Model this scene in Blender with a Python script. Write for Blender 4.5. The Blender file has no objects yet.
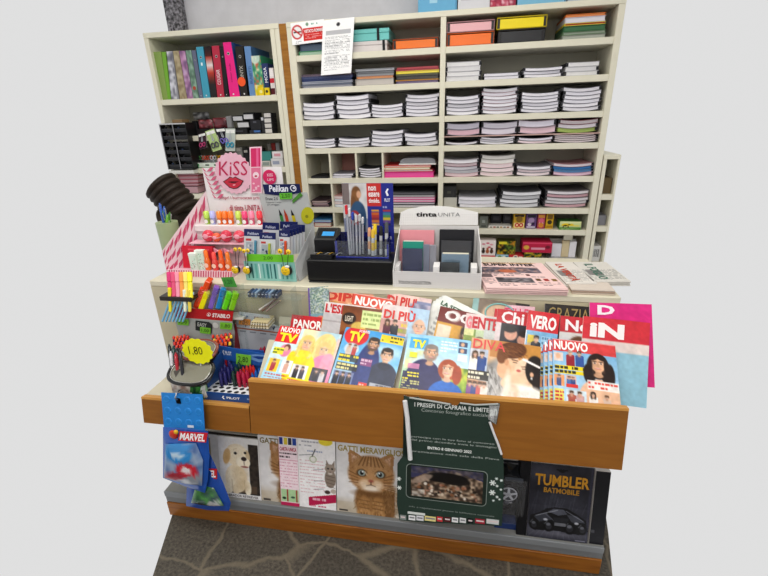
import bpy, bmesh, math, random
import numpy as np
from mathutils import Matrix, Vector
random.seed(7); np.random.seed(7)
SC = bpy.context.scene
COL = SC.collection
# ------------------------------------------------------------------ camera
F = 427.4; YAW, PIT, ROL = [math.radians(v) for v in (-10.55, 21.52, 1.88)]; EYE = Vector((0, 0, 1.5))
def _basis():
    y, p, r = YAW, PIT, ROL
    f = Vector((math.sin(y)*math.cos(p), math.cos(y)*math.cos(p), -math.sin(p)))
    r0 = Vector((math.cos(y), -math.sin(y), 0)); d0 = f.cross(r0)
    return math.cos(r)*r0+math.sin(r)*d0, -math.sin(r)*r0+math.cos(r)*d0, f
CR, CD, CF = _basis()
cam = bpy.data.cameras.new('camera'); cam_o = bpy.data.objects.new('camera', cam); COL.objects.link(cam_o)
cam.sensor_fit = 'HORIZONTAL'; cam.sensor_width = 36; cam.lens = 36*F/768; cam.clip_start = .05; cam.clip_end = 50
m = Matrix.Identity(4)
for i in range(3): m[i][0] = CR[i]; m[i][1] = -CD[i]; m[i][2] = -CF[i]; m[i][3] = EYE[i]
cam_o.matrix_world = m; SC.camera = cam_o
# where things stand, read off the photograph: a sight line met with a real plane of the shop
def plane(px, py, p0, n):
    d = CR*((px-384)/F)+CD*((py-288)/F)+CF
    n = Vector(n); t = (Vector(p0)-EYE).dot(n)/d.dot(n)
    return EYE+d*t
def at(px, py, Y): return plane(px, py, (0, Y, 0), (0, 1, 0))
def atz(px, py, Z): return plane(px, py, (0, 0, Z), (0, 0, 1))
YS = 2.7025                                   # front of the wall shelving
# ------------------------------------------------------------------ colour and materials
def lin(c):
    if isinstance(c, str):
        c = c.lstrip('#'); c = [int(c[i:i+2], 16)/255 for i in (0, 2, 4)]
    return tuple(v/12.92 if v <= .04045 else ((v+.055)/1.055)**2.4 for v in c[:3])
def rgb(c):
    if isinstance(c, str):
        c = c.lstrip('#'); return np.array([int(c[i:i+2], 16)/255 for i in (0, 2, 4)])
    return np.array(c, float)
MATS = {}
def mat(name):
    return MATS[name]
def newmat(name):
    mt = bpy.data.materials.new(name); mt.use_nodes = True; nt = mt.node_tree
    MATS[name] = mt
    return mt, nt, nt.nodes, nt.links, nt.nodes['Principled BSDF']
def attr_mat(name, rough=.6, spec=.3, noise=.06, nscale=60, coat=0, metal=0, alpha=None):
    mt, nt, N, L, b = newmat(name)
    a = N.new('ShaderNodeAttribute'); a.attribute_name = 'Col'
    tc = N.new('ShaderNodeTexCoord'); nz = N.new('ShaderNodeTexNoise'); nz.inputs['Scale'].default_value = nscale
    L.new(tc.outputs['Object'], nz.inputs['Vector'])
    mr = N.new('ShaderNodeMapRange'); mr.inputs['To Min'].default_value = 1-noise; mr.inputs['To Max'].default_value = 1+noise*.4
    L.new(nz.outputs['Fac'], mr.inputs['Value'])
    mx = N.new('ShaderNodeVectorMath'); mx.operation = 'SCALE'
    L.new(a.outputs['Color'], mx.inputs[0]); L.new(mr.outputs['Result'], mx.inputs['Scale'])
    L.new(mx.outputs['Vector'], b.inputs['Base Color'])
    b.inputs['Roughness'].default_value = rough; b.inputs['Specular IOR Level'].default_value = spec
    b.inputs['Coat Weight'].default_value = coat; b.inputs['Coat Roughness'].default_value = .12; b.inputs['Metallic'].default_value = metal
    return mt
attr_mat('paper', .7, .2, .05)
attr_mat('gloss_print', .4, .35, .02, coat=.12)
attr_mat('card', .55, .3, .04)
attr_mat('plastic', .32, .45, .03)
attr_mat('shiny_plastic', .15, .5, .02, coat=.4)
attr_mat('laminate', .45, .3, .05, 14)
attr_mat('fabric', .5, .3, .25, 40)
attr_mat('metal', .3, .5, .05, metal=1)
def glassy(name, tint, gloss=.12, rough=.08, milk=.06):
    mt, nt, N, L, b = newmat(name); N.remove(b)
    out = N['Material Output']
    tr = N.new('ShaderNodeBsdfTransparent'); tr.inputs['Color'].default_value = (*lin(tint), 1)
    gl = N.new('ShaderNodeBsdfGlossy'); gl.inputs['Roughness'].default_value = rough
    df = N.new('ShaderNodeBsdfDiffuse'); df.inputs['Color'].default_value = (.8, .82, .84, 1)
    nz = N.new('ShaderNodeTexNoise'); nz.inputs['Scale'].default_value = 35
    lw = N.new('ShaderNodeLayerWeight'); lw.inputs['Blend'].default_value = .5
    pw = N.new('ShaderNodeMath'); pw.operation = 'POWER'; pw.inputs[1].default_value = 5; L.new(lw.outputs['Facing'], pw.inputs[0])
    mu = N.new('ShaderNodeMath'); mu.operation = 'MULTIPLY_ADD'; mu.inputs[1].default_value = .4; mu.inputs[2].default_value = gloss*.3
    L.new(pw.outputs[0], mu.inputs[0])
    m1 = N.new('ShaderNodeMixShader'); mm = N.new('ShaderNodeMath'); mm.operation = 'MULTIPLY'; mm.inputs[1].default_value = milk*2
    L.new(nz.outputs['Fac'], mm.inputs[0]); L.new(mm.outputs[0], m1.inputs['Fac'])
    L.new(tr.outputs[0], m1.inputs[1]); L.new(df.outputs[0], m1.inputs[2])
    m2 = N.new('ShaderNodeMixShader'); L.new(mu.outputs[0], m2.inputs['Fac'])
    L.new(m1.outputs[0], m2.inputs[1]); L.new(gl.outputs[0], m2.inputs[2]); L.new(m2.outputs[0], out.inputs['Surface'])
glassy('acrylic', '#fafcfc', milk=.03)
glassy('blue_acrylic', '#7c86dc', milk=.02)
glassy('wrap', '#f6f6f8', gloss=.12, rough=.12, milk=.03)
def wood_mat(name, c0, c1, c2, rough=.42):
    mt, nt, N, L, b = newmat(name)
    tc = N.new('ShaderNodeTexCoord'); mp = N.new('ShaderNodeMapping'); mp.inputs['Scale'].default_value = (2.2, 14, 22)
    L.new(tc.outputs['Object'], mp.inputs['Vector'])
    nz = N.new('ShaderNodeTexNoise'); nz.inputs['Scale'].default_value = 2.4; nz.inputs['Detail'].default_value = 8; nz.inputs['Distortion'].default_value = .6
    L.new(mp.outputs[0], nz.inputs['Vector'])
    cr = N.new('ShaderNodeValToRGB'); e = cr.color_ramp.elements
    e[0].position = .3; e[0].color = (*lin(c0), 1); e[1].position = .72; e[1].color = (*lin(c2), 1)
    k = e.new(.5); k.color = (*lin(c1), 1)
    L.new(nz.outputs['Fac'], cr.inputs[0]); L.new(cr.outputs[0], b.inputs['Base Color']); b.inputs['Roughness'].default_value = rough
    b.inputs['Specular IOR Level'].default_value = .35
wood_mat('beech', '#8a581e', '#925e21', '#996526')
wood_mat('beech_edge', '#c48d42', '#cf984e', '#d8a45a')
wood_mat('strip_wood', '#8a5a1e', '#a06c28', '#ac7a34')
wood_mat('toe_wood', '#7c4a18', '#8f581d', '#9c6424')
def wall_mat(name, c, amp, scale):
    mt, nt, N, L, b = newmat(name)
    tc = N.new('ShaderNodeTexCoord'); nz = N.new('ShaderNodeTexNoise'); nz.inputs['Scale'].default_value = scale; nz.inputs['Detail'].default_value = 4
    L.new(tc.outputs['Object'], nz.inputs['Vector'])
    cr = N.new('ShaderNodeValToRGB'); e = cr.color_ramp.elements
    a = np.array(lin(c)); e[0].position = .38; e[1].position = .62
    e[0].color = (*(a*(1-amp)), 1); e[1].color = (*np.minimum(a*(1+amp), 1), 1)
    L.new(nz.outputs['Fac'], cr.inputs[0]); L.new(cr.outputs[0], b.inputs['Base Color']); b.inputs['Roughness'].default_value = .9
    bp = N.new('ShaderNodeBump'); bp.inputs['Strength'].default_value = .15; bp.inputs['Distance'].default_value = .004
    L.new(nz.outputs['Fac'], bp.inputs['Height']); L.new(bp.outputs[0], b.inputs['Normal'])
wall_mat('wall_paint', '#d6d6dc', .03, 12)
wall_mat('speckled_plaster', '#77757a', .75, 55)
wall_mat('ceiling_paint', '#d8d8d4', .03, 10)
def stone_mat():
    mt, nt, N, L, b = newmat('crazy_paving')
    tc = N.new('ShaderNodeTexCoord')
    nz0 = N.new('ShaderNodeTexNoise'); nz0.inputs['Scale'].default_value = 9; nz0.inputs['Detail'].default_value = 3
    L.new(tc.outputs['Object'], nz0.inputs['Vector'])
    ad = N.new('ShaderNodeVectorMath'); ad.operation = 'MULTIPLY_ADD'; ad.inputs[1].default_value = (.06, .06, 0)
    L.new(nz0.outputs['Color'], ad.inputs[0]); L.new(tc.outputs['Object'], ad.inputs[2])
    vo = N.new('ShaderNodeTexVoronoi'); vo.feature = 'DISTANCE_TO_EDGE'; vo.inputs['Scale'].default_value = 3.4; vo.inputs['Randomness'].default_value = 1
    L.new(ad.outputs[0], vo.inputs['Vector'])
    vc = N.new('ShaderNodeTexVoronoi'); vc.inputs['Scale'].default_value = 3.4; vc.inputs['Randomness'].default_value = 1
    L.new(ad.outputs[0], vc.inputs['Vector'])
    nz = N.new('ShaderNodeTexNoise'); nz.inputs['Scale'].default_value = 90; nz.inputs['Detail'].default_value = 6; nz.inputs['Roughness'].default_value = .7
    L.new(tc.outputs['Object'], nz.inputs['Vector'])
    cr = N.new('ShaderNodeValToRGB'); e = cr.color_ramp.elements
    e[0].position = .33; e[0].color = (*lin('#3c3831'), 1); e[1].position = .68; e[1].color = (*lin('#756d60'), 1)
    L.new(nz.outputs['Fac'], cr.inputs[0])
    hs = N.new('ShaderNodeMixRGB'); hs.blend_type = 'MULTIPLY'; hs.inputs[0].default_value = .35
    sp = N.new('ShaderNodeSeparateColor'); L.new(vc.outputs['Color'], sp.inputs[0])
    L.new(cr.outputs[0], hs.inputs[1]); L.new(sp.outputs[0], hs.inputs[2])
    r2 = N.new('ShaderNodeValToRGB'); e = r2.color_ramp.elements; e[0].position = .006; e[0].color = (1, 1, 1, 1); e[1].position = .028; e[1].color = (0, 0, 0, 1)
    L.new(vo.outputs['Distance'], r2.inputs[0])
    mx = N.new('ShaderNodeMixRGB'); L.new(r2.outputs[0], mx.inputs[0]); L.new(hs.outputs[0], mx.inputs[1])
    mo = N.new('ShaderNodeMixRGB'); mo.inputs[1].default_value = (*lin('#665e50'), 1); mo.inputs[2].default_value = (*lin('#807664'), 1); L.new(nz.outputs['Fac'], mo.inputs[0])
    L.new(mo.outputs[0], mx.inputs[2]); L.new(mx.outputs[0], b.inputs['Base Color']); b.inputs['Roughness'].default_value = .65
    bp = N.new('ShaderNodeBump'); bp.inputs['Strength'].default_value = .4; bp.inputs['Distance'].default_value = .006
    L.new(nz.outputs['Fac'], bp.inputs['Height']); L.new(bp.outputs[0], b.inputs['Normal'])
stone_mat()
# ------------------------------------------------------------------ mesh builder
_TXT = {}
def text_geo(s, bold):
    k = (s, bold)
    if k not in _TXT:
        cu = bpy.data.curves.new('t', 'FONT'); cu.body = s; cu.offset = bold; cu.resolution_u = 2; cu.fill_mode = 'FRONT'
        o = bpy.data.objects.new('t', cu); me = o.to_mesh()
        v = np.array([x.co[:2] for x in me.vertices]) if len(me.vertices) else np.zeros((0, 2)); f = [tuple(p.vertices) for p in me.polygons]
        o.to_mesh_clear(); bpy.data.objects.remove(o); bpy.data.curves.remove(cu)
        _TXT[k] = (v, f)
    return _TXT[k]
class MB:
    def __init__(self, M=None):
        self.v = []; self.f = []; self.c = []; self.s = []; self.M = M; self.bev = 0
    def _add(self, vs, fs, col, smooth=False, cols=None):
        n = len(self.v)
        vs = [Vector(p) for p in vs]
        if self.M is not None: vs = [self.M @ p for p in vs]
        self.v += [tuple(p) for p in vs]
        self.c += cols if cols is not None else [lin(col)]*len(vs)
        self.f += [tuple(i+n for i in f) for f in fs]; self.s += [smooth]*len(fs)
    def poly(self, pts, col): self._add(pts, [tuple(range(len(pts)))], col)
    def box(self, lo, hi, col, b=0.0, skip=''):
        x0, y0, z0 = lo; x1, y1, z1 = hi
        if b <= 0:
            P = [(x0,y0,z0),(x1,y0,z0),(x1,y1,z0),(x0,y1,z0),(x0,y0,z1),(x1,y0,z1),(x1,y1,z1),(x0,y1,z1)]
            Fs = [(3,2,1,0),(4,5,6,7),(0,1,5,4),(1,2,6,5),(2,3,7,6),(3,0,4,7)]
            self._add(P, Fs, col); return
        b = min(b, abs(x1-x0)*.45, abs(y1-y0)*.45, abs(z1-z0)*.45)
        vs = []; ix = {}
        for sx in (0, 1):
            for sy in (0, 1):
                for sz in (0, 1):
                    c = [(x0, x1)[sx], (y0, y1)[sy], (z0, z1)[sz]]; sg = [1-2*sx, 1-2*sy, 1-2*sz]
                    for a in range(3):
                        p = [c[i]+(0 if i == a else sg[i]*b) for i in range(3)]
                        ix[(sx, sy, sz, a)] = len(vs); vs.append(p)
        fs = []
        for a in range(3):
            o = [i for i in range(3) if i != a]
            for s in (0, 1):
                q = []
                for u, w in ((0, 0), (1, 0), (1, 1), (0, 1)):
                    k = [0]*3; k[a] = s; k[o[0]] = u; k[o[1]] = w; q.append(ix[(*k, a)])
                fs.append(tuple(q))
            for u in (0, 1):
                for w in (0, 1):
                    k0 = [0]*3; k1 = [0]*3; k0[o[0]] = k1[o[0]] = u; k0[o[1]] = k1[o[1]] = w; k0[a] = 0; k1[a] = 1
                    fs.append((ix[(*k0, o[0])], ix[(*k1, o[0])], ix[(*k1, o[1])], ix[(*k0, o[1])]))
        for sx in (0, 1):
            for sy in (0, 1):
                for sz in (0, 1): fs.append(tuple(ix[(sx, sy, sz, a)] for a in range(3)))
        cx = Vector(((x0+x1)/2, (y0+y1)/2, (z0+z1)/2)); out = []
        for f in fs:
            p = [Vector(vs[i]) for i in f]; n = (p[1]-p[0]).cross(p[2]-p[0]); c = sum(p, Vector())/len(p)
            out.append(f if n.dot(c-cx) > 0 else f[::-1])
        self._add(vs, out, col)
    def slab(self, O, U, V, t, col, side=None):
        """a sheet with corner O, edges U and V and thickness t behind its face (U x V is downwards-facing -> see normal)"""
        O, U, V = Vector(O), Vector(U), Vector(V); n = V.cross(U).normalized()   # toward the viewer when U right, V down
        a = [O, O+V, O+V+U, O+U]; bk = [p-n*t for p in a]
        self._add(a, [(0, 1, 2, 3)], col); self._add(bk, [(3, 2, 1, 0)], side or col)
        for i in range(4):
            j = (i+1) % 4
            self._add([a[i], bk[i], bk[j], a[j]], [(0, 1, 2, 3)], side or col)
    def prism(self, pts, ext, col, side=None):
        """flat outline pts (3-D, counter-clockwise from the front) pushed along ext"""
        pts = [Vector(p) for p in pts]; ext = Vector(ext); n = len(pts)
        self._add(pts, [tuple(range(n))], col); self._add([p+ext for p in pts], [tuple(range(n))[::-1]], side or col)
        for i in range(n):
            j = (i+1) % n; self._add([pts[i], pts[i]+ext, pts[j]+ext, pts[j]], [(0, 1, 2, 3)], side or col)
    def cyl(self, p0, p1, r0, r1=None, col='#888888', n=14, caps=(1, 1), capcol=None):
        p0, p1 = Vector(p0), Vector(p1); r1 = r0 if r1 is None else r1
        d = (p1-p0).normalized(); a = d.orthogonal().normalized(); b = d.cross(a)
        R = [a*math.cos(2*math.pi*i/n)+b*math.sin(2*math.pi*i/n) for i in range(n)]
        A = [p0+q*r0 for q in R]; B = [p1+q*r1 for q in R]
        self._add(A+B, [(i, (i+1) % n, n+(i+1) % n, n+i) for i in range(n)], col, True)
        if caps[0] and r0 > 1e-6: self._add(A, [tuple(range(n))[::-1]], capcol or col)
        if caps[1] and r1 > 1e-6: self._add(B, [tuple(range(n))], capcol or col)
    def lathe(self, p0, d, prof, col, n=14, cols=None):
        """prof: (distance along d, radius)"""
        p0 = Vector(p0); d = Vector(d).normalized(); a = d.orthogonal().normalized(); b = d.cross(a); vs = []; fs = []; cc = []
        for k, (h, r) in enumerate(prof):
            for i in range(n):
                t = 2*math.pi*i/n; vs.append(p0+d*h+(a*math.cos(t)+b*math.sin(t))*max(r, 1e-5)); cc.append(lin(cols[k] if cols else col))
        for k in range(len(prof)-1):
            for i in range(n): j = (i+1) % n; fs.append((k*n+i, k*n+j, (k+1)*n+j, (k+1)*n+i))
        self._add(vs, fs, col, True, cc)
        self._add(vs[:n], [tuple(range(n))[::-1]], cols[0] if cols else col); self._add(vs[-n:], [tuple(range(n))], cols[-1] if cols else col)
    def ball(self, c, r, col, n=12, m=8):
        c = Vector(c); r = (r, r, r) if isinstance(r, (int, float)) else r; vs = []; fs = []
        for k in range(m+1):
            ph = math.pi*k/m
            for i in range(n):
                t = 2*math.pi*i/n
                vs.append(c+Vector((r[0]*math.sin(ph)*math.cos(t), r[1]*math.sin(ph)*math.sin(t), r[2]*math.cos(ph))))
        for k in range(m):
            for i in range(n):
                j = (i+1) % n; fs.append((k*n+i, (k+1)*n+i, (k+1)*n+j, k*n+j))
        self._add(vs, fs, col, True)
    def tube(self, pts, r, col, n=8, rr=None):
        pts = [Vector(p) for p in pts]; vs = []; fs = []; a = None
        for k, p in enumerate(pts):
            d = (pts[min(k+1, len(pts)-1)]-pts[max(k-1, 0)]).normalized()
            a = (d.orthogonal() if a is None else a-d*a.dot(d)).normalized(); b = d.cross(a); q = rr[k] if rr else r
            for i in range(n): t = 2*math.pi*i/n; vs.append(p+(a*math.cos(t)+b*math.sin(t))*q)
        for k in range(len(pts)-1):
            for i in range(n): j = (i+1) % n; fs.append((k*n+i, k*n+j, (k+1)*n+j, (k+1)*n+i))
        self._add(vs, fs, col, True)
        self._add(vs[:n], [tuple(range(n))[::-1]], col); self._add(vs[-n:], [tuple(range(n))], col)
    def grid(self, pic, O, U, V, bulge=0.0, step=1):
        O, U, V = Vector(O), Vector(U), Vector(V); n = V.cross(U).normalized()
        a = pic.a[::step, ::step]; H, W = a.shape[:2]; vs = []; fs = []; cc = []
        li = np.where(a <= .04045, a/12.92, ((np.clip(a, 0, 1)+.055)/1.055)**2.4)
        for j in range(H):
            for i in range(W):
                u, v = i/(W-1), j/(H-1)
                vs.append(O+U*u+V*v+n*(bulge*math.sin(math.pi*u))); cc.append(tuple(li[j, i]))
        for j in range(H-1):
            for i in range(W-1): fs.append((j*W+i, (j+1)*W+i, (j+1)*W+i+1, j*W+i+1))
        self._add(vs, fs, '#ffffff', False, cc)
    def text(self, s, O, U, V, box, col, bold=.0, lift=.0006, shear=0.0, keep=False):
        """letters filling the box (x0,y0,x1,y1; fractions of U and V, y down)"""
        O, U, V = Vector(O), Vector(U), Vector(V); n = V.cross(U).normalized()
        g, fs = text_geo(s, bold)
        if not len(g): return
        mn, mx = g.min(0), g.max(0); x0, y0, x1, y1 = box
        w = mx-mn; w[w == 0] = 1
        if keep:
            ar = (w[0]/w[1])*(V.length/U.length); bw = (y1-y0)*ar; xm = (x0+x1)/2; x0, x1 = xm-bw/2, xm+bw/2
        vs = []
        for p in g:
            fx, fy = (p-mn)/w; fx = fx+shear*(fy-.5)
            vs.append(O+U*(x0+(x1-x0)*fx)+V*(y1-(y1-y0)*fy)+n*lift)
        self._add(vs, fs, col)
    def shape(self, pts, O, U, V, col, lift=.0004):
        O, U, V = Vector(O), Vector(U), Vector(V); n = V.cross(U).normalized()
        self._add([O+U*x+V*y+n*lift for x, y in pts], [tuple(range(len(pts)))], col)
    def rect(self, box, O, U, V, col, lift=.0004):
        x0, y0, x1, y1 = box; self.shape([(x0, y0), (x0, y1), (x1, y1), (x1, y0)], O, U, V, col, lift)
    def disc(self, cx, cy, r, O, U, V, col, lift=.0004, n=24, ry=None):
        k = Vector(U).length/Vector(V).length; ry = ry if ry is not None else r*k
        self.shape([(cx+r*math.cos(-2*math.pi*i/n), cy+ry*math.sin(-2*math.pi*i/n)) for i in range(n)], O, U, V, col, lift)
    def build(self, name, mt='plastic', parent=None, origin=None):
        me = bpy.data.meshes.new(name)
        org = Vector(origin) if origin is not None else None
        vs = self.v if org is None else [(a-org.x, b-org.y, c-org.z) for a, b, c in self.v]
        me.from_pydata(vs, [], self.f)
        at_ = me.color_attributes.new('Col', 'FLOAT_COLOR', 'POINT')
        fl = np.ones((len(self.v), 4), np.float32)
        if self.c: fl[:, :3] = np.array(self.c, np.float32)
        at_.data.foreach_set('color', fl.ravel())
        me.polygons.foreach_set('use_smooth', self.s); me.materials.append(mat(mt)); me.update()
        o = bpy.data.objects.new(name, me); COL.objects.link(o)
        if org is not None: o.location = org
        if parent is not None:
            o.parent = parent
            if org is None and parent.name in WLOC: o.matrix_parent_inverse = Matrix.Translation(-WLOC[parent.name])
        elif org is not None: WLOC[o.name] = org
        return o
WLOC = {}
def root_of(o):
    while o.parent is not None: o = o.parent
    return o
def tag(o, label, cat, group=None, kind=None):
    if label: o['label'] = label
    if cat: o['category'] = cat
    if group: o['group'] = group
    if kind: o['kind'] = kind
    return o
def thing(name, label, cat, loc=(0, 0, 0), group=None, local=False, M=None):
    """an Empty at the base of a thing; parts of a 'world' thing are built in shop coordinates, of a local one in its own"""
    o = bpy.data.objects.new(name, None); COL.objects.link(o); o.empty_display_size = .05
    if M is not None: o.matrix_basis = M
    else: o.location = loc
    tag(o, label, cat, group)
    if not local:
        WLOC[o.name] = Vector(loc)
    return o
def struct(o): o['kind'] = 'structure'; return o
KIDS = {}
def copy_tree(o, parent=None):
    c = o.copy(); COL.objects.link(c)
    if parent is not None:
        inv = o.matrix_parent_inverse.copy(); c.parent = parent; c.matrix_parent_inverse = inv
    for ch in o.children: copy_tree(ch, c)
    return c
PROTO = {}
def place(key, maker, M, label, cat, group=None):
    """first use moves the prototype itself, later ones copy it with its parts"""
    if key not in PROTO: PROTO[key] = o = maker()
    else: o = copy_tree(PROTO[key])
    o.matrix_basis = M; tag(o, label, cat, group)
    return o
def axis_matrix(p, d, up=(0, 0, 1)):
    """local z along d, local y roughly along -up... used to aim pens"""
    d = Vector(d).normalized(); u = Vector(up); x = u.cross(d)
    if x.length < 1e-4: x = Vector((1, 0, 0)).cross(d)
    x.normalize(); y = d.cross(x); M = Matrix.Identity(4)
    for i in range(3): M[i][0] = x[i]; M[i][1] = y[i]; M[i][2] = d[i]; M[i][3] = p[i]
    return M
ORD = ['top', 'second', 'third', 'fourth', 'fifth', 'sixth', 'seventh', 'eighth', 'ninth', 'tenth', 'eleventh', 'twelfth', 'thirteenth', 'fourteenth', 'fifteenth', 'sixteenth', 'seventeenth', 'eighteenth']
NTH = ['first']+ORD[1:]
# ------------------------------------------------------------------ flat printed pictures
class Pic:
    def __init__(s, w, h, bg='#ffffff'):
        s.w, s.h = w, h; s.a = np.zeros((h, w, 3)); s.a[:] = rgb(bg)
        s.X, s.Y = np.meshgrid((np.arange(w)+.5)/w, (np.arange(h)+.5)/h); s.k = h/w
    def _mix(s, m, c, a=1):
        m = np.clip(m, 0, 1)*a; s.a = s.a*(1-m[..., None])+rgb(c)*m[..., None]; return s
    def rect(s, x0, y0, x1, y1, c, a=1): return s._mix(((s.X >= x0) & (s.X <= x1) & (s.Y >= y0) & (s.Y <= y1)).astype(float), c, a)
    def ell(s, cx, cy, rx, ry, c, a=1, rot=0, soft=1.0):
        """rx, ry as fractions of the width"""
        dx = s.X-cx; dy = (s.Y-cy)*s.k; r = math.radians(rot); u = dx*math.cos(r)+dy*math.sin(r); v = -dx*math.sin(r)+dy*math.cos(r)
        d = np.sqrt((u/rx)**2+(v/ry)**2); w = soft*1.2/s.w/min(rx, ry)
        return s._mix((1-d)/w+.5, c, a)
    def poly(s, pts, c, a=1):
        inside = np.zeros(s.X.shape, bool); n = len(pts)
        for i in range(n):
            (x0, y0), (x1, y1) = pts[i], pts[(i+1) % n]
            if y0 == y1: continue
            cnd = ((s.Y >= min(y0, y1)) & (s.Y < max(y0, y1))) & (s.X < x0+(s.Y-y0)*(x1-x0)/(y1-y0)); inside ^= cnd
        return s._mix(inside.astype(float), c, a)
    def line(s, x0, y0, x1, y1, t, c, a=1):
        ax, ay, bx, by = x0, y0*s.k, x1, y1*s.k; px, py = s.X, s.Y*s.k; L = (bx-ax)**2+(by-ay)**2+1e-9
        q = np.clip(((px-ax)*(bx-ax)+(py-ay)*(by-ay))/L, 0, 1); d = np.hypot(px-ax-q*(bx-ax), py-ay-q*(by-ay))
        return s._mix((t/2-d)*s.w+.5, c, a)
    def grad(s, x0, y0, x1, y1, c0, c1, vert=True):
        q = (s.Y-y0)/(y1-y0) if vert else (s.X-x0)/(x1-x0); q = np.clip(q, 0, 1)[..., None]; col = rgb(c0)*(1-q)+rgb(c1)*q
        m = ((s.X >= x0) & (s.X <= x1) & (s.Y >= y0) & (s.Y <= y1))[..., None]; s.a = np.where(m, col, s.a); return s
    def noise(s, x0, y0, x1, y1, cols, cell=.06, a=.6, soft=True):
        """blotchy area in the given colours"""
        m = ((s.X >= x0) & (s.X <= x1) & (s.Y >= y0) & (s.Y <= y1))
        gw = max(2, int(1/cell)+2); gh = max(2, int(s.k/cell)+2); g = np.array([rgb(c) for c in cols])[np.random.randint(0, len(cols), (gh, gw))]
        fx = s.X/cell; fy = s.Y*s.k/cell
        if soft:
            i0 = np.clip(fx.astype(int), 0, gw-2); j0 = np.clip(fy.astype(int), 0, gh-2); u = (fx-i0)[..., None]; v = (fy-j0)[..., None]
            col = (g[j0, i0]*(1-u)+g[j0, i0+1]*u)*(1-v)+(g[j0+1, i0]*(1-u)+g[j0+1, i0+1]*u)*v
        else: col = g[np.clip(fy.astype(int), 0, gh-1), np.clip(fx.astype(int), 0, gw-1)]
        s.a = np.where(m[..., None], s.a*(1-a)+col*a, s.a); return s
    def lines(s, x0, y0, x1, y1, n, c, a=.75, fill=.5):
        """rows of print too small to read"""
        h = (y1-y0)/n
        for i in range(n):
            x = x0; yy = y0+i*h
            while x < x1-.01:
                w = random.uniform(.02, .07)
                if random.random() < .85: s.rect(x, yy+h*.2, min(x+w, x1), yy+h*(.2+fill), c, a)
                x += w+.012
                if i == n-1 and x > x0+(x1-x0)*.6: break
        return s
    def grain(s, a=.05, cell=.03):
        """uneven photographic tone"""
        for c, k in ((cell, 1), (cell*2.7, .8)):
            gw = int(1/c)+3; gh = int(s.k/c)+3; g = np.random.uniform(-1, 1, (gh, gw, 1)); fx = s.X/c; fy = s.Y*s.k/c
            i0 = fx.astype(int); j0 = fy.astype(int); u = (fx-i0)[..., None]; v = (fy-j0)[..., None]
            n = (g[j0, i0]*(1-u)+g[j0, i0+1]*u)*(1-v)+(g[j0+1, i0]*(1-u)+g[j0+1, i0+1]*u)*v
            s.a = np.clip(s.a+n*a*k*(.25+s.a), 0, 1)
        return s
    def fur(s, x0, y0, x1, y1, n, cols, ln=.03, t=.008, a=.5, ang=90, spread=40, ref=None):
        for _ in range(n):
            x, y = random.uniform(x0, x1), random.uniform(y0, y1)
            if ref is not None:
                px = s.a[min(int(y*s.h), s.h-1), min(int(x*s.w), s.w-1)]
                if np.abs(px-rgb(ref)).sum() > .62: continue
            r = math.radians(ang+random.uniform(-spread, spread)); s.line(x, y, x+ln*math.cos(r), y+ln*math.sin(r)/s.k, t, random.choice(cols), a)
        return s
    def face(s, cx, cy, r, skin='#dba584', hair='#4a3020', style='short', shirt=None, beard=None, turn=0.0, smile=True, sw=1.0):
        """r: half width of the head as a fraction of the picture's width"""
        k = s.k; Y = lambda d: cy+d*r/k
        dk = rgb(skin)*.72; 
        if shirt is not None:
            s.ell(cx, Y(3.3), r*2.5*sw, r*1.75, shirt); s.rect(cx-r*2.3*sw, Y(3.0), cx+r*2.3*sw, Y(5.0), shirt)
        if style == 'long':
            s.ell(cx, Y(.35), r*1.5, r*1.95, hair); s.ell(cx-r*.9, Y(1.4), r*.62, r*1.3, hair); s.ell(cx+r*.9, Y(1.4), r*.62, r*1.3, hair)
        elif style == 'bob': s.ell(cx, Y(.1), r*1.5, r*1.65, hair)
        s.rect(cx-r*.42, Y(.9), cx+r*.42, Y(1.75), tuple(rgb(skin)*.85)); s.ell(cx, Y(1.75), r*.62, r*.35, tuple(rgb(skin)*.9))
        if style in ('short', 'buzz'): s.ell(cx, Y(-.35), r*1.08, r*1.12, hair)
        s.ell(cx-r*1.0, Y(.1), r*.16, r*.26, dk); s.ell(cx+r*1.0, Y(.1), r*.16, r*.26, dk) if style not in ('long', 'bob') else None
        s.ell(cx, cy, r*.98, r*1.28, skin)
        s.ell(cx+r*.45, Y(.25), r*.5, r*.8, tuple(np.minimum(rgb(skin)*1.06, 1)), .5, soft=6); s.ell(cx-r*.75, Y(.2), r*.3, r*.9, dk, .45, soft=6)
        if style == 'long' or style == 'bob':
            s.ell(cx-r*.45, Y(-1.0), r*.75, r*.42, hair, rot=-28); s.ell(cx+r*.45, Y(-1.0), r*.75, r*.42, hair, rot=28)
            s.ell(cx-r*.98, Y(.2), r*.22, r*.95, hair); s.ell(cx+r*.98, Y(.2), r*.22, r*.95, hair)
        elif style == 'short': s.ell(cx, Y(-1.05), r*.92, r*.42, hair); s.ell(cx-r*.85, Y(-.6), r*.2, r*.5, hair); s.ell(cx+r*.85, Y(-.6), r*.2, r*.5, hair)
        elif style == 'buzz': s.ell(cx, Y(-1.1), r*.8, r*.28, hair)
        if beard:
            s.ell(cx, Y(.85), r*.78, r*.52, beard, .85); s.ell(cx-r*.8, Y(.45), r*.17, r*.5, beard, .7); s.ell(cx+r*.8, Y(.45), r*.17, r*.5, beard, .7)
            s.ell(cx, Y(.42), r*.3, r*.2, skin, .9)
        t = turn*r
        for sg in (-1, 1):
            s.ell(cx+t+sg*r*.42, Y(-.08), r*.2, r*.1, '#f2ece6'); s.ell(cx+t+sg*r*.42, Y(-.08), r*.1, r*.1, '#2a2320')
            s.ell(cx+t+sg*r*.42, Y(-.33), r*.26, r*.07, tuple(rgb(hair)*.7), .9)
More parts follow.
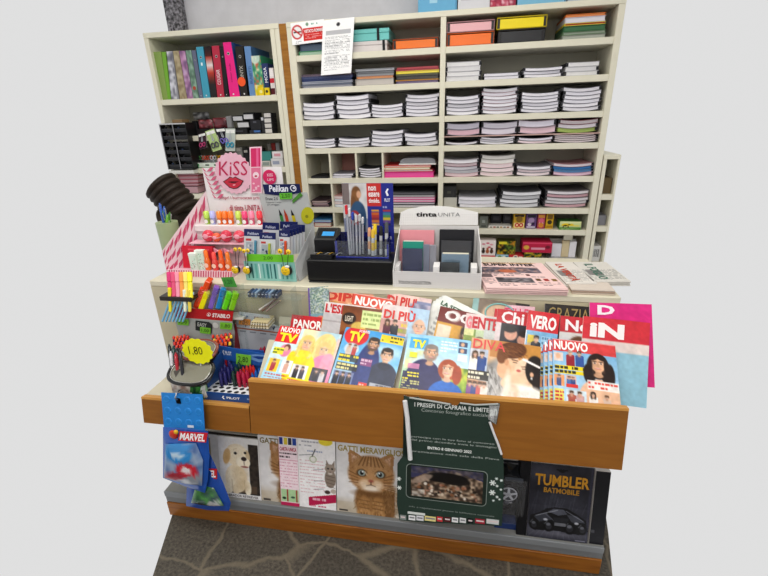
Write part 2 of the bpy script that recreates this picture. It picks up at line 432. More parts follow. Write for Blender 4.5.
        s.ell(cx+t, Y(.3), r*.14, r*.2, dk, .55, soft=3)
        s.ell(cx+t, Y(.72), r*.34, r*.1, '#b2453f')
        if smile: s.ell(cx+t, Y(.69), r*.25, r*.05, '#f6f0ec')
        return s
    def person(s, cx, top, bot, skin, hair, cloth, style='short', w=1.0):
        """a small standing figure"""
        h = bot-top; r = h*s.k*.085*w
        s.poly([(cx-r*2.1, bot), (cx-r*2.2, top+h*.3), (cx-r*1.2, top+h*.24), (cx+r*1.2, top+h*.24), (cx+r*2.2, top+h*.3), (cx+r*2.1, bot)], cloth)
        s.face(cx, top+h*.13, r, skin, hair, style); return s
# ================================================================== the setting
CREAM = '#e4e0cd'; CREAM_SHADE = '#b9b6a4'  # second cream is for back panels, shade inside the bays put into it
def trapez(name, pts, z, mt):
    b = MB(); b.poly([(x, y, z) for x, y in pts], '#888888'); return struct(b.build(name, mt))
trapez('floor', [(-2.4, -1.6), (1.6, -1.6), (1.6, .6), (.5, .82), (.6, 1.3), (.9, 3.05), (-1.96, 3.05), (-1.2, 1.3), (-1.02, .82), (-2.4, .6)], 0, 'crazy_paving')  # wide part behind the camera is unseen, added to block ambient light
b = MB(); b.box((-2.4, -1.68, 0), (1.6, -1.6, 2.75), '#cccccc'); struct(b.build('unseen_wall_front', 'wall_paint'))  # unseen wall behind the camera, added to cut the ambient fill
b = MB(); b.box((-1.95, 3.02, 0), (.785, 3.08, 2.55), '#cccccc'); struct(b.build('wall_back', 'wall_paint'))
xp = at(184, 15, 2.99).x
b = MB(); b.box((-1.95, 2.965, 2.036), (xp, 3.02, 2.55), '#777777', .006); struct(b.build('trim_1', 'speckled_plaster'))
b = MB(); b.box((-2.4, -1.6, 2.75), (1.6, 3.3, 2.8), '#cccccc'); struct(b.build('unseen_ceiling', 'ceiling_paint'))  # out of view, added to hold back world light from above
b = MB(); b.box((-1.0695, YS, 0), (-1.0262, YS+.3, 2.03), '#a06c28', .002); struct(b.build('trim_2', 'strip_wood'))
# ================================================================== wall shelving
ZB = [1.83, 1.655, 1.475, 1.31, 1.125, .937, .805, .607]; TH = .033
ZT = [z+TH for z in ZB]
XL0, XL1, XR0, XR1 = -.9825, -.1425, -.1125, .7525
def shelving(name, label, loc, panels, boards, top, back, cat='shelves'):
    t = thing(name, label, cat, loc)
    for x0, x1, z1 in panels:
        q = MB(); q.box((x0, YS, 0), (x1, YS+.3, z1), CREAM, .0015); q.build('side_panel', 'laminate', t)
    for x0, x1, z0, th in boards:
        q = MB(); q.box((x0, YS+.002, z0), (x1, YS+.292, z0+th), CREAM, .0015); q.build('shelf', 'laminate', t)
    x0, x1, z0, z1 = top
    q = MB(); q.box((x0, YS-.002, z0), (x1, YS+.3, z1), CREAM, .002); q.build('top_panel', 'laminate', t)
    q = MB(); q.box((back[0], YS+.292, 0), (back[1], YS+.3, back[2]), CREAM_SHADE); q.build('back_panel', 'laminate', t)
    return t
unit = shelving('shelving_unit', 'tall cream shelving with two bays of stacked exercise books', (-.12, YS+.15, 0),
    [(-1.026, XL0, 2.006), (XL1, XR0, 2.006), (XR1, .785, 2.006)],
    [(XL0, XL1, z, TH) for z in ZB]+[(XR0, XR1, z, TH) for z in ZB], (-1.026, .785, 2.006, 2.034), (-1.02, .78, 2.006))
zmid = at(520, 134.5, YS).z
q = MB(); q.box((XR0, YS+.01, zmid-.006), (XR1, YS+.29, zmid), '#c9aaa2'); q.build('thin_shelf', 'laminate', unit)['label'] = 'thin pinkish board'
XD = [at(329.8, 165, YS).x, at(356, 165, YS).x, at(382.6, 165, YS).x]
for x in XD:
    for zz, z1 in ((ZT[4], ZB[3]), (ZT[5], ZB[4]), (ZT[6], ZB[5])):
        q = MB(); q.box((x-.006, YS+.004, zz), (x+.006, YS+.29, z1), CREAM, .001); q.build('divider', 'laminate', unit)
q = MB(); q.box((XD[0]+.008, YS+.27, ZT[4]), (XD[1]-.008, YS+.288, ZB[3]), '#c98f86'); q.build('pink_liner', 'card', unit)
LZ = [1.627, 1.405, 1.2, 1.03]
lunit = shelving('shelving_unit', 'cream shelving left of the wooden strip, binders on top shelf', (-1.5, YS+.15, 0),
    [(-1.95, -1.92, 2.006), (-1.128, -1.1, 2.006), (-1.0985, -1.0705, 2.006)],
    [(-1.92, -1.128, z, TH) for z in LZ]+[(-1.92, -1.128, .6, TH)], (-1.95, -1.0705, 2.006, 2.034), (-1.94, -1.08, 2.006))
nunit = shelving('shelving_unit', 'narrow cream shelving at the right edge beside the exercise books', (.83, YS+.15, 0),
    [(.79, .81, 1.25), (.868, .88, 1.25)], [(.81, .868, z, TH) for z in (1.02, .83, .6)], (.79, .88, 1.25, 1.275), (.795, .875, 1.25))
# -------------------------------------------------- exercise books in their stacks
def make_book(w, d, t, sag, cover, page, spine):
    N = 8; r = bpy.data.objects.new('exercise_book', None); COL.objects.link(r); r.empty_display_size = .05
    zs = [sag*((2*i/N-1)**2) for i in range(N+1)]
    def sheet(z0, z1, col, x0, x1, y0, y1, mb):
        xs = [x0+(x1-x0)*i/N for i in range(N+1)]
        for i in range(N):
            a, c = xs[i], xs[i+1]; za, zc = zs[i], zs[i+1]
            P = [(a, y0, z0+za), (c, y0, z0+zc), (c, y1, z0+zc), (a, y1, z0+za), (a, y0, z1+za), (c, y0, z1+zc), (c, y1, z1+zc), (a, y1, z1+za)]
            fs = [(3, 2, 1, 0), (4, 5, 6, 7), (0, 1, 5, 4), (2, 3, 7, 6)]
            if i == 0: fs.append((3, 0, 4, 7))
            if i == N-1: fs.append((1, 2, 6, 5))
            mb._add(P, fs, col)
    q = MB(); sheet(t*.9, t, cover, 0, w, 0, d, q); sheet(0, t*.08, cover, 0, w, 0, d, q)
    if spine: q.box((-.005, .0, t*.1+sag), (.008, d, t*.95+sag), spine, .001)
    q.build('cover', 'card', r)
    q = MB(); sheet(t*.08, t*.9, page, .003, w-.003, .002, d-.002, q); q.build('pages', 'paper', r)
    return r
def stack(px0, px1, ytop, zbase, n, where, group, covers=('#8d8c96',), pages=('#eeecf2', '#e4e2ea'), spine='#26262a', d=.27, Y=YS+.02, sag=.009, kind='white exercise book', cat='exercise book'):
    ym = ytop+4
    x0 = at(px0, ym, Y).x; x1 = at(px1, ym, Y).x; zt = at((px0+px1)/2, ytop, Y).z; T = (zt-zbase-sag*.8)/n; w = x1-x0-.006
    for i in range(n):
        j = n-1-i                                    # counted from the top
        key = ('bk', px0, ytop, i % 2, covers[j % len(covers)], pages[j % len(pages)])
        ori = random.random() < .5
        M = Matrix.Translation((x0+.003+random.uniform(-.0055, .0055), Y+random.uniform(0, .012), zbase+i*T+.0004))
        M = M @ Matrix.Rotation(math.radians(random.uniform(-1.3, 1.3)), 4, 'Z')
        if ori: M = M @ Matrix.Translation((w, d, 0)) @ Matrix.Rotation(math.pi, 4, 'Z')
        place(key, lambda: make_book(w, d, T-.0008, sag, covers[j % len(covers)], pages[j % len(pages)], spine), M,
              f'{kind}, {ORD[j]} in {where}', cat, group)
    return zbase+n*T
W4 = [('leftmost stack', 0), ('second stack', 1), ('third stack', 2), ('fourth stack', 3)]
def row(bay, shelf, zb, spec, **k):
    for i, sp in enumerate(spec):
        px0, px1, yt, n = sp[:4]; kk = dict(k); kk.update(sp[4] if len(sp) > 4 else {})
        stack(px0, px1, yt, zb, n, f'{NTH[i]} stack from left, {shelf} of {bay} bay', f'exercise books on {shelf} of {bay} bay', **kk)
row('left', 'third shelf', ZT[2], [(302, 335, 102, 4), (335.5, 370, 94.5, 5), (370.5, 403.5, 103.5, 4), (404.5, 439, 93.5, 6)])
row('left', 'fourth shelf', ZT[3], [(304, 336.5, 138.5, 3), (337, 370, 137.5, 3), (370.5, 403.5, 130, 4), (404.5, 438, 132.5, 3)])
GR = dict(covers=('#b9b8bd', '#cfced2'), pages=('#e6e5e6', '#dedddf'), sag=.001)
row('right', 'second shelf', ZT[1], [(446.5, 482, 61, 4, GR), (483.5, 520.5, 72.5, 2, dict(sag=.001)), (523, 562.5, 67, 3, dict(sag=.004)), (566, 600, 61.5, 3, GR)])
row('right', 'third shelf', ZT[2], [(446, 480.5, 95, 5), (482, 518.5, 87.5, 7, dict(covers=('#9a98a0', '#c9a0a8'))), (521.5, 560.5, 91.5, 6), (563.5, 602, 86.5, 6)])
LL = dict(pages=('#d7d3de', '#ddd8e2'), covers=('#8d8894', '#a49aa6'))
row('right', 'thin upper shelf', zmid, [(445.5, 480, 122.5, 2, dict(pages=('#cfcbd8', '#dbb9c4'))), (481, 517.5, 121.5, 2, LL), (518, 556, 119.5, 2, dict(pages=('#dcd8e4', '#e2c6cf'), covers=('#b4a5ae',))), (557.5, 598, 119, 3, dict(pages=('#cfc6ca', '#d8d2d8', '#a9be6e'), covers=('#8a3a44', '#9c8f96', '#9fb45e')))])
row('right', 'fourth shelf', ZT[3], [(445, 478.5, 141.5, 1), (479.5, 515.5, 136.5, 3), (516, 552, 137, 2, dict(pages=('#e9e4ee', '#ecd9df'))), (553.5, 597, 133.5, 4, dict(pages=('#eae2e2', '#e2d6da'), covers=('#a58a8c', '#6e6a70')))])
row('right', 'fifth shelf', ZT[4], [(443.5, 479.5, 159, 5, dict(pages=('#e8e6ea', '#d7c4ca', '#d9d6dc', '#b9b8be', '#e9d5da'), covers=('#d2cfd6', '#7e3540', '#8d8c96', '#b4b2ba', '#e4b6c0'))),
    (480.5, 516, 154.5, 5, dict(pages=('#d6d4d0', '#e6e3e0', '#ead9dc', '#f0dfe2', '#ecd8dc'), covers=('#8c8c88', '#d6d3ca', '#e6c4ca'))), (516.5, 552, 165.5, 3, dict(pages=('#eceaf0', '#e9d8de', '#f0e2e6'))),
    (553, 593.5, 163, 4, dict(pages=('#ddd5da', '#3f78b0', '#6a9ac4', '#e0c4d4'), covers=('#b98a92', '#2f5f94', '#8fb2d2', '#c89ab4')))])
row('right', 'sixth shelf', ZT[5], [(458, 497, 196.5, 3, dict(covers=('#a8a8ae', '#d8d8dc'), sag=.004)), (500.5, 541, 191, 4, dict(covers=('#6a6a70', '#8a8a8e'), pages=('#e6e6ea', '#d2d2d6'))), (545, 589, 190.5, 5, dict(covers=('#8a8488', '#5a4a4e'), pages=('#e4e0e4', '#cfa8b0', '#d8d4d8')))])
row('pigeonhole', 'upper row', ZT[4], [(332, 354, 173.5, 2, dict(sag=.002)), (358, 381.5, 167.5, 4, dict(covers=('#3a3a40',)))], d=.2)
row('pigeonhole', 'lower row', ZT[5], [(311, 328.5, 200.5, 3, dict(covers=('#4a3a40', '#d8a0ac'), pages=('#b9a6a2', '#c9b6ba', '#7a6a70'))), (333, 355, 196, 4, dict(covers=('#e0b0ac', '#aab4c4'), pages=('#e6dcdc', '#dfe4ea')))], d=.2, sag=.002)
# wide pigeonhole: folders and spiral books, and a grey tray on top
def folder(name, label, cat, px0, px1, z0, th, col, Y=YS+.02, d=.24, group=None, page=None, mt='card', rot=0):
    xs = [xat(p, z0+th/2, Y) for p in (px0, px1)]
    q = MB(); o = Vector(((xs[0]+xs[1])/2, Y+d/2, z0)); x0, x1 = xs
    e = min(.003, th*.2)
    q.box((x0, Y, z0), (x1, Y+d, z0+e), col, 0); q.box((x0, Y, z0+th-e), (x1, Y+d, z0+th), col, 0)
    q.box((x0, Y+.0, z0+e), (x0+.004, Y+d, z0+th-e), col)
    q.box((x0+.005, Y+.004, z0+e), (x1-.004, Y+d-.004, z0+th-e), page or col)
    r = q.build(name, mt, None, o); 
    if rot: r.rotation_euler = (0, 0, rot)
    return tag(r, label, cat, group)
def xat(px, z, Y):
    """x on the plane Y at height z that falls under photo column px"""
    lo, hi = 0, 576
    for _ in range(40):
        mid = (lo+hi)/2
        if at(px, mid, Y).z > z: lo = mid
        else: hi = mid
    return at(px, lo, Y).x
z = ZT[4]
folder('folder', 'bright pink folder at the bottom of the wide pigeonhole', 'folder', 384, 434, z, .034, '#e0328c', page='#e65aa4'); z += .0345
for i, (c, pg, w) in enumerate((('#c0404a', '#e4dcd8', 433), ('#e2d8b0', '#f0ece2', 430), ('#d0443e', '#ead6cc', 431))):
    folder('exercise_book', ['red backed book lying just above the pink folder', 'cream book between two red backed books in wide pigeonhole', 'red topped book under the grey plastic tray'][i], 'exercise book', 384, w, z, .013, c, page=pg, group='books in the wide pigeonhole'); z += .0132
x0, x1 = xat(399, z, YS+.02), xat(436, z, YS+.02)
q = MB(); n = 10
q.box((x0-.002, YS+.02, z), (x1, YS+.25, z+.008), '#e8e6e2', .002)
for i in range(n):
    a0 = math.pi*i/n; a1 = math.pi*(i+1)/n
    f = lambda a: ((x0+x1)/2-(x1-x0)*.48*math.copysign(abs(math.cos(a))**.45, math.cos(a)), .008+.034*math.sin(a)**.6)
    (xa, za), (xb, zb2) = f(a0), f(a1)
    q._add([(xa, YS+.03, z+za), (xb, YS+.03, z+zb2), (xb, YS+.24, z+zb2), (xa, YS+.24, z+za)], [(0, 1, 2, 3)], '#9c9ca0')
    q._add([(xa, YS+.03, z+.008), (xb, YS+.03, z+.008), (xb, YS+.03, z+zb2), (xa, YS+.03, z+za)], [(0, 1, 2, 3)], '#8c8c90')
tag(q.build('plastic_tray', 'plastic', None, ((x0+x1)/2, YS+.13, z)), 'grey domed plastic tray on the pile above the pink folder', 'tray')
z = ZT[5]
for i, (c, pg, th) in enumerate((('#2c2a30', '#e8e4e6', .018), ('#4a4a50', '#e4e0e4', .016), ('#d85a96', '#f0dce6', .016), ('#e06aa2', '#efe0e8', .014), ('#8a8a8e', '#d8d4d6', .014), ('#34343a', '#6a6a6e', .02))):
    folder('spiral_notebook', f'spiral notebook in lower wide pigeonhole, {ORD[5-i]} of six in its pile', 'notebook', 384, 435, z, th, c, page=pg, group='spiral notebooks in the lower wide pigeonhole'); z += th+.0004
folder('folder', 'thin black folder lying in the leftmost pigeonhole', 'folder', 311, 328, ZT[4], .012, '#1f1f22', page='#3a3a3e', d=.18)
folder('notebook', 'blue notebook low in the leftmost pigeonhole column', 'notebook', 314, 331, ZT[6]+.03, .02, '#3f7fb4', page='#b8c8d4', d=.18)
folder('notebook', 'reddish notebook under the blue one in leftmost pigeonhole column', 'notebook', 314, 331, ZT[6], .0295, '#a85040', page='#d8ccc0', d=.18)
# -------------------------------------------------- boxes on top of the shelving
def carton(name, label, cat, px0, px1, py_b, h, col, Y, d, z0, group=None, top=None, mt='card', art=None):
    x0, x1 = xat(px0, z0+h/2, Y), xat(px1, z0+h/2, Y)
    q = MB(); q.box((x0, Y, z0), (x1, Y+d, z0+h), col, .002)
    O = Vector((x0, Y, z0+h)); U = Vector((x1-x0, 0, 0)); V = Vector((0, 0, -h))
    if art: art(q, O, U, V)
    return tag(q.build(name, mt, None, ((x0+x1)/2, Y+d/2, z0)), label, cat, group)
for i, (a, c, col, lab) in enumerate(((418, 457, '#6fb0d4', 'light blue box file on the shelving top, leftmost'), (458, 490, '#d7d7dc', 'white box file on the shelving top between two blue ones'), (490.5, 516, '#b03a54', 'red and white speckled box file on shelving top'), (517.5, 566, '#82bcd8', 'wide light blue box file on shelving top beside red speckled one'), (568, 596, '#b9c4cc', 'greyish box file on the shelving top at far right'))):
    def art(q, O, U, V, i=i):
        if i == 2:
            p = Pic(20, 24, '#b03a54'); p.noise(0, 0, 1, 1, ['#c24a62', '#8f2a44', '#e8d0d6', '#b03a54'], .06, .9); q.grid(p, O+Vector((.001, -.0006, -.001)), U*.98, V*.98)
        elif i == 1: q.rect((.1, .3, .4, .8), O, U, V, '#c4c4ca')
        else: q.rect((.96, 0, .985, 1), O, U, V, '#5f98bc'); q.rect((.3, .4, .5, .8), O, U, V, '#a6d0e4')
    carton('box_file', lab, 'box', a, c, 0, .22, col, YS+.03, .2, 2.034, 'box files on top of the shelving', art=art)
# -------------------------------------------------- top shelf: box files and letter trays
def boxfile(label, px0, px1, z0, h, col, band, Y=YS+.03):
    x0, x1 = xat(px0, z0+h/2, Y), xat(px1, z0+h/2, Y)
    t = thing('box_file', label, 'box file', ((x0+x1)/2, Y+.12, z0))
    q = MB(); q.box((x0, Y, z0), (x1, Y+.24, z0+h*.62), col, .003); q.build('box_body', 'card', t)
    q = MB(); q.box((x0-.002, Y-.002, z0+h*.62), (x1+.002, Y+.242, z0+h), col, .003); q.build('lid', 'card', t)
    xb = x0+(x1-x0)*band
    q = MB(); q.box((xb, Y-.004, z0), (xb+.014, Y-.002, z0+h+.001), '#17181c'); q.build('elastic_band', 'fabric', t)
boxfile('white box file under the mint green one, black elastic band', 333, 387, ZT[0], .055, '#dcd5d4', .92)
boxfile('mint green box file lying on the white one', 330, 389, ZT[0]+.056, .06, '#7ccac6', .8)
folder('folder', 'green edged folder under the blue one, behind the no smoking notice', 'folder', 299, 340, ZT[0], .022, '#3f9a62', page='#a9c4b0', group='folders behind the notices')
folder('folder', 'dark blue folder on the green one, behind the no smoking notice', 'folder', 300, 340, ZT[0]+.0225, .035, '#5a6a84', page='#6f7f92', group='folders behind the notices')
def tray(label, px0, px1, z0, h, front, rim, Y=YS+.02):
    x0, x1 = xat(px0, z0+h/2, Y), xat(px1, z0+h/2, Y); d = .25
    t = thing('letter_tray', label, 'letter tray', ((x0+x1)/2, Y+d/2, z0), 'plastic letter trays on the top shelf')
    q = MB(); q.box((x0+.016, Y, z0+.004), (x1-.016, Y+.004, z0+h-.006), front, .001); q.build('front_panel', 'plastic', t)
    q = MB()
    q.box((x0, Y+.004, z0), (x1, Y+d, z0+.004), rim); q.box((x0, Y+.004, z0), (x0+.003, Y+d, z0+h), rim); q.box((x1-.003, Y+.004, z0), (x1, Y+d, z0+h), rim); q.box((x0, Y+d-.003, z0), (x1, Y+d, z0+h), rim)
    q.box((x0+.003, Y+.0045, z0+.004), (x0+.016, Y+.006, z0+h-.004), '#1c1a1a'); q.box((x1-.016, Y+.0045, z0+.004), (x1-.003, Y+.006, z0+h-.004), '#1c1a1a')
    q.build('tray_body', 'plastic', t)
    q = MB(); q.tube([(x0, Y, z0+.003), (x0, Y, z0+h), (x1, Y, z0+h), (x1, Y, z0+.003), (x0, Y, z0+.003)], .0028, rim, 6); q.build('rim', 'plastic', t)
tray('orange letter tray in the left bay right of the mint box file', 393, 438, ZT[0], .05, '#f07a1c', '#a8481c')
tray('orange letter tray under the pink one', 447, 494, ZT[0], .062, '#f4761c', '#c25a1a')
tray('pale pink letter tray stacked on the orange one', 447, 494.5, ZT[0]+.066, .05, '#eab4b8', '#b48a8e')
tray('black letter tray under the yellow one', 498, 545, ZT[0], .062, '#2e2e30', '#1d1d20')
tray('yellow letter tray stacked on the black one', 497, 547, ZT[0]+.066, .055, '#f2dc10', '#c9b414')
z = ZT[0]
for i, (c, pg, th) in enumerate((('#8a9084', '#b4b8ac', .02), ('#5f7a5a', '#9aa694', .016), ('#2f5f3c', '#47744f', .026), ('#d8c43a', '#b04a34', .012), ('#c8c4cc', '#e0dce2', .026), ('#d8742c', '#e09a60', .013))):
    folder('folder', f'{["pale grey", "sage", "dark green", "yellow and red", "lilac white", "orange"][i]} folder in the pile at right end of top shelf', 'folder', 562+i*.8, 606, z, th, c, page=pg, group='folders at the right of the top shelf'); z += th+.0004
# second shelf, left bay: three piles of plastic folders
def pile(spec, base, px0, px1, group, lab):
    z = base
    for i, (c, pg, th, nm) in enumerate(spec):
        folder('plastic_folder', f'{nm} folder in the {lab} pile on second shelf of left bay', 'folder', px0+random.uniform(-.8, .8), px1+random.uniform(-.8, .8), z, th, c, page=pg, group=group, mt='plastic', d=.25); z += th+.0005
pile([('#9a9aa6', '#b4b4bc', .012, 'pale grey'), ('#5c6478', '#8890a0', .01, 'slate'), ('#c0c2cc', '#9aa0b0', .012, 'clear'), ('#2a3a68', '#3a4a78', .014, 'navy'), ('#46507c', '#5a6488', .012, 'indigo'), ('#6a5a68', '#7a6a78', .012, 'mauve grey')], ZT[1], 302, 352, 'plastic folders, left pile', 'left')
pile([('#a09a94', '#c4beb8', .036, 'beige'), ('#d08a5a', '#e0a878', .012, 'apricot'), ('#808286', '#a6a8ac', .014, 'grey'), ('#5a5c62', '#8a8c90', .012, 'charcoal'), ('#9a9ca2', '#babcc0', .012, 'silver')], ZT[1], 356, 394, 'plastic folders, middle pile', 'middle')
pile([('#5a4a7c', '#8a7a94', .014, 'violet'), ('#d8a02c', '#c8902c', .006, 'amber'), ('#2c2a2c', '#4a4640', .02, 'black'), ('#5a5a40', '#7a7a58', .01, 'olive'), ('#e6d428', '#efe060', .014, 'yellow'), ('#a2343c', '#c0505a', .01, 'red'), ('#c8404a', '#d8707a', .008, 'bright red')], ZT[1], 396.5, 439, 'plastic folders, right pile', 'right')
# -------------------------------------------------- notices taped to the shelving
def notice(name, label, cat, tl, tr, bl, paint, Y, mt='paper', w=60, group=None):
    O = at(*tl, Y); U = at(*tr, Y)-O; V = at(*bl, Y)-O
    t = thing(name, label, cat, O+U*.5+V, group)
    h = int(w*V.length/U.length); p = Pic(w, h); post = paint(p)
    q = MB(); q.grid(p, O, U, V, .003); q.slab(O-Vector((0, -.001, 0)), U, V, .0008, '#e8e8ea'); q.build('sheet', mt, t)
    if post: 
        q = MB(); post(q, O+Vector((0, -.004, 0)), U, V); q.build('lettering', mt, t)
    return t, O, U, V
def p_smoke(p):
    p.rect(.37, .32, .99, .86, '#d83430'); p.ell(.19, .44, .17, .17, '#c8282c'); p.ell(.19, .44, .135, .135, '#f4f2f2')
    p.rect(.08, .42, .26, .48, '#3a3a3c'); p.rect(.27, .42, .31, .48, '#8a4a40'); p.line(.09, .30, .29, .58, .035, '#c8282c')
    p.lines(.42, .58, .95, .82, 3, '#f6dcdc', .7, .4); p.ell(.5, .15, .04, .04, '#7a9a80'); p.lines(.62, .08, .95, .24, 1, '#4f9a7a'); p.lines(.05, .82, .3, .95, 2, '#9a9aa0')
    return lambda q, O, U, V: q.text('VIETATO FUMARE', O, U, V, (.4, .38, .96, .53), '#fdf4f4', .03)
notice('sign', 'white and red no smoking notice taped to the shelving corner', 'sign', (290.3, 23.5), (323.8, 19), (292.3, 45.3), p_smoke, YS-.008)
def p_doc(p):
    p.rect(.12, .2, .9, .28, '#c2c2c6'); p.ell(.5, .1, .055, .05, '#3c3c40'); p.lines(.1, .3, .9, .62, 12, '#77777c', .55); p.lines(.1, .64, .92, .92, 10, '#77777c', .5); return None
notice('notice', 'white printed page in plastic sleeve hanging over two shelves', 'notice', (323, 20.5), (354.5, 17), (321, 75.5), p_doc, YS-.012)
# ================================================================== left shelving: binders
def binder(label, b0, b1, t0, t1, yt, col, side=None, d=.27, art=None, Y=YS+.025, name='ring_binder', cat='binder', group='binders on the top left shelf', zb=LZ[0]+TH, mt='card', ring=True):
    BL = Vector((xat(b0, zb+.001, Y), Y, zb+.0008)); BR = Vector((xat(b1, zb+.001, Y), Y, zb+.0008)); TL = at(t0, yt, Y); TR = at(t1, yt, Y); TR.z = TL.z
    t = thing(name, label, cat, (BL+BR)/2+Vector((0, d/2, 0)), group)
    q = MB(); q.prism([TL, BL, BR, TR], (0, d, 0), col, side or col)
    U, V = TR-TL, BL-TL
    q.build('cover', mt, t)
    q = MB()
    if ring:
        q.disc(.5, .2, .16, TL, U, V, '#c9c9c9', .0012); q.disc(.5, .2, .11, TL, U, V, '#1a1a1a', .0018); q.disc(.5, .95, .1, TL, U, V, '#d8d8d8', .0012)
    if art: art(q, TL, U, V)
    if q.v: q.build('spine_label', mt, t)
    return t
def speck(cols, cell=.1, stripe=None):
    def f(q, O, U, V):
        p = Pic(10, 50, cols[0]); p.noise(0, 0, 1, 1, cols, cell*3, .9)
        if stripe: p.rect(0, stripe[0], 1, stripe[1], stripe[2], .9)
        q.grid(p, O+Vector((0, -.0006, 0)), U, V)
    return f
def word(s, col, box=(.2, .42, .8, .8), bold=.02):
    """vertical lettering up the spine"""
    def f(q, O, U, V): 
        O2 = O+V; q.text(s, O2, -V, U, (1-box[3], box[0], 1-box[1], box[2]), col, bold, .002)
    return f
def both(*fs):
    def f(q, O, U, V):
        for g in fs: g(q, O, U, V)
    return f
B = binder
B('pale green ring binder at the left end of the top left shelf', 162, 168, 153, 161, 52, '#8fa85c', ring=False)
B('green edged thin folder cut by the left edge of the photo', 168, 171, 161.5, 165.5, 52, '#7ab03c', ring=False)
B('silver grey patterned binder, leftmost of the patterned ones', 171.5, 179, 166.5, 172.5, 51.5, '#9a9aa2', art=speck(['#8a8a94', '#c9c9d2', '#6a6a76', '#e6e6ec']), ring=False)
B('beige patterned binder between silver and purple binders', 180, 187, 173, 178.5, 51, '#a89a7c', art=speck(['#a89a7c', '#c4b898', '#8a7a5c', '#b9a88c']), ring=False)
B('purple and pink shiny patterned binder', 187.5, 193, 179, 185, 51, '#9a7a9c', art=speck(['#a87aa0', '#d0a0c4', '#7a5a80', '#c9b0cc']), ring=False)
B('grey green floral binder with a red dot near its foot', 193.5, 199, 185.5, 191, 50.5, '#6a8a78', art=both(speck(['#6a8a78', '#8fae9a', '#5a7264', '#a4bcae']), lambda q, O, U, V: q.disc(.5, .78, .3, O, U, V, '#b0503c', .0015)), ring=False)
B('slate blue ring binder left of the teal one', 199.5, 203.2, 191.3, 195.5, 50.5, '#6a7086', side='#555a6e')
B('teal blue ring binder', 203.5, 210.5, 196, 203, 47, '#4aa0ba', side='#3a88a0', ring=True, art=lambda q, O, U, V: q.rect((.35, .3, .6, .36), O, U, V, '#e4f2f4'))
B('black ring binder with red and white swirl on its spine', 211, 215.5, 204, 210.5, 46.5, '#26262a', art=lambda q, O, U, V: q.grid((lambda p: (p.grad(0, 0, 1, .2, '#1c1c20', '#5a2420'), p.grad(0, .2, 1, .36, '#a83c30', '#e8e0e0'), p.grad(0, .36, 1, .5, '#e8e4e6', '#c04838'), p.grad(0, .5, 1, .72, '#c04030', '#3a2422'), p)[-1])(Pic(8, 50, '#2a2628')), O+Vector((0, -.0008, 0)), U, V), ring=False)
B('crimson ring binder with vertical lettering', 217.5, 224.5, 211.5, 219, 46, '#b8344c', side='#8a2438', art=word('COUGAR', '#ecd0d4', (.25, .45, .75, .75)))
B('black ring binder between the crimson and hot pink ones', 225, 228.8, 219.5, 223.5, 46.5, '#202024')
B('hot pink ring binder with blue edges standing taller than its neighbours', 230, 240, 222.8, 231, 42.5, '#ec2a8a', side='#3a64a8', art=word('colour code', '#8a1650', (.4, .38, .6, .72), 0), d=.28)
B('black ring binder with white lettering and an orange sticker', 240.8, 247.5, 234.8, 243, 46.5, '#2a2622', art=both(word('ONYX', '#b9b4ac', (.25, .38, .7, .66)), lambda q, O, U, V: q.disc(.35, .7, .5, O, U, V, '#f4602c', .003)))
B('steel blue box binder, widest cover showing', 250, 255.5, 244, 250.5, 46.5, '#6a90c0', side='#4a6e9c', art=word('BLASETTI', '#4a6c9c', (.3, .4, .7, .75)), ring=False)
def p_green(q, O, U, V):
    p = Pic(22, 50, '#3f9a72'); p.noise(0, 0, 1, 1, ['#3f9a72', '#5fb48a', '#2f7a5c', '#e8e0b8', '#4aa47c', '#d86a50'], .16, .95); p.noise(0, .72, .9, 1, ['#e8d020', '#f0e8c8', '#d8b818'], .2, .9); p.ell(.4, .05, .5, .35, '#dfe6dc', .8)
    q.grid(p, O+Vector((0, -.0008, 0)), U, V)
B('green floral notebook with a yellow foot', 255.8, 265.6, 251, 260.2, 56, '#3f9a72', art=p_green, ring=False, d=.2, name='notebook', cat='notebook')
B('dark blue notebook with white lettering on its spine', 266, 269.5, 261.2, 267.5, 63.5, '#2c3a6a', art=word('MODA', '#e4e6f0', (.2, .12, .7, .6)), ring=False, d=.17, name='notebook', cat='notebook')
B('white and red notebook at the right end of the binders', 271.5, 276.2, 268.8, 273, 68, '#e4dcdc', art=lambda q, O, U, V: (q.rect((0, .38, 1, .55), O, U, V, '#c8283c'), q.rect((0, .75, 1, .98), O, U, V, '#5a1c26'), q.rect((.1, .05, .9, .3), O, U, V, '#f4eeee')), ring=False, d=.16, name='notebook', cat='notebook')
for k, (a, c, lab) in enumerate(((258.5, 263.6, 'small yellow eraser box standing before the green notebook'), (264.6, 269.2, 'small yellow box with a dark ring, before the dark blue notebook'))):
    zt = LZ[0]+TH; q = MB(); Y = YS+.006; x0, x1 = xat(a, zt+.02, Y), xat(c, zt+.02, Y); q.box((x0, Y, zt), (x1, Y+.014, zt+.042), '#ecd01e', .002)
    q.disc(.5, .5, .28, (x0, Y, zt+.042), (x1-x0, 0, 0), (0, 0, -.042), '#3a3428' if k else '#f6ee9a', .0006, 14)
    tag(q.build('small_box', 'card', None, ((x0+x1)/2, Y+.007, zt)), lab, 'box')
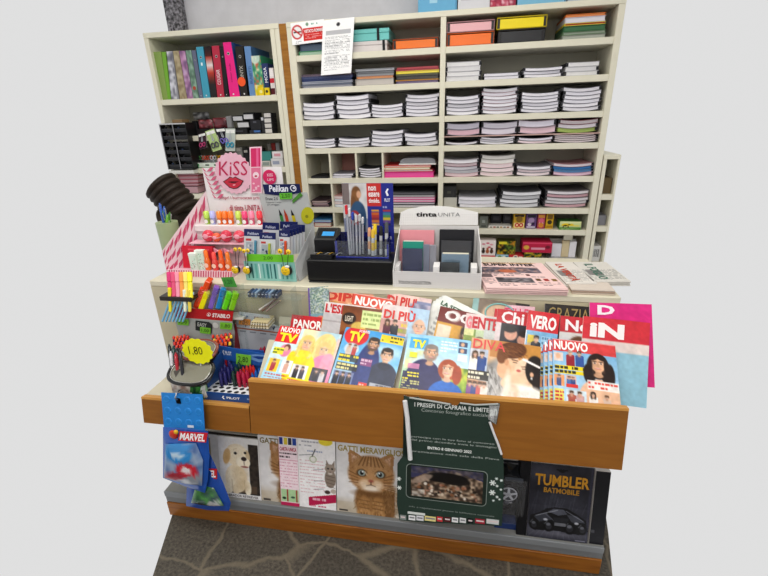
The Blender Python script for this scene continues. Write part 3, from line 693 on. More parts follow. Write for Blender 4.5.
# ------------------------------------------------------------------ second shelf: dark cartons, packs
ZL2 = LZ[1]+TH; ZL3 = LZ[2]+TH; ZL4 = LZ[3]+TH
def block(name, label, cat, x0, y0, x1, y1, Y, d, col, zb=None, group=None, art=None, mt='card', bev=.002):
    """a carton whose front shows between photo corners (x0,y0)-(x1,y1)"""
    a = at((x0+x1)/2, y0, Y); c = at((x0+x1)/2, y1, Y); z0 = c.z if zb is None else zb; zm = (a.z+z0)/2
    X0, X1 = xat(x0, zm, Y), xat(x1, zm, Y)
    t = thing(name, label, cat, ((X0+X1)/2, Y+d/2, z0), group)
    q = MB(); q.box((X0, Y, z0), (X1, Y+d, a.z), col, bev); q.build('carton', mt, t)
    if art:
        q = MB(); art(q, Vector((X0, Y-.0004, a.z)), Vector((X1-X0, 0, 0)), Vector((0, 0, z0-a.z))); q.build('print', 'gloss_print', t)
    return t, a.z
def lab(c='#c9c9cc', box=(.06, .15, .94, .85)): return lambda q, O, U, V: q.rect(box, O, U, V, c, .0008)
YB = YS+.06
dark = '#232326'
_, zz = block('cartridge_box', 'black carton standing at the bottom of the ink cartridge shelf, leftmost', 'box', 234, 128.5, 247, 140, YB, .12, dark, ZL2, 'black cartons on the ink shelf', lab('#4a4a52', (.1, .3, .7, .6)))
_, z2 = block('cartridge_box', 'black carton with pale label in the middle of the ink shelf', 'box', 237, 121.5, 249.5, 128.2, YB, .12, dark, zz+.001, 'black cartons on the ink shelf', lab())
block('cartridge_box', 'black carton with pale label high on the left of ink shelf', 'box', 232.5, 115.5, 243, 121.2, YB, .12, dark, z2+.001, 'black cartons on the ink shelf', lab())
_, zz = block('cartridge_box', 'black carton with a blue patch at the bottom of ink shelf', 'box', 249.5, 130, 261, 139.5, YB, .12, '#2c3038', ZL2, 'black cartons on the ink shelf', lab('#3f6aa8', (.4, .1, .95, .6)))
_, z2 = block('cartridge_box', 'plain black carton stacked on the one with a blue patch', 'box', 250.2, 120, 261, 129.6, YB, .12, '#26262b', zz+.001, 'black cartons on the ink shelf', lab('#55555e', (.3, .1, .6, .3)))
block('cartridge_box', 'black carton with tilted white label, top of the middle pile', 'box', 243.5, 112.5, 254, 119.6, YB, .12, dark, z2+.001, 'black cartons on the ink shelf', lab('#d2d2d4', (.02, .25, .9, .85)))
zz = ZL2
for k in range(5):
    y1 = 138.5-k*5.2
    _, zz = block('ink_box', f'small ink box with a white label, {["lowest", "second from bottom", "middle", "fourth from bottom", "topmost"][k]} of column by the right panel', 'box', 265.5-k*.5, y1-5, 273.4-k*.5, y1, YB-.01, .08, '#2a2a2e', zz+.0006, 'ink boxes in a column', lab('#d0ccc8', (.06, .1, .9, .9)))
block('ink_box', 'black box with a pale tag leaning at the right end of ink shelf', 'box', 261.5, 117, 264.6, 139, YB, .08, '#303034', ZL2, None, lab('#c4c4c8', (.1, .02, .9, .2)))
# clear bag and red packs to the left of them
def pouch(name, label, cat, x0, y0, x1, y1, Y, cols, group=None, mt='wrap', zb=None, th=.03):
    c = at((x0+x1)/2, (y0+y1)/2, Y); z0 = at((x0+x1)/2, y1, Y).z if zb is None else zb; z1 = at((x0+x1)/2, y0, Y).z; X0, X1 = xat(x0, c.z, Y), xat(x1, c.z, Y)
    t = thing(name, label, cat, ((X0+X1)/2, Y+th/2, z0), group)
    q = MB(); w = 14; h = 10; p = Pic(w, h, cols[0]); p.noise(0, 0, 1, 1, cols, .14, 1)
    li = p.a
    for s in (0, 1):
        vs = []; cc = []; fs = []
        for j in range(h):
            for i in range(w):
                u, v = i/(w-1), j/(h-1); e = (math.sin(math.pi*u)*math.sin(math.pi*v))**.4; wob = .004*math.sin(i*2.3+j*1.7)*e
                vs.append((X0+(X1-X0)*u, Y+th/2+(-1 if s == 0 else 1)*(th/2*e+wob), z1+(z0-z1)*v)); cc.append(lin(li[j, i]))
        for j in range(h-1):
            for i in range(w-1): fs.append((j*w+i, (j+1)*w+i, (j+1)*w+i+1, j*w+i+1) if s == 0 else (j*w+i, j*w+i+1, (j+1)*w+i+1, (j+1)*w+i))
        q._add(vs, fs, '#ffffff', True, cc)
    q.build('bag', 'shiny_plastic', t)
    return t
_, zz = block('pen_case_box', 'dark carton under the wine red packets on the second left shelf', 'box', 197, 128.5, 232, 140, YS+.05, .12, '#1f1c1e', ZL2, None, lab('#3a3436', (.55, .1, .8, .5)))
pouch('packet', 'wine red shiny packet left of its twin, under the clear bag', 'packet', 197.5, 119.5, 211.5, 128.5, YS+.05, ['#5a1c24', '#8a3440', '#c07a80', '#3a1418', '#7a2a34'], 'wine red packets', zb=zz+.001)
pouch('packet', 'wine red shiny packet right of its twin, beside grey case', 'packet', 212, 117.5, 226, 128, YS+.05, ['#6a2630', '#9a4a54', '#4a181e', '#7c2c38'], 'wine red packets', zb=zz+.001)
block('grey_case', 'small upright grey case right of the wine red packets', 'case', 226.5, 116, 231.2, 128.3, YS+.045, .03, '#8c8c8e', zz+.001)
_, zz2 = block('pen_case_box', 'black carton with a clear bag of clips on it', 'box', 193, 121, 197, 139, YS+.06, .1, '#222024', ZL2)
pouch('clip_bag', 'clear bag of silver clips at the top of second left shelf', 'bag', 192, 112, 208, 119.8, YS+.16, ['#3a3a3c', '#9a9a9c', '#c8c8ca', '#2a2a2c', '#6a6a6c'], zb=at(200, 119.8, YS+.16).z)
block('carton', 'brown carton on top of the black ink display', 'box', 172, 119.5, 182, 122.6, YS-.045, .08, '#8a7050', at(178, 123, YS-.05).z+.0005)
# black tray tower with its little drawers (pen display)
Y = YS-.05; A = at(166, 123, Y); Z0 = ZL3
t = thing('drawer_tower', 'black pigeonhole tower with silver rails at the left edge', 'display rack', (at(179, 150, Y).x, Y+.08, Z0))
z1 = at(178, 123, Y).z; X0, X1 = xat(164, (z1+Z0)/2, Y), xat(189.5, (z1+Z0)/2, Y)
q = MB(); q.box((X0, Y+.09, Z0), (X1, Y+.11, z1), '#141416'); q.box((X0, Y, Z0), (X0+.004, Y+.09, z1), '#1a1a1c'); q.box((X1-.004, Y, Z0), (X1, Y+.09, z1), '#1a1a1c'); q.box((X0, Y, z1-.004), (X1, Y+.09, z1), '#26262a'); q.box((X0, Y, Z0), (X1, Y+.09, Z0+.006), '#26262a'); q.build('tower_body', 'plastic', t)
q = MB(); xm = (X0+X1)/2; q.box((xm-.003, Y-.002, Z0), (xm+.003, Y, z1), '#8c8c90'); q.box((X0-.002, Y-.002, Z0), (X0+.004, Y, z1), '#77777c'); q.box((X0, Y-.003, z1-.008), (X1, Y-.001, z1), '#c2c2c4'); q.build('silver_rail', 'plastic', t)
for c2 in range(2):
    for r in range(6):
        za = Z0+.008+r*(z1-Z0-.018)/6; xa = X0+.006+c2*(xm-X0)
        q = MB(); q.box((xa, Y+.004, za), (xa+(xm-X0)-.012, Y+.08, za+.022), '#1d1d22', .002); q.box((xa, Y+.002, za+.018), (xa+(xm-X0)-.012, Y+.0045, za+.0225), '#3a3a40'); q.ball((xa+.02, Y+.02, za+.026), .008, ['#2a3a5a', '#3a2a2a', '#2a2a30'][(r+c2) % 3], 8, 6)
        q.build('drawer', 'plastic', t)
q = MB(); za = ZL3; q.box((X0, YS-.055, LZ[2]+.004), (X1, YS-.002, LZ[2]+.026), '#d8d6d0', .002); tag(q.build('price_rail', 'plastic', None, ((X0+X1)/2, YS-.03, LZ[2]+.004)), 'white price rail on the shelf edge below the black tower', 'price rail')
# scissors
def ringpair(q, c, r, col, U, V, lift):
    for s in (-1, 1):
        P = [c+U*(s*r*1.05+r*.85*math.cos(a))+V*(r*1.1*math.sin(a)) for a in [2*math.pi*i/10 for i in range(11)]]; q.tube([p+lift for p in P], r*.3, col, 6)
def scissor_pack(label, tl, tr, bl, Y, card, hand, blade='#c9ccd0'):
    O = at(*tl, Y); U = at(*tr, Y)-O; V = at(*bl, Y)-O; n = V.cross(U).normalized()
    t = thing('scissors_pack', label, 'scissors', O+V+U*.5, 'carded scissors hanging at the left shelf edge')
    q = MB(); q.slab(O, U, V, .002, card, '#d8d8d8'); q.rect((.06, .05, .94, .2), O, U, V, '#f2f2ee'); q.build('card', 'card', t)
    q = MB(); 
    for s in (-1, 1): q.prism([O+U*(.5+s*.05)+V*.1+n*.004, O+U*(.5+s*.12)+V*.5+n*.004, O+U*(.5+s*.02)+V*.55+n*.004], -n*.0015, blade)
    q.build('blades', 'metal', t)
    q = MB(); ringpair(q, O+U*.5+V*.72+n*.006, U.length*.2, hand, U.normalized(), V.normalized(), Vector((0, 0, 0))); q.build('handles', 'plastic', t)
scissor_pack('carded scissors with dark pink handles, left of the white and green card', (198, 134), (205.5, 132), (199.5, 150), YS-.006, '#3a2430', '#c0447a')
scissor_pack('white and green card with grey scissors above the scissor box', (205, 131.5), (214, 128.5), (213, 152), YS-.009, '#b9d08c', '#5a5a62')
scissor_pack('carded scissors with purple handles in the middle of the group', (215, 128.5), (224.5, 127.5), (222, 146), YS-.006, '#23202c', '#7a6cc0')
scissor_pack('carded scissors with teal blue handles at the right of the group', (225.5, 128.5), (235.2, 128.5), (225.5, 151), YS-.0065, '#c4ccc4', '#2f9ab8')
Y = YS+.006; zb = ZL3+.0005; x0, x1 = xat(193.5, zb+.02, Y), xat(222, zb+.02, Y)
t = thing('scissors_box', 'white and green counter box of loose scissors behind the pink display', 'display box', ((x0+x1)/2, Y+.04, zb))
q = MB(); q.box((x0, Y, zb), (x1, Y+.003, zb+.034), '#dfe8dc'); q.box((x0, Y+.08, zb), (x1, Y+.083, zb+.05), '#d8d8d4'); q.box((x0, Y, zb), (x0+.003, Y+.08, zb+.04), '#d8dcd4'); q.box((x1-.003, Y, zb), (x1, Y+.08, zb+.04), '#d8dcd4'); q.box((x0, Y, zb), (x1, Y+.08, zb+.003), '#c8c8c4')
q.rect((.05, .2, .2, .7), (x0, Y, zb+.034), (x1-x0, 0, 0), (0, 0, -.034), '#3fa05a'); q.rect((0, .85, 1, 1), (x0, Y, zb+.034), (x1-x0, 0, 0), (0, 0, -.034), '#3f8a50'); q.rect((.42, .3, .55, .6), (x0, Y, zb+.034), (x1-x0, 0, 0), (0, 0, -.034), '#5a6a5a'); q.rect((.72, .3, .9, .6), (x0, Y, zb+.034), (x1-x0, 0, 0), (0, 0, -.034), '#5a6a5a'); q.build('carton', 'card', t)
for k, c in enumerate(('#4f9a4a', '#c8d0cc', '#e05a34', '#e8502c', '#d8d8dc', '#e8c420', '#e8a020')):
    xx = x0+.018+(x1-x0-.036)*k/6; q0 = thing('scissors', f'loose scissors in the counter box, {NTH[k]} from the left', 'scissors', (xx, Y+.03+.02*(k % 2), zb+.004), 'scissors in the counter box')
    q = MB(); q.box((xx-.005, Y+.03+.02*(k % 2), zb+.004), (xx+.005, Y+.033+.02*(k % 2), zb+.05), '#b9bcc0'); q.build('blades', 'metal', q0)
    q = MB(); ringpair(q, Vector((xx, Y+.032+.02*(k % 2), zb+.063)), .011, c, Vector((1, 0, 0)), Vector((0, 0, 1)), Vector((0, 0, 0))); q.build('handles', 'plastic', q0)
# third shelf, right part
_, zz = block('carton', 'white carton with grey print at right end of third left shelf', 'box', 271, 158.5, 283, 170, YS+.03, .12, '#d6d4d6', ZL3, 'white cartons, third left shelf', lab('#9aa0b4', (.15, .3, .7, .7)))
block('carton', 'white carton with pink print, on the grey printed one', 'box', 272, 151.5, 282.5, 158.2, YS+.03, .12, '#e0dcde', zz+.001, 'white cartons, third left shelf', lab('#d49aa4', (.2, .3, .8, .7)))
_, zz = block('carton', 'white carton in the middle of the third left shelf', 'box', 262, 161, 270.2, 170, YS+.04, .12, '#c4c2bc', ZL3, None, lab('#8a9490', (.1, .2, .9, .8)))
_, zz = block('carton', 'teal carton above the pale one on the third left shelf', 'box', 260.5, 151.5, 271, 156.5, YS+.05, .1, '#3f8a84', zz+.001)
for k, (a, c, col) in enumerate(((236, 243, '#8a8a86'), (243.6, 249.5, '#1e1e20'), (250, 256.8, '#6a6c66'), (257.3, 260.3, '#2a2a2c'))):
    block('carton', f'{["grey", "black", "olive grey", "narrow black"][k]} carton on third left shelf, {NTH[k]} from the left', 'box', a, 147+k % 2*2, c, 168, YS+.08, .1, col, ZL3, None, lab('#b9b6ae', (.2, .06, .8, .2)))
for k in range(3):
    block('carton', f'narrow {["beige", "red", "pale grey"][k]} carton standing at the back of third left shelf', 'box', 268+k*4.2, 143.5-k*.3, 271.6+k*4.2, 150, YS+.2, .04, ['#b9b4ac', '#c94a44', '#c8c8cc'][k], ZL3)
# fourth shelf: pink red folders, dark ones below
z = ZL4
for k, (c, th, nm) in enumerate((('#241c20', .05, 'black'), ('#8a3a44', .02, 'wine'), ('#b04a58', .025, 'crimson'), ('#c86a7a', .022, 'rose'), ('#9a2a34', .016, 'dark red'))):
    folder('folder', f'{nm} folder in the pile behind the brown quilted sleeve', 'folder', 172, 198, z, th, c, page='#c8a0a8', group='red folders, fourth left shelf'); z += th+.0004
# ================================================================== right bay, seventh and eighth shelf
ZR7, ZR8 = ZT[6], ZT[7]
def art_box(fg, *shapes):
    def f(q, O, U, V):
        for s in shapes:
            if s[0] == 'r': q.rect(s[1], O, U, V, s[2], s[3] if len(s) > 3 else .0005)
            elif s[0] == 'd': q.disc(*s[1], O, U, V, s[2], s[3] if len(s) > 3 else .0007, 16)
            elif s[0] == 't': q.text(s[1], O, U, V, s[2], s[3], .02, .001)
    return f
block('carton', 'dark box left of the exercise books, sixth shelf', 'box', 443.5, 186, 456, 197, YS+.05, .12, '#3a3a3a', ZT[5]+.052, None, lab('#55554f', (.3, .4, .6, .6)))
block('carton', 'pale grey carton carrying the dark box on the sixth shelf', 'box', 443.5, 197.6, 457, 208, YS+.045, .13, '#c6c4bc', ZT[5])
GB = 'boxes on the seventh shelf'
block('carton', 'dark grey box at the left end of the seventh shelf', 'box', 479.5, 216.5, 488, 232.5, YS+.03, .1, '#6c7068', ZR7, GB, art_box(0, ('r', (.3, .3, .65, .55), '#9aa09a'), ('r', (.2, .75, .8, .9), '#4a4e48')))
block('carton', 'black box behind the white strip of pictures, seventh shelf', 'box', 491, 214, 501.5, 226, YS+.14, .08, '#3c3c40', ZR7, GB, lab('#55555c', (.2, .2, .8, .6)))
block('carton', 'charcoal box right of the black one, behind the picture strip', 'box', 503, 213, 511.5, 226, YS+.14, .08, '#55555c', ZR7, GB, lab('#77777c', (.2, .3, .8, .6)))
def strip(q, O, U, V):
    for i in range(6): q.rect((.06+i*.15, .2, .17+i*.15, .8), O, U, V, ['#8a8478', '#a05a4a', '#6a6a5a', '#b08a5a', '#7a7a80', '#94664a'][i])
block('carton', 'low white box with a row of small pictures, seventh shelf', 'box', 488.5, 226, 511, 233, YS+.03, .08, '#e2e0da', ZR7, GB, strip)
block('game_box', 'yellow upright game box with two red rings', 'game box', 513.5, 214, 525, 232.5, YS+.03, .05, '#c8a02c', ZR7, GB, art_box(0, ('r', (.1, .04, .9, .2), '#3a2a1c'), ('d', (.5, .36, .28), '#8a6a2c'), ('r', (.05, .6, .95, .95), '#e8d49a'), ('d', (.33, .76, .2), '#c4302c'), ('d', (.68, .76, .2), '#c4302c'), ('d', (.33, .76, .1), '#e8c8a0', .001), ('d', (.68, .76, .1), '#e8c8a0', .001)))
block('game_box', 'purple upright game box with white print', 'game box', 526, 214, 536.5, 232, YS+.03, .05, '#6a4a7c', ZR7, GB, art_box(0, ('r', (.1, .06, .9, .24), '#2a2434'), ('d', (.5, .45, .3), '#a890b4'), ('d', (.35, .7, .18), '#d8ccd8'), ('d', (.7, .66, .15), '#3a2a4a'), ('r', (.1, .84, .9, .94), '#cfc6d6')))
block('game_box', 'pink and orange upright game box', 'game box', 537.5, 214, 545, 232.5, YS+.03, .05, '#b04a5c', ZR7, GB, art_box(0, ('r', (.1, .05, .9, .25), '#d89a3c'), ('d', (.5, .45, .35), '#e06a8a'), ('d', (.5, .75, .35), '#d88a34'), ('r', (.2, .58, .8, .64), '#f0d8c8')))
block('game_box', 'narrow yellow game box at the end of the upright ones', 'game box', 546, 214, 553.5, 232, YS+.03, .05, '#d0a820', ZR7, GB, art_box(0, ('r', (.15, .05, .85, .35), '#7a5a1c'), ('d', (.5, .55, .3), '#3a2a18'), ('r', (.1, .78, .9, .92), '#a87c1c')))
def savanna(q, O, U, V):
    p = Pic(44, 28, '#b9cc8c'); p.grad(0, 0, 1, .5, '#e6e8b0', '#c4d08a'); p.rect(0, .68, 1, 1, '#5a8a3c'); p.ell(.3, .42, .2, .12, '#e8c81c'); p.ell(.55, .4, .1, .08, '#e8c81c'); p.ell(.28, .5, .08, .05, '#2a2418'); p.ell(.45, .36, .05, .03, '#2a2418'); p.line(.2, .5, .18, .75, .04, '#2a2418'); p.line(.4, .5, .42, .72, .04, '#3a3020'); p.rect(.64, .45, .92, .56, '#e8d44a'); p.lines(.1, .76, .8, .95, 2, '#c8d8a0', .6)
    q.grid(p, O+Vector((0, -.0006, 0)), U, V)
block('game_box', 'green and yellow picture box alone at the right of the seventh shelf', 'game box', 559.5, 221.5, 581, 235.5, YS+.01, .09, '#4a7a3a', ZR7, GB, savanna)
Z8 = at(520, 263.5, YS).z
def paws(q, O, U, V):
    p = Pic(36, 44, '#f2e8e4'); p.rect(0, .8, 1, 1, '#d8344c'); 
    for (x, y, c) in ((.25, .2, '#e08a9a'), (.5, .15, '#d86a80'), (.72, .22, '#e8a0ac'), (.6, .36, '#c84a5c')): p.ell(x, y, .1, .05, c)
    for x, c in ((.25, '#3a2a24'), (.5, '#b0603a'), (.75, '#5a3a2c')): p.ell(x, .58, .1, .13, c); p.ell(x, .44, .07, .06, c)
    p.lines(.1, .85, .9, .97, 1, '#f6dce0', .8); q.grid(p, O+Vector((0, -.0006, 0)), U, V)
block('game_box', 'white and red picture box at the left end of the lowest shelf', 'game box', 479.5, 240.5, 495.5, 263, YS+.01, .07, '#e8dcd8', ZR8, None, paws)
def jungle(q, O, U, V):
    p = Pic(36, 28, '#4a4a20'); p.noise(0, 0, 1, 1, ['#e0b828', '#3a5a20', '#2a2414', '#c8842c', '#6a8a34', '#1c1a10'], .09, .95); p.rect(.08, .08, .5, .25, '#e8d83c'); q.grid(p, O+Vector((0, -.0006, 0)), U, V)
_, zz = block('game_box', 'light blue low box under the jungle coloured one', 'game box', 495.8, 255, 508.5, 263, YS+.01, .08, '#a8c8d8', ZR8, None, art_box(0, ('d', (.3, .5, .15), '#5a9a5a'), ('d', (.65, .5, .12), '#e8e8e0'), ('r', (.75, .2, .95, .5), '#4a8ac0')))
block('game_box', 'yellow and green jungle coloured box, lowest shelf', 'game box', 497.5, 241, 515.5, 254.8, YS+.02, .07, '#4a4a20', zz+.001, None, jungle)
block('game_box', 'low red box with a picture beside the light blue one', 'game box', 509, 255.2, 523.5, 263, YS+.005, .08, '#c42a34', ZR8, None, art_box(0, ('d', (.45, .5, .2), '#e8c8b0'), ('d', (.45, .5, .1), '#3a5a8a', .001), ('r', (.68, .25, .92, .6), '#f0dcd0')))
_, zz = block('game_box', 'green speckled box carrying the crimson one', 'game box', 524, 252, 541.5, 263, YS+.005, .1, '#3a5a2c', ZR8, None, jungle)
def crim(q, O, U, V):
    p = Pic(50, 20, '#c02048'); p.rect(.3, .5, .75, .7, '#e8a0b4'); p.ell(.14, .5, .1, .08, '#e0b44a'); p.ell(.85, .45, .08, .06, '#7a1430'); p.rect(0, 0, 1, .16, '#e04a70'); q.grid(p, O+Vector((0, -.0006, 0)), U, V)
block('game_box', 'long crimson box lying on the green speckled one', 'game box', 522.5, 242.5, 552, 251.8, YS-.01, .12, '#b01c40', zz+.001, None, crim)
t = thing('brochure_holder', 'grey holder with white leaflets at the right of the lowest shelf', 'leaflet holder', (at(563, 260, YS).x, YS+.05, ZR8))
X0, X1 = xat(550, ZR8+.05, YS), xat(578, ZR8+.05, YS)
q = MB(); q.box((X0, YS, ZR8), (X1, YS+.1, ZR8+.018), '#a8a8a6', .002); q.box((X0, YS+.09, ZR8), (X1, YS+.1, ZR8+.12), '#b9b9b4', .002); q.build('holder', 'plastic', t)
for k, (a, c, col, h) in enumerate(((551.5, 561, '#e4e4ea', .085), (561.3, 568.5, '#d8c8a4', .105), (568.8, 575.5, '#eceaee', .1))):
    q = MB(); x0, x1 = xat(a, ZR8+.05, YS+.03), xat(c, ZR8+.05, YS+.03); q.box((x0, YS+.03, ZR8+.0185), (x1, YS+.05, ZR8+.018+h), col, .001)
    tag(q.build('leaflet', 'paper', None, ((x0+x1)/2, YS+.04, ZR8+.0185)), f'{["white", "cream", "white"][k]} leaflet stack in grey holder, {NTH[k]} from the left', 'leaflets')
q = MB(); X0, X1 = xat(563.5, ZB[6]-.02, YS-.004), xat(572.5, ZB[6]-.02, YS-.004); q.box((X0, YS-.004, ZB[6]-.028), (X1, YS-.002, ZB[6]+.002), '#b0ac9c'); tag(q.build('price_tag', 'paper', None, ((X0+X1)/2, YS-.004, ZB[6]-.028)), 'small beige price tag on the board above the leaflet holder', 'price tag')
# neighbour shelf at the right edge
for k, (zb, h, c, l) in enumerate(((.83+TH, .06, '#8a8a90', 'grey carton in the narrow shelving at the right edge'), (.6+TH, .1, '#d8d8d8', 'white carton with a barcode in the narrow right shelving'), (1.02+TH, .09, '#6a5a3c', 'brown box on the upper board of narrow right shelving'))):
    q = MB(); q.box((.814, YS+.03, zb), (.864, YS+.15, zb+h), c, .002)
    if k == 1:
        for i in range(7): q.rect((.15+i*.1, .2, .18+i*.1+.03*(i % 2), .7), (.814, YS+.03, zb+h), (.05, 0, 0), (0, 0, -h), '#2a2a2a')
    tag(q.build('carton', 'card', None, (.84, YS+.09, zb)), l, 'box')
# ================================================================== counter and magazine rack
CT = .9; CY = 1.485
CALU = Vector((0, math.cos(math.radians(79)), math.sin(math.radians(79)))); CALN = Vector((0, -CALU.z, CALU.y))
t = thing('shop_counter', 'cream laminate shop counter behind the magazine rack', 'counter', (-.4, 1.7, 0))
q = MB(); q.box((-1.28, CY, CT-.025), (.56, 1.93, CT), '#dcd6c0', .003); q.build('countertop', 'laminate', t)
q = MB(); q.box((-1.28, CY+.002, 0), (.56, CY+.02, CT-.0255), '#c9c0a4', .001); q.build('front_panel', 'laminate', t)
q = MB(); q.box((.54, CY+.021, 0), (.56, 1.92, CT-.0255), '#cfc8b0'); q.build('end_panel', 'laminate', t)
q = MB(); q.box((-1.28, CY+.021, 0), (-1.26, 1.92, CT-.0255), '#cfc8b0'); q.build('end_panel', 'laminate', t)
LB = Vector((0, 1.13, .467)); LU = Vector((0, .037, .188)).normalized(); LN = Vector((0, -LU.z, LU.y))
def onlip(px, py, off=0): return plane(px, py, LB+LN*off, LN)
XA, XB, XE = -1.145, -.712, .52
Ltall = (onlip(440, 394.6)-LB).dot(LU); Llow = (onlip(225, 404.5)-LB).dot(LU)
t = thing('magazine_rack', 'beech fronted magazine rack on a wooden plinth, full of magazines', 'rack', (-.3, 1.3, 0))
def board(name, x0, x1, L, mt, edge=True):
    q = MB(); O = LB+Vector((x0, 0, 0))+LU*L; q.slab(O, (x1-x0, 0, 0), -LU*L, .02, '#a06a22'); o = q.build(name, mt, t)
    if edge:
        q = MB(); q.slab(O+LU*.0015+LN*.0008, (x1-x0, 0, 0), -LU*.0085, .0225, '#c58d42'); q.build('top_edge', 'beech_edge', o)
board('front_board', XB, XE, Ltall, 'beech'); board('low_front_board', XA, XB-.003, Llow, 'beech')
LEDGE = (LB+LU*Llow).z-.004
q = MB(); q.box((XA, 1.165, LEDGE-.018), (XB-.003, CY-.001, LEDGE), '#cfc8b2', .001); q.build('ledge', 'laminate', t)
PA0, PAN = Vector((0, 1.195, .655)), Vector((0, -math.sin(math.radians(36)), math.cos(math.radians(36))))
PB0, PBN = Vector((0, 1.33, .62)), Vector((0, -math.sin(math.radians(60)), math.cos(math.radians(60))))
UA, UB = Vector((0, PAN.z, -PAN.y)), Vector((0, PBN.z, -PBN.y))
def onA(px, py, off=0): return plane(px, py, PA0+PAN*off, PAN)
def onB(px, py, off=0): return plane(px, py, PB0+PBN*off, PBN)
q = MB(); q.slab(PA0-PAN*.034+UA*.17+Vector((XB+.004, 0, 0)), (XE-XB-.004, 0, 0), -UA*.17, .012, '#c9c2ac'); q.build('lower_slope', 'laminate', t)
q = MB(); q.slab(PB0-PBN*.045+UB*.2+Vector((XB+.004, 0, 0)), (XE-XB-.004, 0, 0), -UB*.23, .008, '#c9c2ac'); q.build('upper_slope', 'laminate', t)
q = MB(); q.box((XB+.004, 1.16, .467), (XE, CY-.001, .479), '#8a6a3a'); q.build('rack_bottom', 'laminate', t)
q = MB(); q.box((XA, 1.16, .456), (XE, CY-.001, .4665), '#7a6a4a'); q.build('underside', 'laminate', t)
ZS = .125
q = MB(); q.box((XA, 1.135, ZS-.01), (XE, 1.45, ZS), '#8a8a86', .001); q.build('bottom_shelf', 'laminate', t)
q = MB(); q.box((XA, 1.127, .1), (XE, 1.134, ZS+.002), '#85888a', .002); q.box((XA, 1.131, .07), (XE, 1.136, .099), '#77797a', .001); q.build('metal_edge', 'laminate', t)
q = MB(); q.box((XA, 1.126, 0), (XE, 1.15, .0695), '#9a5c1c', .002); q.build('plinth', 'toe_wood', t)
q = MB(); q.box((XA, 1.44, ZS+.001), (XE, 1.45, .456), '#a8a294'); q.build('back_panel', 'laminate', t)
# ------------------------------------------------------------------ magazines
MAGG = 'magazines in the rack'
def magazine(tl, tr, pl, off, paint, post, label, h=.285, t=.006, w=72, bulge=.003, wmax=None, group=MAGG, width=None, spine=None, name='magazine', cat='magazine', cut=None):
    """printed cover with its top corners under photo points tl and tr on the rack plane pl"""
    O = pl(*tl, off); U = pl(*tr, off)-O
    n = {onA: PAN, onB: PBN}.get(pl) if pl in (onA, onB) else CALN
    if width: U = U.normalized()*width
    if pl is onA: h = (O-PA0-PAN*off).dot(UA)+.004
    V = U.cross(n).normalized()*h
    th = thing(name, label, cat, O+U*.5+V, group)
    hh = int(w*V.length/U.length); cutf = cut or 1.0
    p = Pic(w, hh); paint(p); p.grain(.035, .035)
    q = MB(); q.slab(O, U, V, t, '#f0ece6', spine or '#e6e2dc'); q.build('pages', 'paper', th)
    q = MB(); q.grid(p, O+n*.0008, U, V, bulge)
    if post: post(q, O+n*(.0012+bulge), U, V)
    q.build('cover', 'gloss_print', th)
    return th, n, V
def under(th, d, labels):
    """further copies of the same issue, shifted by d each"""
    for i, l in enumerate(labels):
        c = copy_tree(th); c.location = th.location+Vector(d)*(i+1); c['label'] = l
SK = '#e6b896'
def c_nuovotv(p):
    p.grad(0, 0, 1, 1, '#f6e6b8', '#f4d8c4'); p.rect(0, 0, .4, .62, '#cfe6ee'); p.rect(0, .6, .42, 1, '#a8d8ec'); p.ell(.83, .05, .2, .14, '#8fc4e8', .7, soft=8)
    p.ell(.8, .3, .17, .24, '#f2d488'); p.fur(.66, .14, .96, .5, 60, ['#fbe8b8', '#e0b868'], .07, .012, .4, 95, 25, '#f2d488'); p.face(.8, .33, .08, '#f0c8a8', '#eecb84', 'long'); p.ell(.83, .75, .2, .3, '#f08ab0'); p.ell(.9, .55, .1, .16, '#f4a0b8')
    p.ell(.52, .74, .23, .3, '#f2de1e'); p.rect(.4, .6, .72, 1, '#f2de1e'); p.ell(.36, .56, .07, .12, '#f0d81a')
    p.face(.52, .26, .085, '#f0c09c', '#f0d27a', 'long'); p.ell(.52, .44, .13, .05, '#f2e032'); p.fur(.39, .2, .44, .46, 40, ['#f8e8a8', '#d8b050', '#e8c868'], .06, .01, .5, 95, 25); p.fur(.6, .2, .65, .46, 40, ['#f8e8a8', '#d8b050', '#e8c868'], .06, .01, .5, 95, 25)
    p.rect(0, 0, .36, .3, '#e0282c'); p.ell(.22, .44, .09, .1, '#e88aa8'); p.ell(.24, .38, .05, .05, '#6a3a2c'); p.ell(.23, .41, .035, .04, SK)
    p.rect(.03, .4, .2, .52, '#e8e23a'); p.lines(.04, .41, .2, .52, 2, '#3a5a2a')
    for x, c in ((.03, '#f0c83c'), (.24, '#e6f0f4')): p.rect(x, .6, x+.17, .82, c); p.person(x+.085, .61, .82, SK, '#5a3a28', '#b03a4a' if x < .1 else '#e0b0a0')
    p.lines(.03, .85, .38, .98, 3, '#c83a3a')
    for x, c in ((.42, '#e4e6ee'), (.72, '#3a3a4a')): p.rect(x, .64, x+.23, .87, c); p.person(x+.07, .66, .87, SK, '#3a2a20', '#2a2a34'); p.person(x+.16, .66, .87, SK, '#2a2420', '#c8c8d0' if x > .5 else '#4a4a5a')
    p.rect(.4, .89, .97, .94, '#d8283a'); p.rect(.4, .95, .97, .995, '#d8283a'); p.lines(.41, .89, .96, .995, 2, '#fbeeee', .9, .5); p.rect(.95, .1, 1, .6, '#f0b8b8', .5)
def t_nuovotv(q, O, U, V): q.text('NUOVO', O, U, V, (.04, .02, .35, .12), '#f6f2ee', .035); q.text('TV', O, U, V, (.05, .13, .34, .29), '#f8e020', .05)
th, n, V = magazine((281, 325.5), (342, 334.8), onA, 0, c_nuovotv, t_nuovotv, 'magazine in the front row left end, blonde woman in yellow dress on cover', w=84)
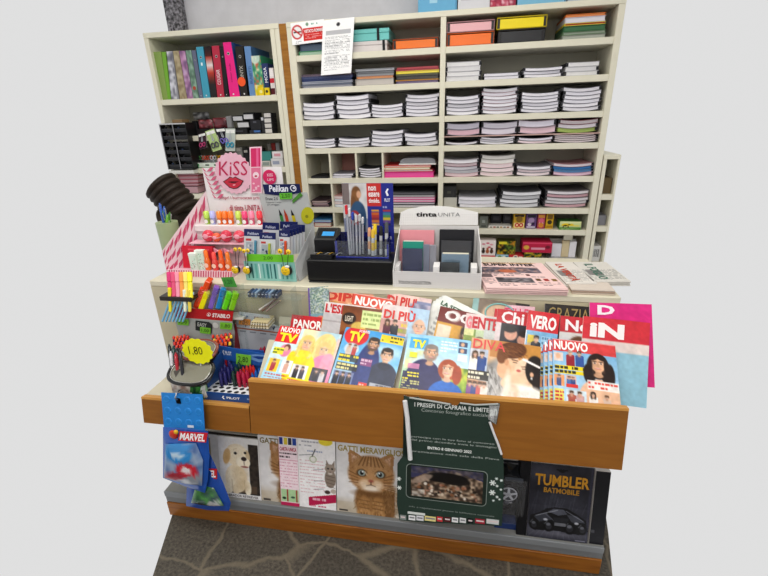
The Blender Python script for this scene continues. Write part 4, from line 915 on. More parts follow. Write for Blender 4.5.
under(th, -PAN*.0064-Vector((.004, 0, 0)), ['magazine directly under the one with the yellow dressed woman, front row', 'lowest magazine of the left front pile, under the yellow dressed woman'])
def c_tvred(p):
    p.grad(0, 0, 1, .6, '#3f9ad8', '#8cc8ec'); p.grad(0, .6, 1, 1, '#8cc0e0', '#c8d8e0'); p.ell(.8, .3, .3, .1, '#e0eef6', .6, soft=8)
    p.rect(.62, .03, .99, .17, '#f0d428'); p.lines(.64, .04, .98, .16, 2, '#3a3a1a', .9)
    p.ell(.51, .75, .2, .55, '#2a3a78'); p.ell(.78, .82, .26, .34, '#28304a'); p.rect(.42, .6, .6, 1, '#2c3c7c'); p.rect(.6, .74, 1, 1, '#28304a')
    p.face(.53, .23, .085, '#d8a480', '#3a2c24', 'short', None, '#5a4638'); p.face(.78, .37, .088, '#e2b494', '#2a201c', 'short'); p.ell(.78, .55, .1, .06, '#1e2438')
    p.rect(.4, .48, .58, .6, '#a04a7c', .8); p.lines(.41, .49, .57, .59, 2, '#f4dce8')
    p.ell(.22, .13, .2, .17, '#d8282c'); p.ell(.2, .36, .12, .1, '#c8d8e4'); p.person(.16, .28, .48, SK, '#5a3a2a', '#d8c8b8'); p.person(.25, .28, .48, SK, '#3a2a20', '#c04a4a')
    p.rect(.03, .46, .36, .58, '#2a2a28', .75); p.lines(.04, .46, .36, .6, 2, '#f2e03a', .95); p.rect(.03, .6, .38, .72, '#1c1c1c', .8); p.lines(.05, .6, .38, .72, 2, '#f4e8a0', .9)
    p.rect(.03, .74, .36, 1, '#6a7aa8'); 
    for x in (.09, .19, .29): p.person(x, .75, .98, SK, '#2a2420', '#1e2230')
    p.rect(.47, .86, .6, .97, '#d83a30'); p.lines(.48, .87, .6, .96, 2, '#f8e8e0'); p.rect(.63, .84, .96, .98, '#d8dce2', .7); p.lines(.63, .84, .96, .98, 3, '#4a4a54', .7)
th, n, V = magazine((346.5, 327), (405.5, 337), onA, 0, c_tvred, lambda q, O, U, V: (q.text('TV', O, U, V, (.1, .06, .35, .24), '#f8e428', .05), q.text('SORRISI', O, U, V, (.24, .015, .42, .06), '#f6f2ee', .02)), 'magazine with red round title and two people in navy jackets', w=84)
under(th, -PAN*.0064-Vector((.003, 0, 0)), ['copy directly beneath the magazine with two navy jackets', 'lowest copy beneath the magazine with two navy jackets'])
def c_couple(p):
    p.grad(0, 0, 1, .55, '#9cd0ee', '#cfe6f2'); p.grad(0, .55, 1, 1, '#b8d8c0', '#9ab860'); p.noise(.68, .5, 1, 1, ['#7a9a3a', '#a8c048', '#5a7a2c', '#d8d040', '#86a848'], .05, .95); p.noise(.02, .28, .3, .62, ['#cfe4e8', '#b8d4a8', '#d8e8dc', '#e8e088'], .08, .7)
    p.rect(.06, .06, .34, .26, '#58b0e0'); p.ell(.34, .86, .3, .42, '#2e2c5c'); p.rect(.14, .72, .52, 1, '#2e2c5c')
    p.face(.41, .31, .1, '#dfae8c', '#8a8078', 'short', None, '#9a8c80', .15)
    p.ell(.7, .98, .26, .24, '#2a6ac0'); p.rect(.5, .88, .92, 1, '#2a6ac0'); p.face(.7, .54, .1, '#efc4a4', '#b0502a', 'bob', None, None, -.15); p.ell(.84, .62, .07, .15, '#a8482a')
    for y in (.05, .16): p.rect(.82, y, .95, y+.09, '#4a5a7c'); p.ell(.88, y+.045, .03, .035, SK)
    p.lines(.55, .06, .8, .28, 4, '#f4f4f8', .9); p.rect(.82, .27, .96, .38, '#e8eef2'); p.rect(.08, .52, .26, .6, '#d88ab0', .85)
    p.rect(.02, .66, .28, 1, '#23224a', .9); p.lines(.03, .66, .27, .8, 3, '#f0e034', .95, .6); p.lines(.03, .8, .3, .99, 5, '#e8e48a', .8)
th, n, V = magazine((408.5, 333.5), (470.8, 341), onA, 0, c_couple, lambda q, O, U, V: (q.text('TV', O, U, V, (.1, .1, .31, .25), '#f6e63a', .05), q.rect((.08, .33, .2, .42), O, U, V, '#e8e03c')), 'light blue magazine with grey haired man and red haired woman', w=84)
under(th, -PAN*.0064+Vector((.005, 0, 0)), ['copy under the light blue magazine of the red haired woman', 'lowest copy under the light blue magazine of the red haired woman'])
def c_diva(p):
    p.grad(0, 0, 1, 1, '#d8b088', '#e4c4a0'); p.rect(.28, 0, 1, .3, '#b8702c', .55); p.ell(.9, .12, .2, .12, '#c8903c', .7, soft=8)
    p.ell(.42, .78, .26, .4, '#8a8682', soft=4); p.ell(.3, .9, .14, .3, '#c8c6c4', .9, soft=5); p.ell(.45, .55, .12, .2, '#a8a4a0', .9, soft=5)
    p.fur(.26, .45, .56, .98, 120, ['#5a5652', '#d8d6d4', '#8a8682', '#3a3634', '#b8b4b0'], .1, .012, .5, 80, 25)
    p.ell(.56, .36, .15, .17, '#eec4a0', rot=-20); p.ell(.5, .48, .1, .14, '#e4b48e'); p.ell(.6, .14, .2, .13, '#6a3e22', rot=-12); p.ell(.47, .24, .08, .14, '#7a4a2a', rot=10); p.fur(.42, .06, .78, .24, 60, ['#8a5630', '#4a2a16', '#a06a3c'], .06, .01, .6, 20, 25)
    p.ell(.53, .36, .03, .05, '#d09a74'); p.line(.6, .3, .68, .31, .012, '#4a2a18'); p.line(.62, .34, .67, .345, .01, '#3a241a'); p.ell(.68, .4, .03, .04, '#f4d0b0')
    p.ell(.78, .44, .13, .18, '#f4d2b4', rot=15); p.ell(.72, .6, .13, .14, '#f2ccac'); p.ell(.62, .66, .16, .1, '#f0c8a6', rot=-25); p.line(.74, .4, .81, .38, .012, '#4a2a1c'); p.line(.75, .43, .8, .425, .01, '#3a241a'); p.ell(.7, .47, .03, .02, '#c8645a')
    p.ell(.92, .42, .13, .22, '#241c1a'); p.ell(.96, .62, .07, .14, '#2a201e'); p.line(.76, .27, .98, .36, .035, '#f4f0ec'); p.ell(.88, .5, .025, .035, '#e8b896'); p.ell(.88, .56, .012, .02, '#f4f4f0')
    p.ell(.8, .9, .34, .2, '#f6f0e8', soft=4); p.ell(.62, .82, .1, .12, '#f2d4ba', soft=3); p.fur(.58, .78, .98, .98, 40, ['#ffffff', '#e4dcd2', '#f0e8dc'], .08, .012, .5, 60, 60); p.ell(.56, .72, .04, .18, '#fbf2e6', .8, soft=3); p.ell(.6, .9, .05, .12, '#e8d8c8', .6, soft=4)
    p.rect(0, .2, .26, .56, '#d8dce6'); p.rect(.14, .2, .26, .56, '#b8c4d8'); p.person(.08, .24, .56, SK, '#4a3424', '#f0ece6', 'long', w=1.2); p.person(.18, .24, .56, SK, '#3a2c22', '#2c4a8a', w=1.2); p.rect(0, .56, .3, .72, '#2a2824', .9); p.lines(.01, .57, .3, .72, 2, '#f0e8d0', .95)
    p.rect(0, .73, .27, 1, '#a8785a')
    for x, c in ((.05, '#7a4a8a'), (.12, '#3a4a8a'), (.19, '#c85a5a'), (.25, '#e8e0d8')): p.person(x, .75, 1, SK, '#3a2a20', c, w=1.2)
    p.lines(.46, .91, .98, .995, 2, '#e8c018', .95, .6)
magazine((472, 337.5), (541, 347), onA, 0, c_diva, lambda q, O, U, V: q.text('DIVA', O, U, V, (.03, .02, .5, .19), '#e05a5a', .01), 'front row magazine with a couple kissing on the cover', w=84)
def c_nuovo(p):
    p.grad(0, 0, 1, 1, '#7ab4dc', '#bcd8ea'); p.rect(0, 0, 1, .2, '#d84848'); p.rect(0, 0, 1, .02, '#e8a0a0')
    p.rect(.02, .22, .17, .36, '#e4d4cc'); p.ell(.09, .28, .04, .05, SK); p.person(.28, .18, .42, SK, '#a89890', '#9a2434', w=1.3); p.person(.42, .18, .42, SK, '#3a2c24', '#3a5aa0', w=1.3)
    p.rect(.03, .42, .5, .48, '#f0d81e'); p.rect(.03, .49, .5, .55, '#f0d81e'); p.lines(.04, .42, .5, .55, 2, '#2a2a1c', .95, .55)
    p.ell(.72, .84, .32, .3, '#e8bc9c'); p.face(.7, .34, .115, '#e2b08c', '#2c1e1a', 'long'); p.ell(.54, .5, .07, .16, '#2c1e1a'); p.ell(.88, .5, .07, .2, '#2c1e1a'); p.rect(.52, .6, 1, .74, '#f0ece8', .9); p.lines(.54, .61, .98, .73, 2, '#e04a3c', .9, .5)
    for x, c in ((.02, '#e8a06a'), (.2, '#d8b0a4')): p.rect(x, .57, x+.16, .74, c)
    p.person(.1, .57, .74, SK, '#5a3a28', '#4a5a8a'); p.person(.25, .58, .74, SK, '#3a2a20', '#3a6ab0'); p.person(.31, .58, .74, SK, '#8a7060', '#2c4a8c'); p.rect(.2, .7, .38, .75, '#d83a34')
    p.rect(.02, .78, .17, .98, '#e8dc6a'); p.lines(.03, .8, .17, .96, 3, '#c8283a', .9); p.rect(.2, .78, .5, .99, '#cfe0ea'); p.person(.28, .8, .99, SK, '#4a3024', '#b05a4a', w=1.5); p.person(.4, .8, .99, SK, '#3a2820', '#c8a0a0', w=1.5); p.person(.6, .78, .99, SK, '#2c1e1a', '#f0ece8', 'long', w=1.4); p.person(.8, .8, .99, SK, '#5a3a28', '#d8c0b0', w=1.4)
th, n, V = magazine((552.5, 338.5), (615, 345.5), onA, 0, c_nuovo, lambda q, O, U, V: q.text('NUOVO', O, U, V, (.02, .03, .56, .18), '#fbf4f0', .04), 'front row magazine at the right with brunette woman and red title', w=84, spine='#3f96d0')
under(th, -PAN*.009-Vector((.0135, 0, 0))-UA*.0, ['copy just under the rightmost front magazine, blue spine showing', 'second copy under the rightmost front magazine, its blue spine showing', 'lowest copy in the blue spined pile at right of front row'])
# ---- back row
def head(bg, *ops):
    def f(p):
        p.a[:] = rgb(bg)
        for o in ops: getattr(p, o[0])(*o[1:])
    return f
def tx(*items):
    def f(q, O, U, V):
        for s, b, c, bo in items: q.text(s, O, U, V, b, c, bo)
    return f
magazine((308, 288), (328.5, 286), onB, .001, head('#8a9a90', ('noise', 0, 0, 1, .45, ['#7a8a80', '#c8d0b8', '#5a7a70', '#a8b4c0'], .05, .9), ('rect', 0, .4, 1, 1, '#7aa0a8'), ('ell', .55, .5, .2, .2, '#d87a6a'), ('ell', .4, .6, .2, .12, '#5a7a3a'), ('rect', 0, 0, .08, 1, '#6a4a9a')), None, 'patterned grey green magazine with purple spine at left of back row', spine='#6a4a9a', h=.26, t=.01, w=48)
magazine((292, 314.5), (322, 317.5), onB, .004, head('#c8242c', ('rect', 0, .24, 1, 1, '#e0b898'), ('rect', .62, 0, .7, .3, '#e8c030'), ('ell', .85, .05, .08, .06, '#e8c030')), tx(('PANORAMA', (.06, .06, 1.0, .19), '#f8f2ee', .04)), 'red magazine with white capital title behind the yellow dress cover', width=.2, h=.26, w=40)
magazine((325.5, 301.5), (345, 304), onB, .011, head('#c8c4c4', ('rect', 0, 0, 1, .16, '#e8dedc'), ('rect', 0, .26, 1, .28, '#a8a0a0')), tx(("L'ESPRESSO", (.03, .02, .98, .15), '#c8242c', .03)), 'pale grey magazine with red serif title, back row left', width=.2, h=.27, w=40)
def c_food(p):
    p.a[:] = rgb('#9a6a3c'); p.grad(0, 0, 1, .4, '#7a4020', '#a86a34'); p.ell(.2, .18, .17, .14, '#2a1c16'); p.ell(.2, .18, .14, .11, '#3a2a20'); p.ell(.45, .3, .18, .15, '#e0c060'); p.ell(.42, .5, .3, .12, '#e8dc8a'); p.ell(.2, .42, .22, .12, '#8a3a1c'); p.rect(.5, .05, 1, .28, '#dce8a0'); p.lines(.54, .07, .98, .26, 3, '#8aa04a', .8); p.rect(.6, .3, .98, .5, '#a8d088'); p.rect(.64, .34, .92, .46, '#e8f0d8'); p.lines(.66, .35, .9, .46, 2, '#5a9a4a')
magazine((343.5, 305), (383.5, 310), onB, .0175, c_food, tx(('LIGHT', (.1, .14, .3, .22), '#e8dcc8', .02)), 'brown food magazine with a dark cup and yellow plate', w=52, h=.27)
magazine((322, 287.5), (354, 291.5), onB, -.01, head('#e8b890', ('rect', 0, 0, 1, .02, '#f0ece4'), ('rect', 0, .02, 1, .17, '#eca47c'), ('noise', 0, .17, 1, 1, ['#e8c8a0', '#d87a50', '#f0e0c8', '#c8a048'], .08, .9)), tx(("DIPIU'", (.1, .03, .98, .16), '#d03a28', .04)), 'orange toned magazine with red title behind the pale grey one', w=44, h=.28, width=.21)
magazine((354, 293), (386, 298.5), onB, .008, head('#e05a44', ('rect', 0, 0, 1, .02, '#e8d8d0'), ('rect', 0, .17, 1, 1, '#f0d8b0'), ('noise', 0, .16, 1, 1, ['#e8d8b8', '#d8885a', '#f0e6d0', '#e8c040'], .08, .9)), tx(('NUOVO', (.06, .03, .96, .15), '#fbf6f0', .04)), 'red headed magazine with white title above the brown food one', w=44, h=.28, width=.165)
magazine((388, 292), (432, 299.5), onB, -.006, head('#e4c8c4', ('rect', 0, 0, .72, .18, '#f0d0c4'), ('rect', .6, .06, 1, .3, '#8a90b0'), ('noise', .55, .1, 1, .3, ['#a8a8c0', '#6a7090', '#d8c8d0'], .08, .8), ('rect', 0, 0, .05, 1, '#c85a5a')), tx(("DI PIU'", (.04, .03, .68, .17), '#d0342c', .035)), 'magazine with red title peeking over another of the same title', w=50, h=.28)
def c_dipiu(p):
    p.a[:] = rgb('#e8dcd8'); p.rect(.58, 0, 1, 1, '#b8d4ea'); p.rect(0, .2, .56, .42, '#d8a8a0'); p.person(.16, .2, .46, SK, '#4a3424', '#6a3a4a', 'long'); p.person(.32, .19, .46, SK, '#2c221e', '#2a2a34'); p.lines(.4, .22, .58, .36, 2, '#e8d040', .95); p.rect(.4, .3, .58, .36, '#7a9a3a', .5)
    p.ell(.84, .72, .28, .3, '#2c3450'); p.face(.82, .24, .12, '#eebc9c', '#e0b090', 'bald'); p.ell(.82, .5, .09, .06, '#e8e8ee')
magazine((383.5, 303.5), (430, 310.5), onB, .024, c_dipiu, tx(('DI PIÙ', (.05, .04, .72, .19), '#d8342c', .035)), 'magazine with red title and smiling bald man, back row', w=60, h=.28)
th, n, V = magazine((443, 294), (469.5, 307.5), onB, -.004, head('#eef0ea', ('rect', 0, .2, 1, 1, '#e6e6e0'), ('lines', .1, .3, .9, .9, 9, '#8a8a88')), tx(('LA SETTIMANA', (.05, .08, .95, .14), '#2a5a3c', .03), ('ENIGMISTICA', (.2, .15, .98, .24), '#1f6a3c', .04)), 'white puzzle magazine with green title tilted in the back row', w=40, h=.28, width=.19)
under(th, -PBN*.004-Vector((.008, 0, .001)), ['white puzzle magazine just behind the tilted front copy', 'white puzzle magazine second behind the tilted front copy', 'rearmost white puzzle magazine of the tilted group'])
def c_oggi(p):
    p.a[:] = rgb('#d8a23c'); p.rect(0, 0, 1, .2, '#7a2c24'); p.ell(.3, .1, .13, .1, '#ece4e0'); p.ell(.3, .1, .08, .06, '#7a2c24'); p.rect(.05, .24, .3, .4, '#e8d8c0'); p.face(.62, .32, .13, '#c08a64', '#1c1614', 'short', '#e8b030', '#1c1614'); p.rect(.86, 0, 1, .22, '#e0dad4')
magazine((440.5, 306), (464.5, 311.5), onB, .012, c_oggi, tx(('OGGI', (.12, .03, 1.0, .16), '#f0eae6', .03)), 'magazine with bearded man on yellow under a dark red title', w=44, h=.28, width=.19)
magazine((473.5, 297.5), (497, 300.5), onB, -.008, head('#8a7a6a', ('ell', .45, .2, .26, .2, '#e2bea0'), ('ell', .45, .16, .3, .24, '#8fd0cc', .0), ('rect', .75, 0, 1, 1, '#3a322e'), ('rect', 0, 0, .12, 1, '#9ac0bc')), lambda q, O, U, V: q.tube([O+U*(.5+.26*math.cos(a))+V*(.17+.13*math.sin(a))+V.cross(U).normalized()*.002 for a in [2*math.pi*i/24 for i in range(25)]], .003, '#8fc8c4', 6), 'dark magazine with a turquoise ring round a face, back row', w=44, h=.28, width=.2)
def c_gente(p):
    p.a[:] = rgb('#c8d8b0'); p.rect(0, 0, 1, .2, '#f0d8d4'); p.rect(.6, .02, 1, .5, '#d8dcd8'); p.noise(0, .2, .35, .6, ['#8aa048', '#c0c858', '#6a8a3a'], .08, .9); p.face(.5, .36, .12, '#ecc8aa', '#8a7a66', 'bob', '#d8d8dc'); p.rect(.0, .2, .3, .28, '#e0e0a0')
magazine((466.5, 313), (499, 317.5), onB, .0185, c_gente, tx(('G', (.03, .03, .2, .19), '#e88a90', .04), ('ENTE', (.22, .03, 1.0, .18), '#c82430', .04)), 'white headed magazine with red letters and a grey haired woman', w=50, h=.28)
magazine((502.5, 304.5), (535, 307), onB, -.006, head('#eab4c0', ('rect', 0, 0, 1, .2, '#eec2cc'), ('rect', .8, .08, 1, 1, '#3a3034'), ('lines', .05, .22, .7, .5, 5, '#8a5a64')), tx(('TELLE', (.06, .04, .8, .15), '#e8507a', .01)), 'pale pink magazine peeking out behind the dark couple cover', w=40, h=.28)
def c_chi(p):
    p.a[:] = rgb('#2c2830'); p.rect(0, 0, 1, .17, '#c83038'); p.ell(.35, .3, .14, .14, '#e0a890'); p.ell(.62, .36, .12, .12, '#d8a088'); p.ell(.32, .24, .15, .08, '#201a1a'); p.ell(.65, .28, .13, .08, '#2a1e1a'); p.rect(.1, .44, .9, .6, '#b04a64'); p.ell(.5, .52, .2, .06, '#e0b0a4'); p.ell(.84, .25, .12, .09, '#4aa0d8'); p.rect(.1, .62, .5, .7, '#3a6ab0'); p.rect(0, .17, .12, 1, '#e4d4d4')
th, n, V = magazine((498, 308.5), (522.5, 312), onB, .025, c_chi, tx(('Chi', (.1, .02, .6, .17), '#f6ecec', .03)), 'magazine with dark couple and red and white title, back row', w=48, h=.28, width=.155)
under(th, -PBN*.007-Vector((.01, 0, 0)), ['copy tucked behind the dark couple magazine'])
def c_vero(p):
    p.a[:] = rgb('#86bce0'); p.rect(0, 0, 1, .25, '#d8343c'); p.rect(.08, .3, .42, .48, '#c8b088'); p.rect(.08, .3, .28, .4, '#e0c840'); p.person(.35, .3, .62, SK, '#2a2a2c', '#2c3038'); p.rect(.5, .3, .9, .44, '#b0d8f0'); p.lines(.52, .3, .9, .42, 2, '#4a7aa0'); p.ell(.25, .62, .1, .08, SK); p.ell(.7, .6, .16, .1, '#5a90c0'); p.rect(0, .25, .04, 1, '#e8e8ea')
magazine((528.5, 310), (560, 314.5), onB, .032, c_vero, tx(('VERO', (.08, .05, .92, .22), '#faf4f2', .04)), 'light blue magazine under a red banner with white capitals', w=50, h=.28)
magazine((545, 303.5), (590, 307), onB, -.008, head('#2a2420', ('noise', 0, 0, 1, .4, ['#2a2420', '#3a302a', '#1e1a18'], .1, .8), ('ell', .15, .1, .14, .1, '#16120f')), tx(('GRAZIA', (.08, .04, .98, .2), '#a8905a', .0)), 'black magazine with thin gold capitals, back row right', w=50, h=.28)
def c_nov(p):
    p.a[:] = rgb('#e0dcd8'); p.rect(0, 0, 1, .2, '#c82c38'); p.face(.3, .36, .1, '#e8b898', '#6a4428', 'long', '#e8d8d0'); p.face(.62, .36, .1, '#e0b090', '#3a2a20', 'long', '#c8a8a0'); p.rect(0, .56, 1, .62, '#d8a840')
magazine((560.5, 315.5), (585, 318), onB, .026, c_nov, tx(('Novella', (.08, .04, 1.0, .18), '#f6eeee', .03)), 'magazine with two women under a red heading, back row right', w=48, h=.28, width=.21)
def c_in(p):
    p.a[:] = rgb('#e8d8d0'); p.rect(0, 0, 1, .27, '#d83440'); p.ell(.2, .42, .14, .12, '#2c2420'); p.ell(.22, .52, .12, .1, '#e8c890'); p.rect(0, .6, .4, .68, '#e8e050'); p.rect(.45, .4, 1, 1, '#9ac8d8')
magazine((583.5, 316), (612, 319), onB, .033, c_in, tx(('iN', (.1, .06, .62, .24), '#fbf2f0', .05),), 'red headed magazine at the right end of the back row', w=44, h=.28, width=.21)
magazine((589.5, 302.5), (606, 303), onB, .0, head('#e02a84', ('rect', .2, .05, .8, .06, '#e02a84')), tx(('D', (.12, .03, .4, .15), '#f8ecf2', .04)), 'magenta magazine at the far right behind the others', w=30, h=.28, width=.2)
# ------------------------------------------------------------------ newspapers on the counter
def newspaper(bl, br, fl, z, n, col, paint, post, label, group, th=.007, w=80, drop=.0):
    O = atz(*bl, z+n*th); U = atz(*br, z+n*th)-O; V = atz(*fl, z+n*th)-O
    for k in range(n):
        top = k == n-1; o = O+Vector((random.uniform(-.004, .004)*(not top), random.uniform(-.004, .004)*(not top), -(n-1-k)*th-.0003))
        t = thing('newspaper', label if top else f'{ORD[n-1-k]} newspaper down {group}', 'newspaper', o+U*.5+V*.5-Vector((0, 0, th)), f'newspapers {group}')
        q = MB(); q.slab(o, U, V, th*.9, col, tuple(rgb(col)*.93))
        f = o+V; r = th*.45; q.tube([f-Vector((0, 0, r)), f+U-Vector((0, 0, r))], r, tuple(rgb(col)*.97), 8)     # rounded fold at the front
        q.build('folded_sheets', 'paper', t)
        if top:
            p = Pic(w, int(w*V.length/U.length), col); paint(p); q = MB(); q.grid(p, o+Vector((0, 0, .0006)), U, V)
            if post: post(q, o+Vector((0, 0, .001)), U, V)
            q.build('front_page', 'paper', t)
def p_pink(p):
    p.rect(.0, .02, .9, .06, '#d8b8a8'); p.rect(.03, .03, .86, .05, '#e8c850', .5); p.noise(.05, .22, .86, .45, ['#4a4450', '#8a8088', '#3a3a48', '#b08a80', '#6a6470'], .03, .92); p.ell(.42, .38, .12, .07, '#c86a44', .85); p.rect(.02, .5, .18, .64, '#7a6a6c'); p.lines(.2, .5, .6, .58, 2, '#4a4044'); p.lines(.02, .46, .9, .5, 1, '#3a3034', .8); p.rect(.62, .5, .68, .56, '#5a2a24')
    p.rect(.2, .64, .66, .82, '#5a5458'); p.noise(.2, .64, .66, .82, ['#3a383c', '#a8a0a4', '#6a6468'], .04, .8); p.lines(.68, .58, .96, .62, 1, '#5a4a4c'); 
    for x, c in ((.7, '#6a4a2a'), (.8, '#a83a34'), (.9, '#8a6a3a')): p.rect(x, .66, x+.06, .74, c)
    p.lines(.7, .78, .96, .92, 3, '#6a5a5c'); p.lines(.03, .68, .18, .9, 4, '#6a5a5c'); p.lines(.2, .85, .66, .94, 2, '#6a5a5c')
newspaper((472, 262), (541.5, 263), (486, 287), CT, 4, '#efcfcb', p_pink, lambda q, O, U, V: (q.text('SUPER INTER', O, U, V, (.14, .06, .86, .17), '#1e1a1c', .03), q.text('LA GAZZETTA SPORTIVA', O, U, V, (.1, .012, .86, .045), '#5a3a34', .0)), 'top pink sports newspaper with a crowd photo', 'in the pink pile beside the white display')
def p_white(p):
    p.lines(.05, .4, .95, .95, 10, '#7a7a78', .6); p.rect(.1, .45, .5, .7, '#8a8684')
newspaper((545, 262), (572, 262), (566, 283), CT, 3, '#e2dcd4', p_white, lambda q, O, U, V: q.text('LA VERITÀ', O+U, V, -U, (.12, .42, .92, .74), '#c8503c', .03), 'top white newspaper with red title beside the pink pile', 'in the white pile with red title', w=40)
newspaper((573, 262), (606, 262), (593, 281), CT, 3, '#dcd8d0', p_white, lambda q, O, U, V: q.text('IL FOGLIO', O+U, V, -U, (.12, .5, .92, .76), '#4a7a68', .02), 'top white newspaper with green title at the right edge', 'in the white pile with green title', w=40)
for k in range(3):
    O = atz(566-k*.5, 284, CT); q = MB(); q.box((O.x, 1.5+k*.004, CT+.0003+k*.0055), (.545, 1.66, CT+.0053+k*.0055), ['#c8b8a8', '#a89484', '#d8ccc0'][k], .001)
    tag(q.build('newspaper', 'paper', None, (O.x+.1, 1.55, CT+.0003+k*.0055)), f'{["lowest", "middle", "upper"][k]} folded newspaper lying in front of the white piles', 'newspaper', 'folded newspapers at the counter edge')
# ================================================================== under the rack: calendars, leaflets, boxes
CP0 = Vector((0, 1.15, ZS+.0005))
def onC(px, py, off=0): return plane(px, py, CP0+CALN*off, CALN)
def calendar(tl, tr, off, paint, post, label, t=.006, w=80, name='wall_calendar', cat='calendar', col='#e8e6e4', width=None, group=None, height=None):
    """stands on the bottom shelf, leaning back"""
    O = onC(*tl, off); U = onC(*tr, off)-O; U.z = 0; U.y = 0
    if width: U = U.normalized()*width
    foot = ZS+.0005+CALN.z*off; V = -CALU*((O.z-foot)/CALU.z)
    th = thing(name, label, cat, O+V+U*.5, group)
    p = Pic(w, int(w*V.length/U.length), col); paint(p); p.grain(.02, .04)
    q = MB(); q.slab(O, U, V, t, col, '#d8d4d0'); q.build('pages', 'paper', th)
    q = MB(); q.grid(p, O+CALN*.0006, U, V)
    if post: post(q, O+CALN*.001, U, V)
    q.build('cover', 'gloss_print', th)
    return th, O, U, V
def c_pup(p):
    p.grad(0, 0, 1, 1, '#dedcda', '#e8e6e6'); p.rect(.74, .1, .97, .93, '#2c2622'); p.noise(.74, .1, .97, .93, ['#3a302a', '#221c1a', '#4a4038'], .06, .7); p.rect(.12, .78, .9, .93, '#5a4a3c'); p.rect(.12, .9, .97, .93, '#3a3430')
    F_ = '#e6d6b8'; S_ = '#cdb894'; L_ = '#f0e6d0'
    p.ell(.4, .68, .27, .36, F_); p.ell(.34, .72, .2, .3, L_, .7, soft=5); p.ell(.52, .6, .2, .25, S_, .6, soft=8)
    p.ell(.2, .85, .1, .14, L_); p.ell(.38, .86, .08, .14, F_); p.ell(.68, .82, .08, .2, L_); p.ell(.55, .78, .16, .14, S_, .7, soft=6); p.line(.29, .7, .3, .92, .015, '#b09a78', .7); p.line(.6, .7, .61, .9, .015, '#b09a78', .7)
    p.ell(.45, .29, .28, .28, F_); p.ell(.5, .24, .2, .2, L_, .6, soft=6); p.ell(.2, .32, .09, .2, '#c9a878', rot=12); p.ell(.2, .35, .06, .15, '#b8945f', .6, soft=4, rot=12); p.ell(.72, .28, .05, .13, S_, rot=-10)
    p.ell(.6, .4, .17, .14, L_); p.ell(.62, .34, .065, .05, '#3a2c28'); p.line(.62, .38, .62, .44, .015, '#6a4a3c'); p.ell(.63, .47, .09, .025, '#8a4a40', .85)
    p.ell(.42, .26, .035, .03, '#1c1614'); p.ell(.66, .24, .03, .028, '#1c1614'); p.ell(.43, .255, .01, .008, '#f0f0f0'); p.line(.38, .2, .46, .18, .015, S_); p.fur(.14, .06, .74, .92, 420, ['#f0e6d2', '#cdb894', '#dcc8a4', '#b89c72'], .03, .007, .35, 90, 40, '#e6d6b8'); p.ell(.62, .34, .065, .05, '#3a2c28'); p.ell(.42, .26, .035, .03, '#1c1614'); p.ell(.66, .24, .03, .028, '#1c1614'); p.rect(.12, .93, .97, .99, '#e8e6e6')
calendar((217.5, 435.5), (258, 439), .006, c_pup, lambda q, O, U, V: (q.text('LABRADOR RETRIEVER', O, U, V, (.1, .945, .93, .985), '#4a4644', .01)), 'calendar with a pale labrador puppy on its cover')
calendar((204, 431), (262, 437), -.004, lambda p: (p.grad(0, 0, 1, 1, '#2c2418', '#1c1814'), p.rect(0, .05, .25, 1, '#d8d4cc'), p.rect(.06, .1, .1, .6, '#8a7a4a')), lambda q, O, U, V: q.text('CUCCIOLI', O, U, V, (.28, .03, .95, .1), '#8a7028', .02), 'dark calendar with gold title mostly hidden behind the puppy calendar')
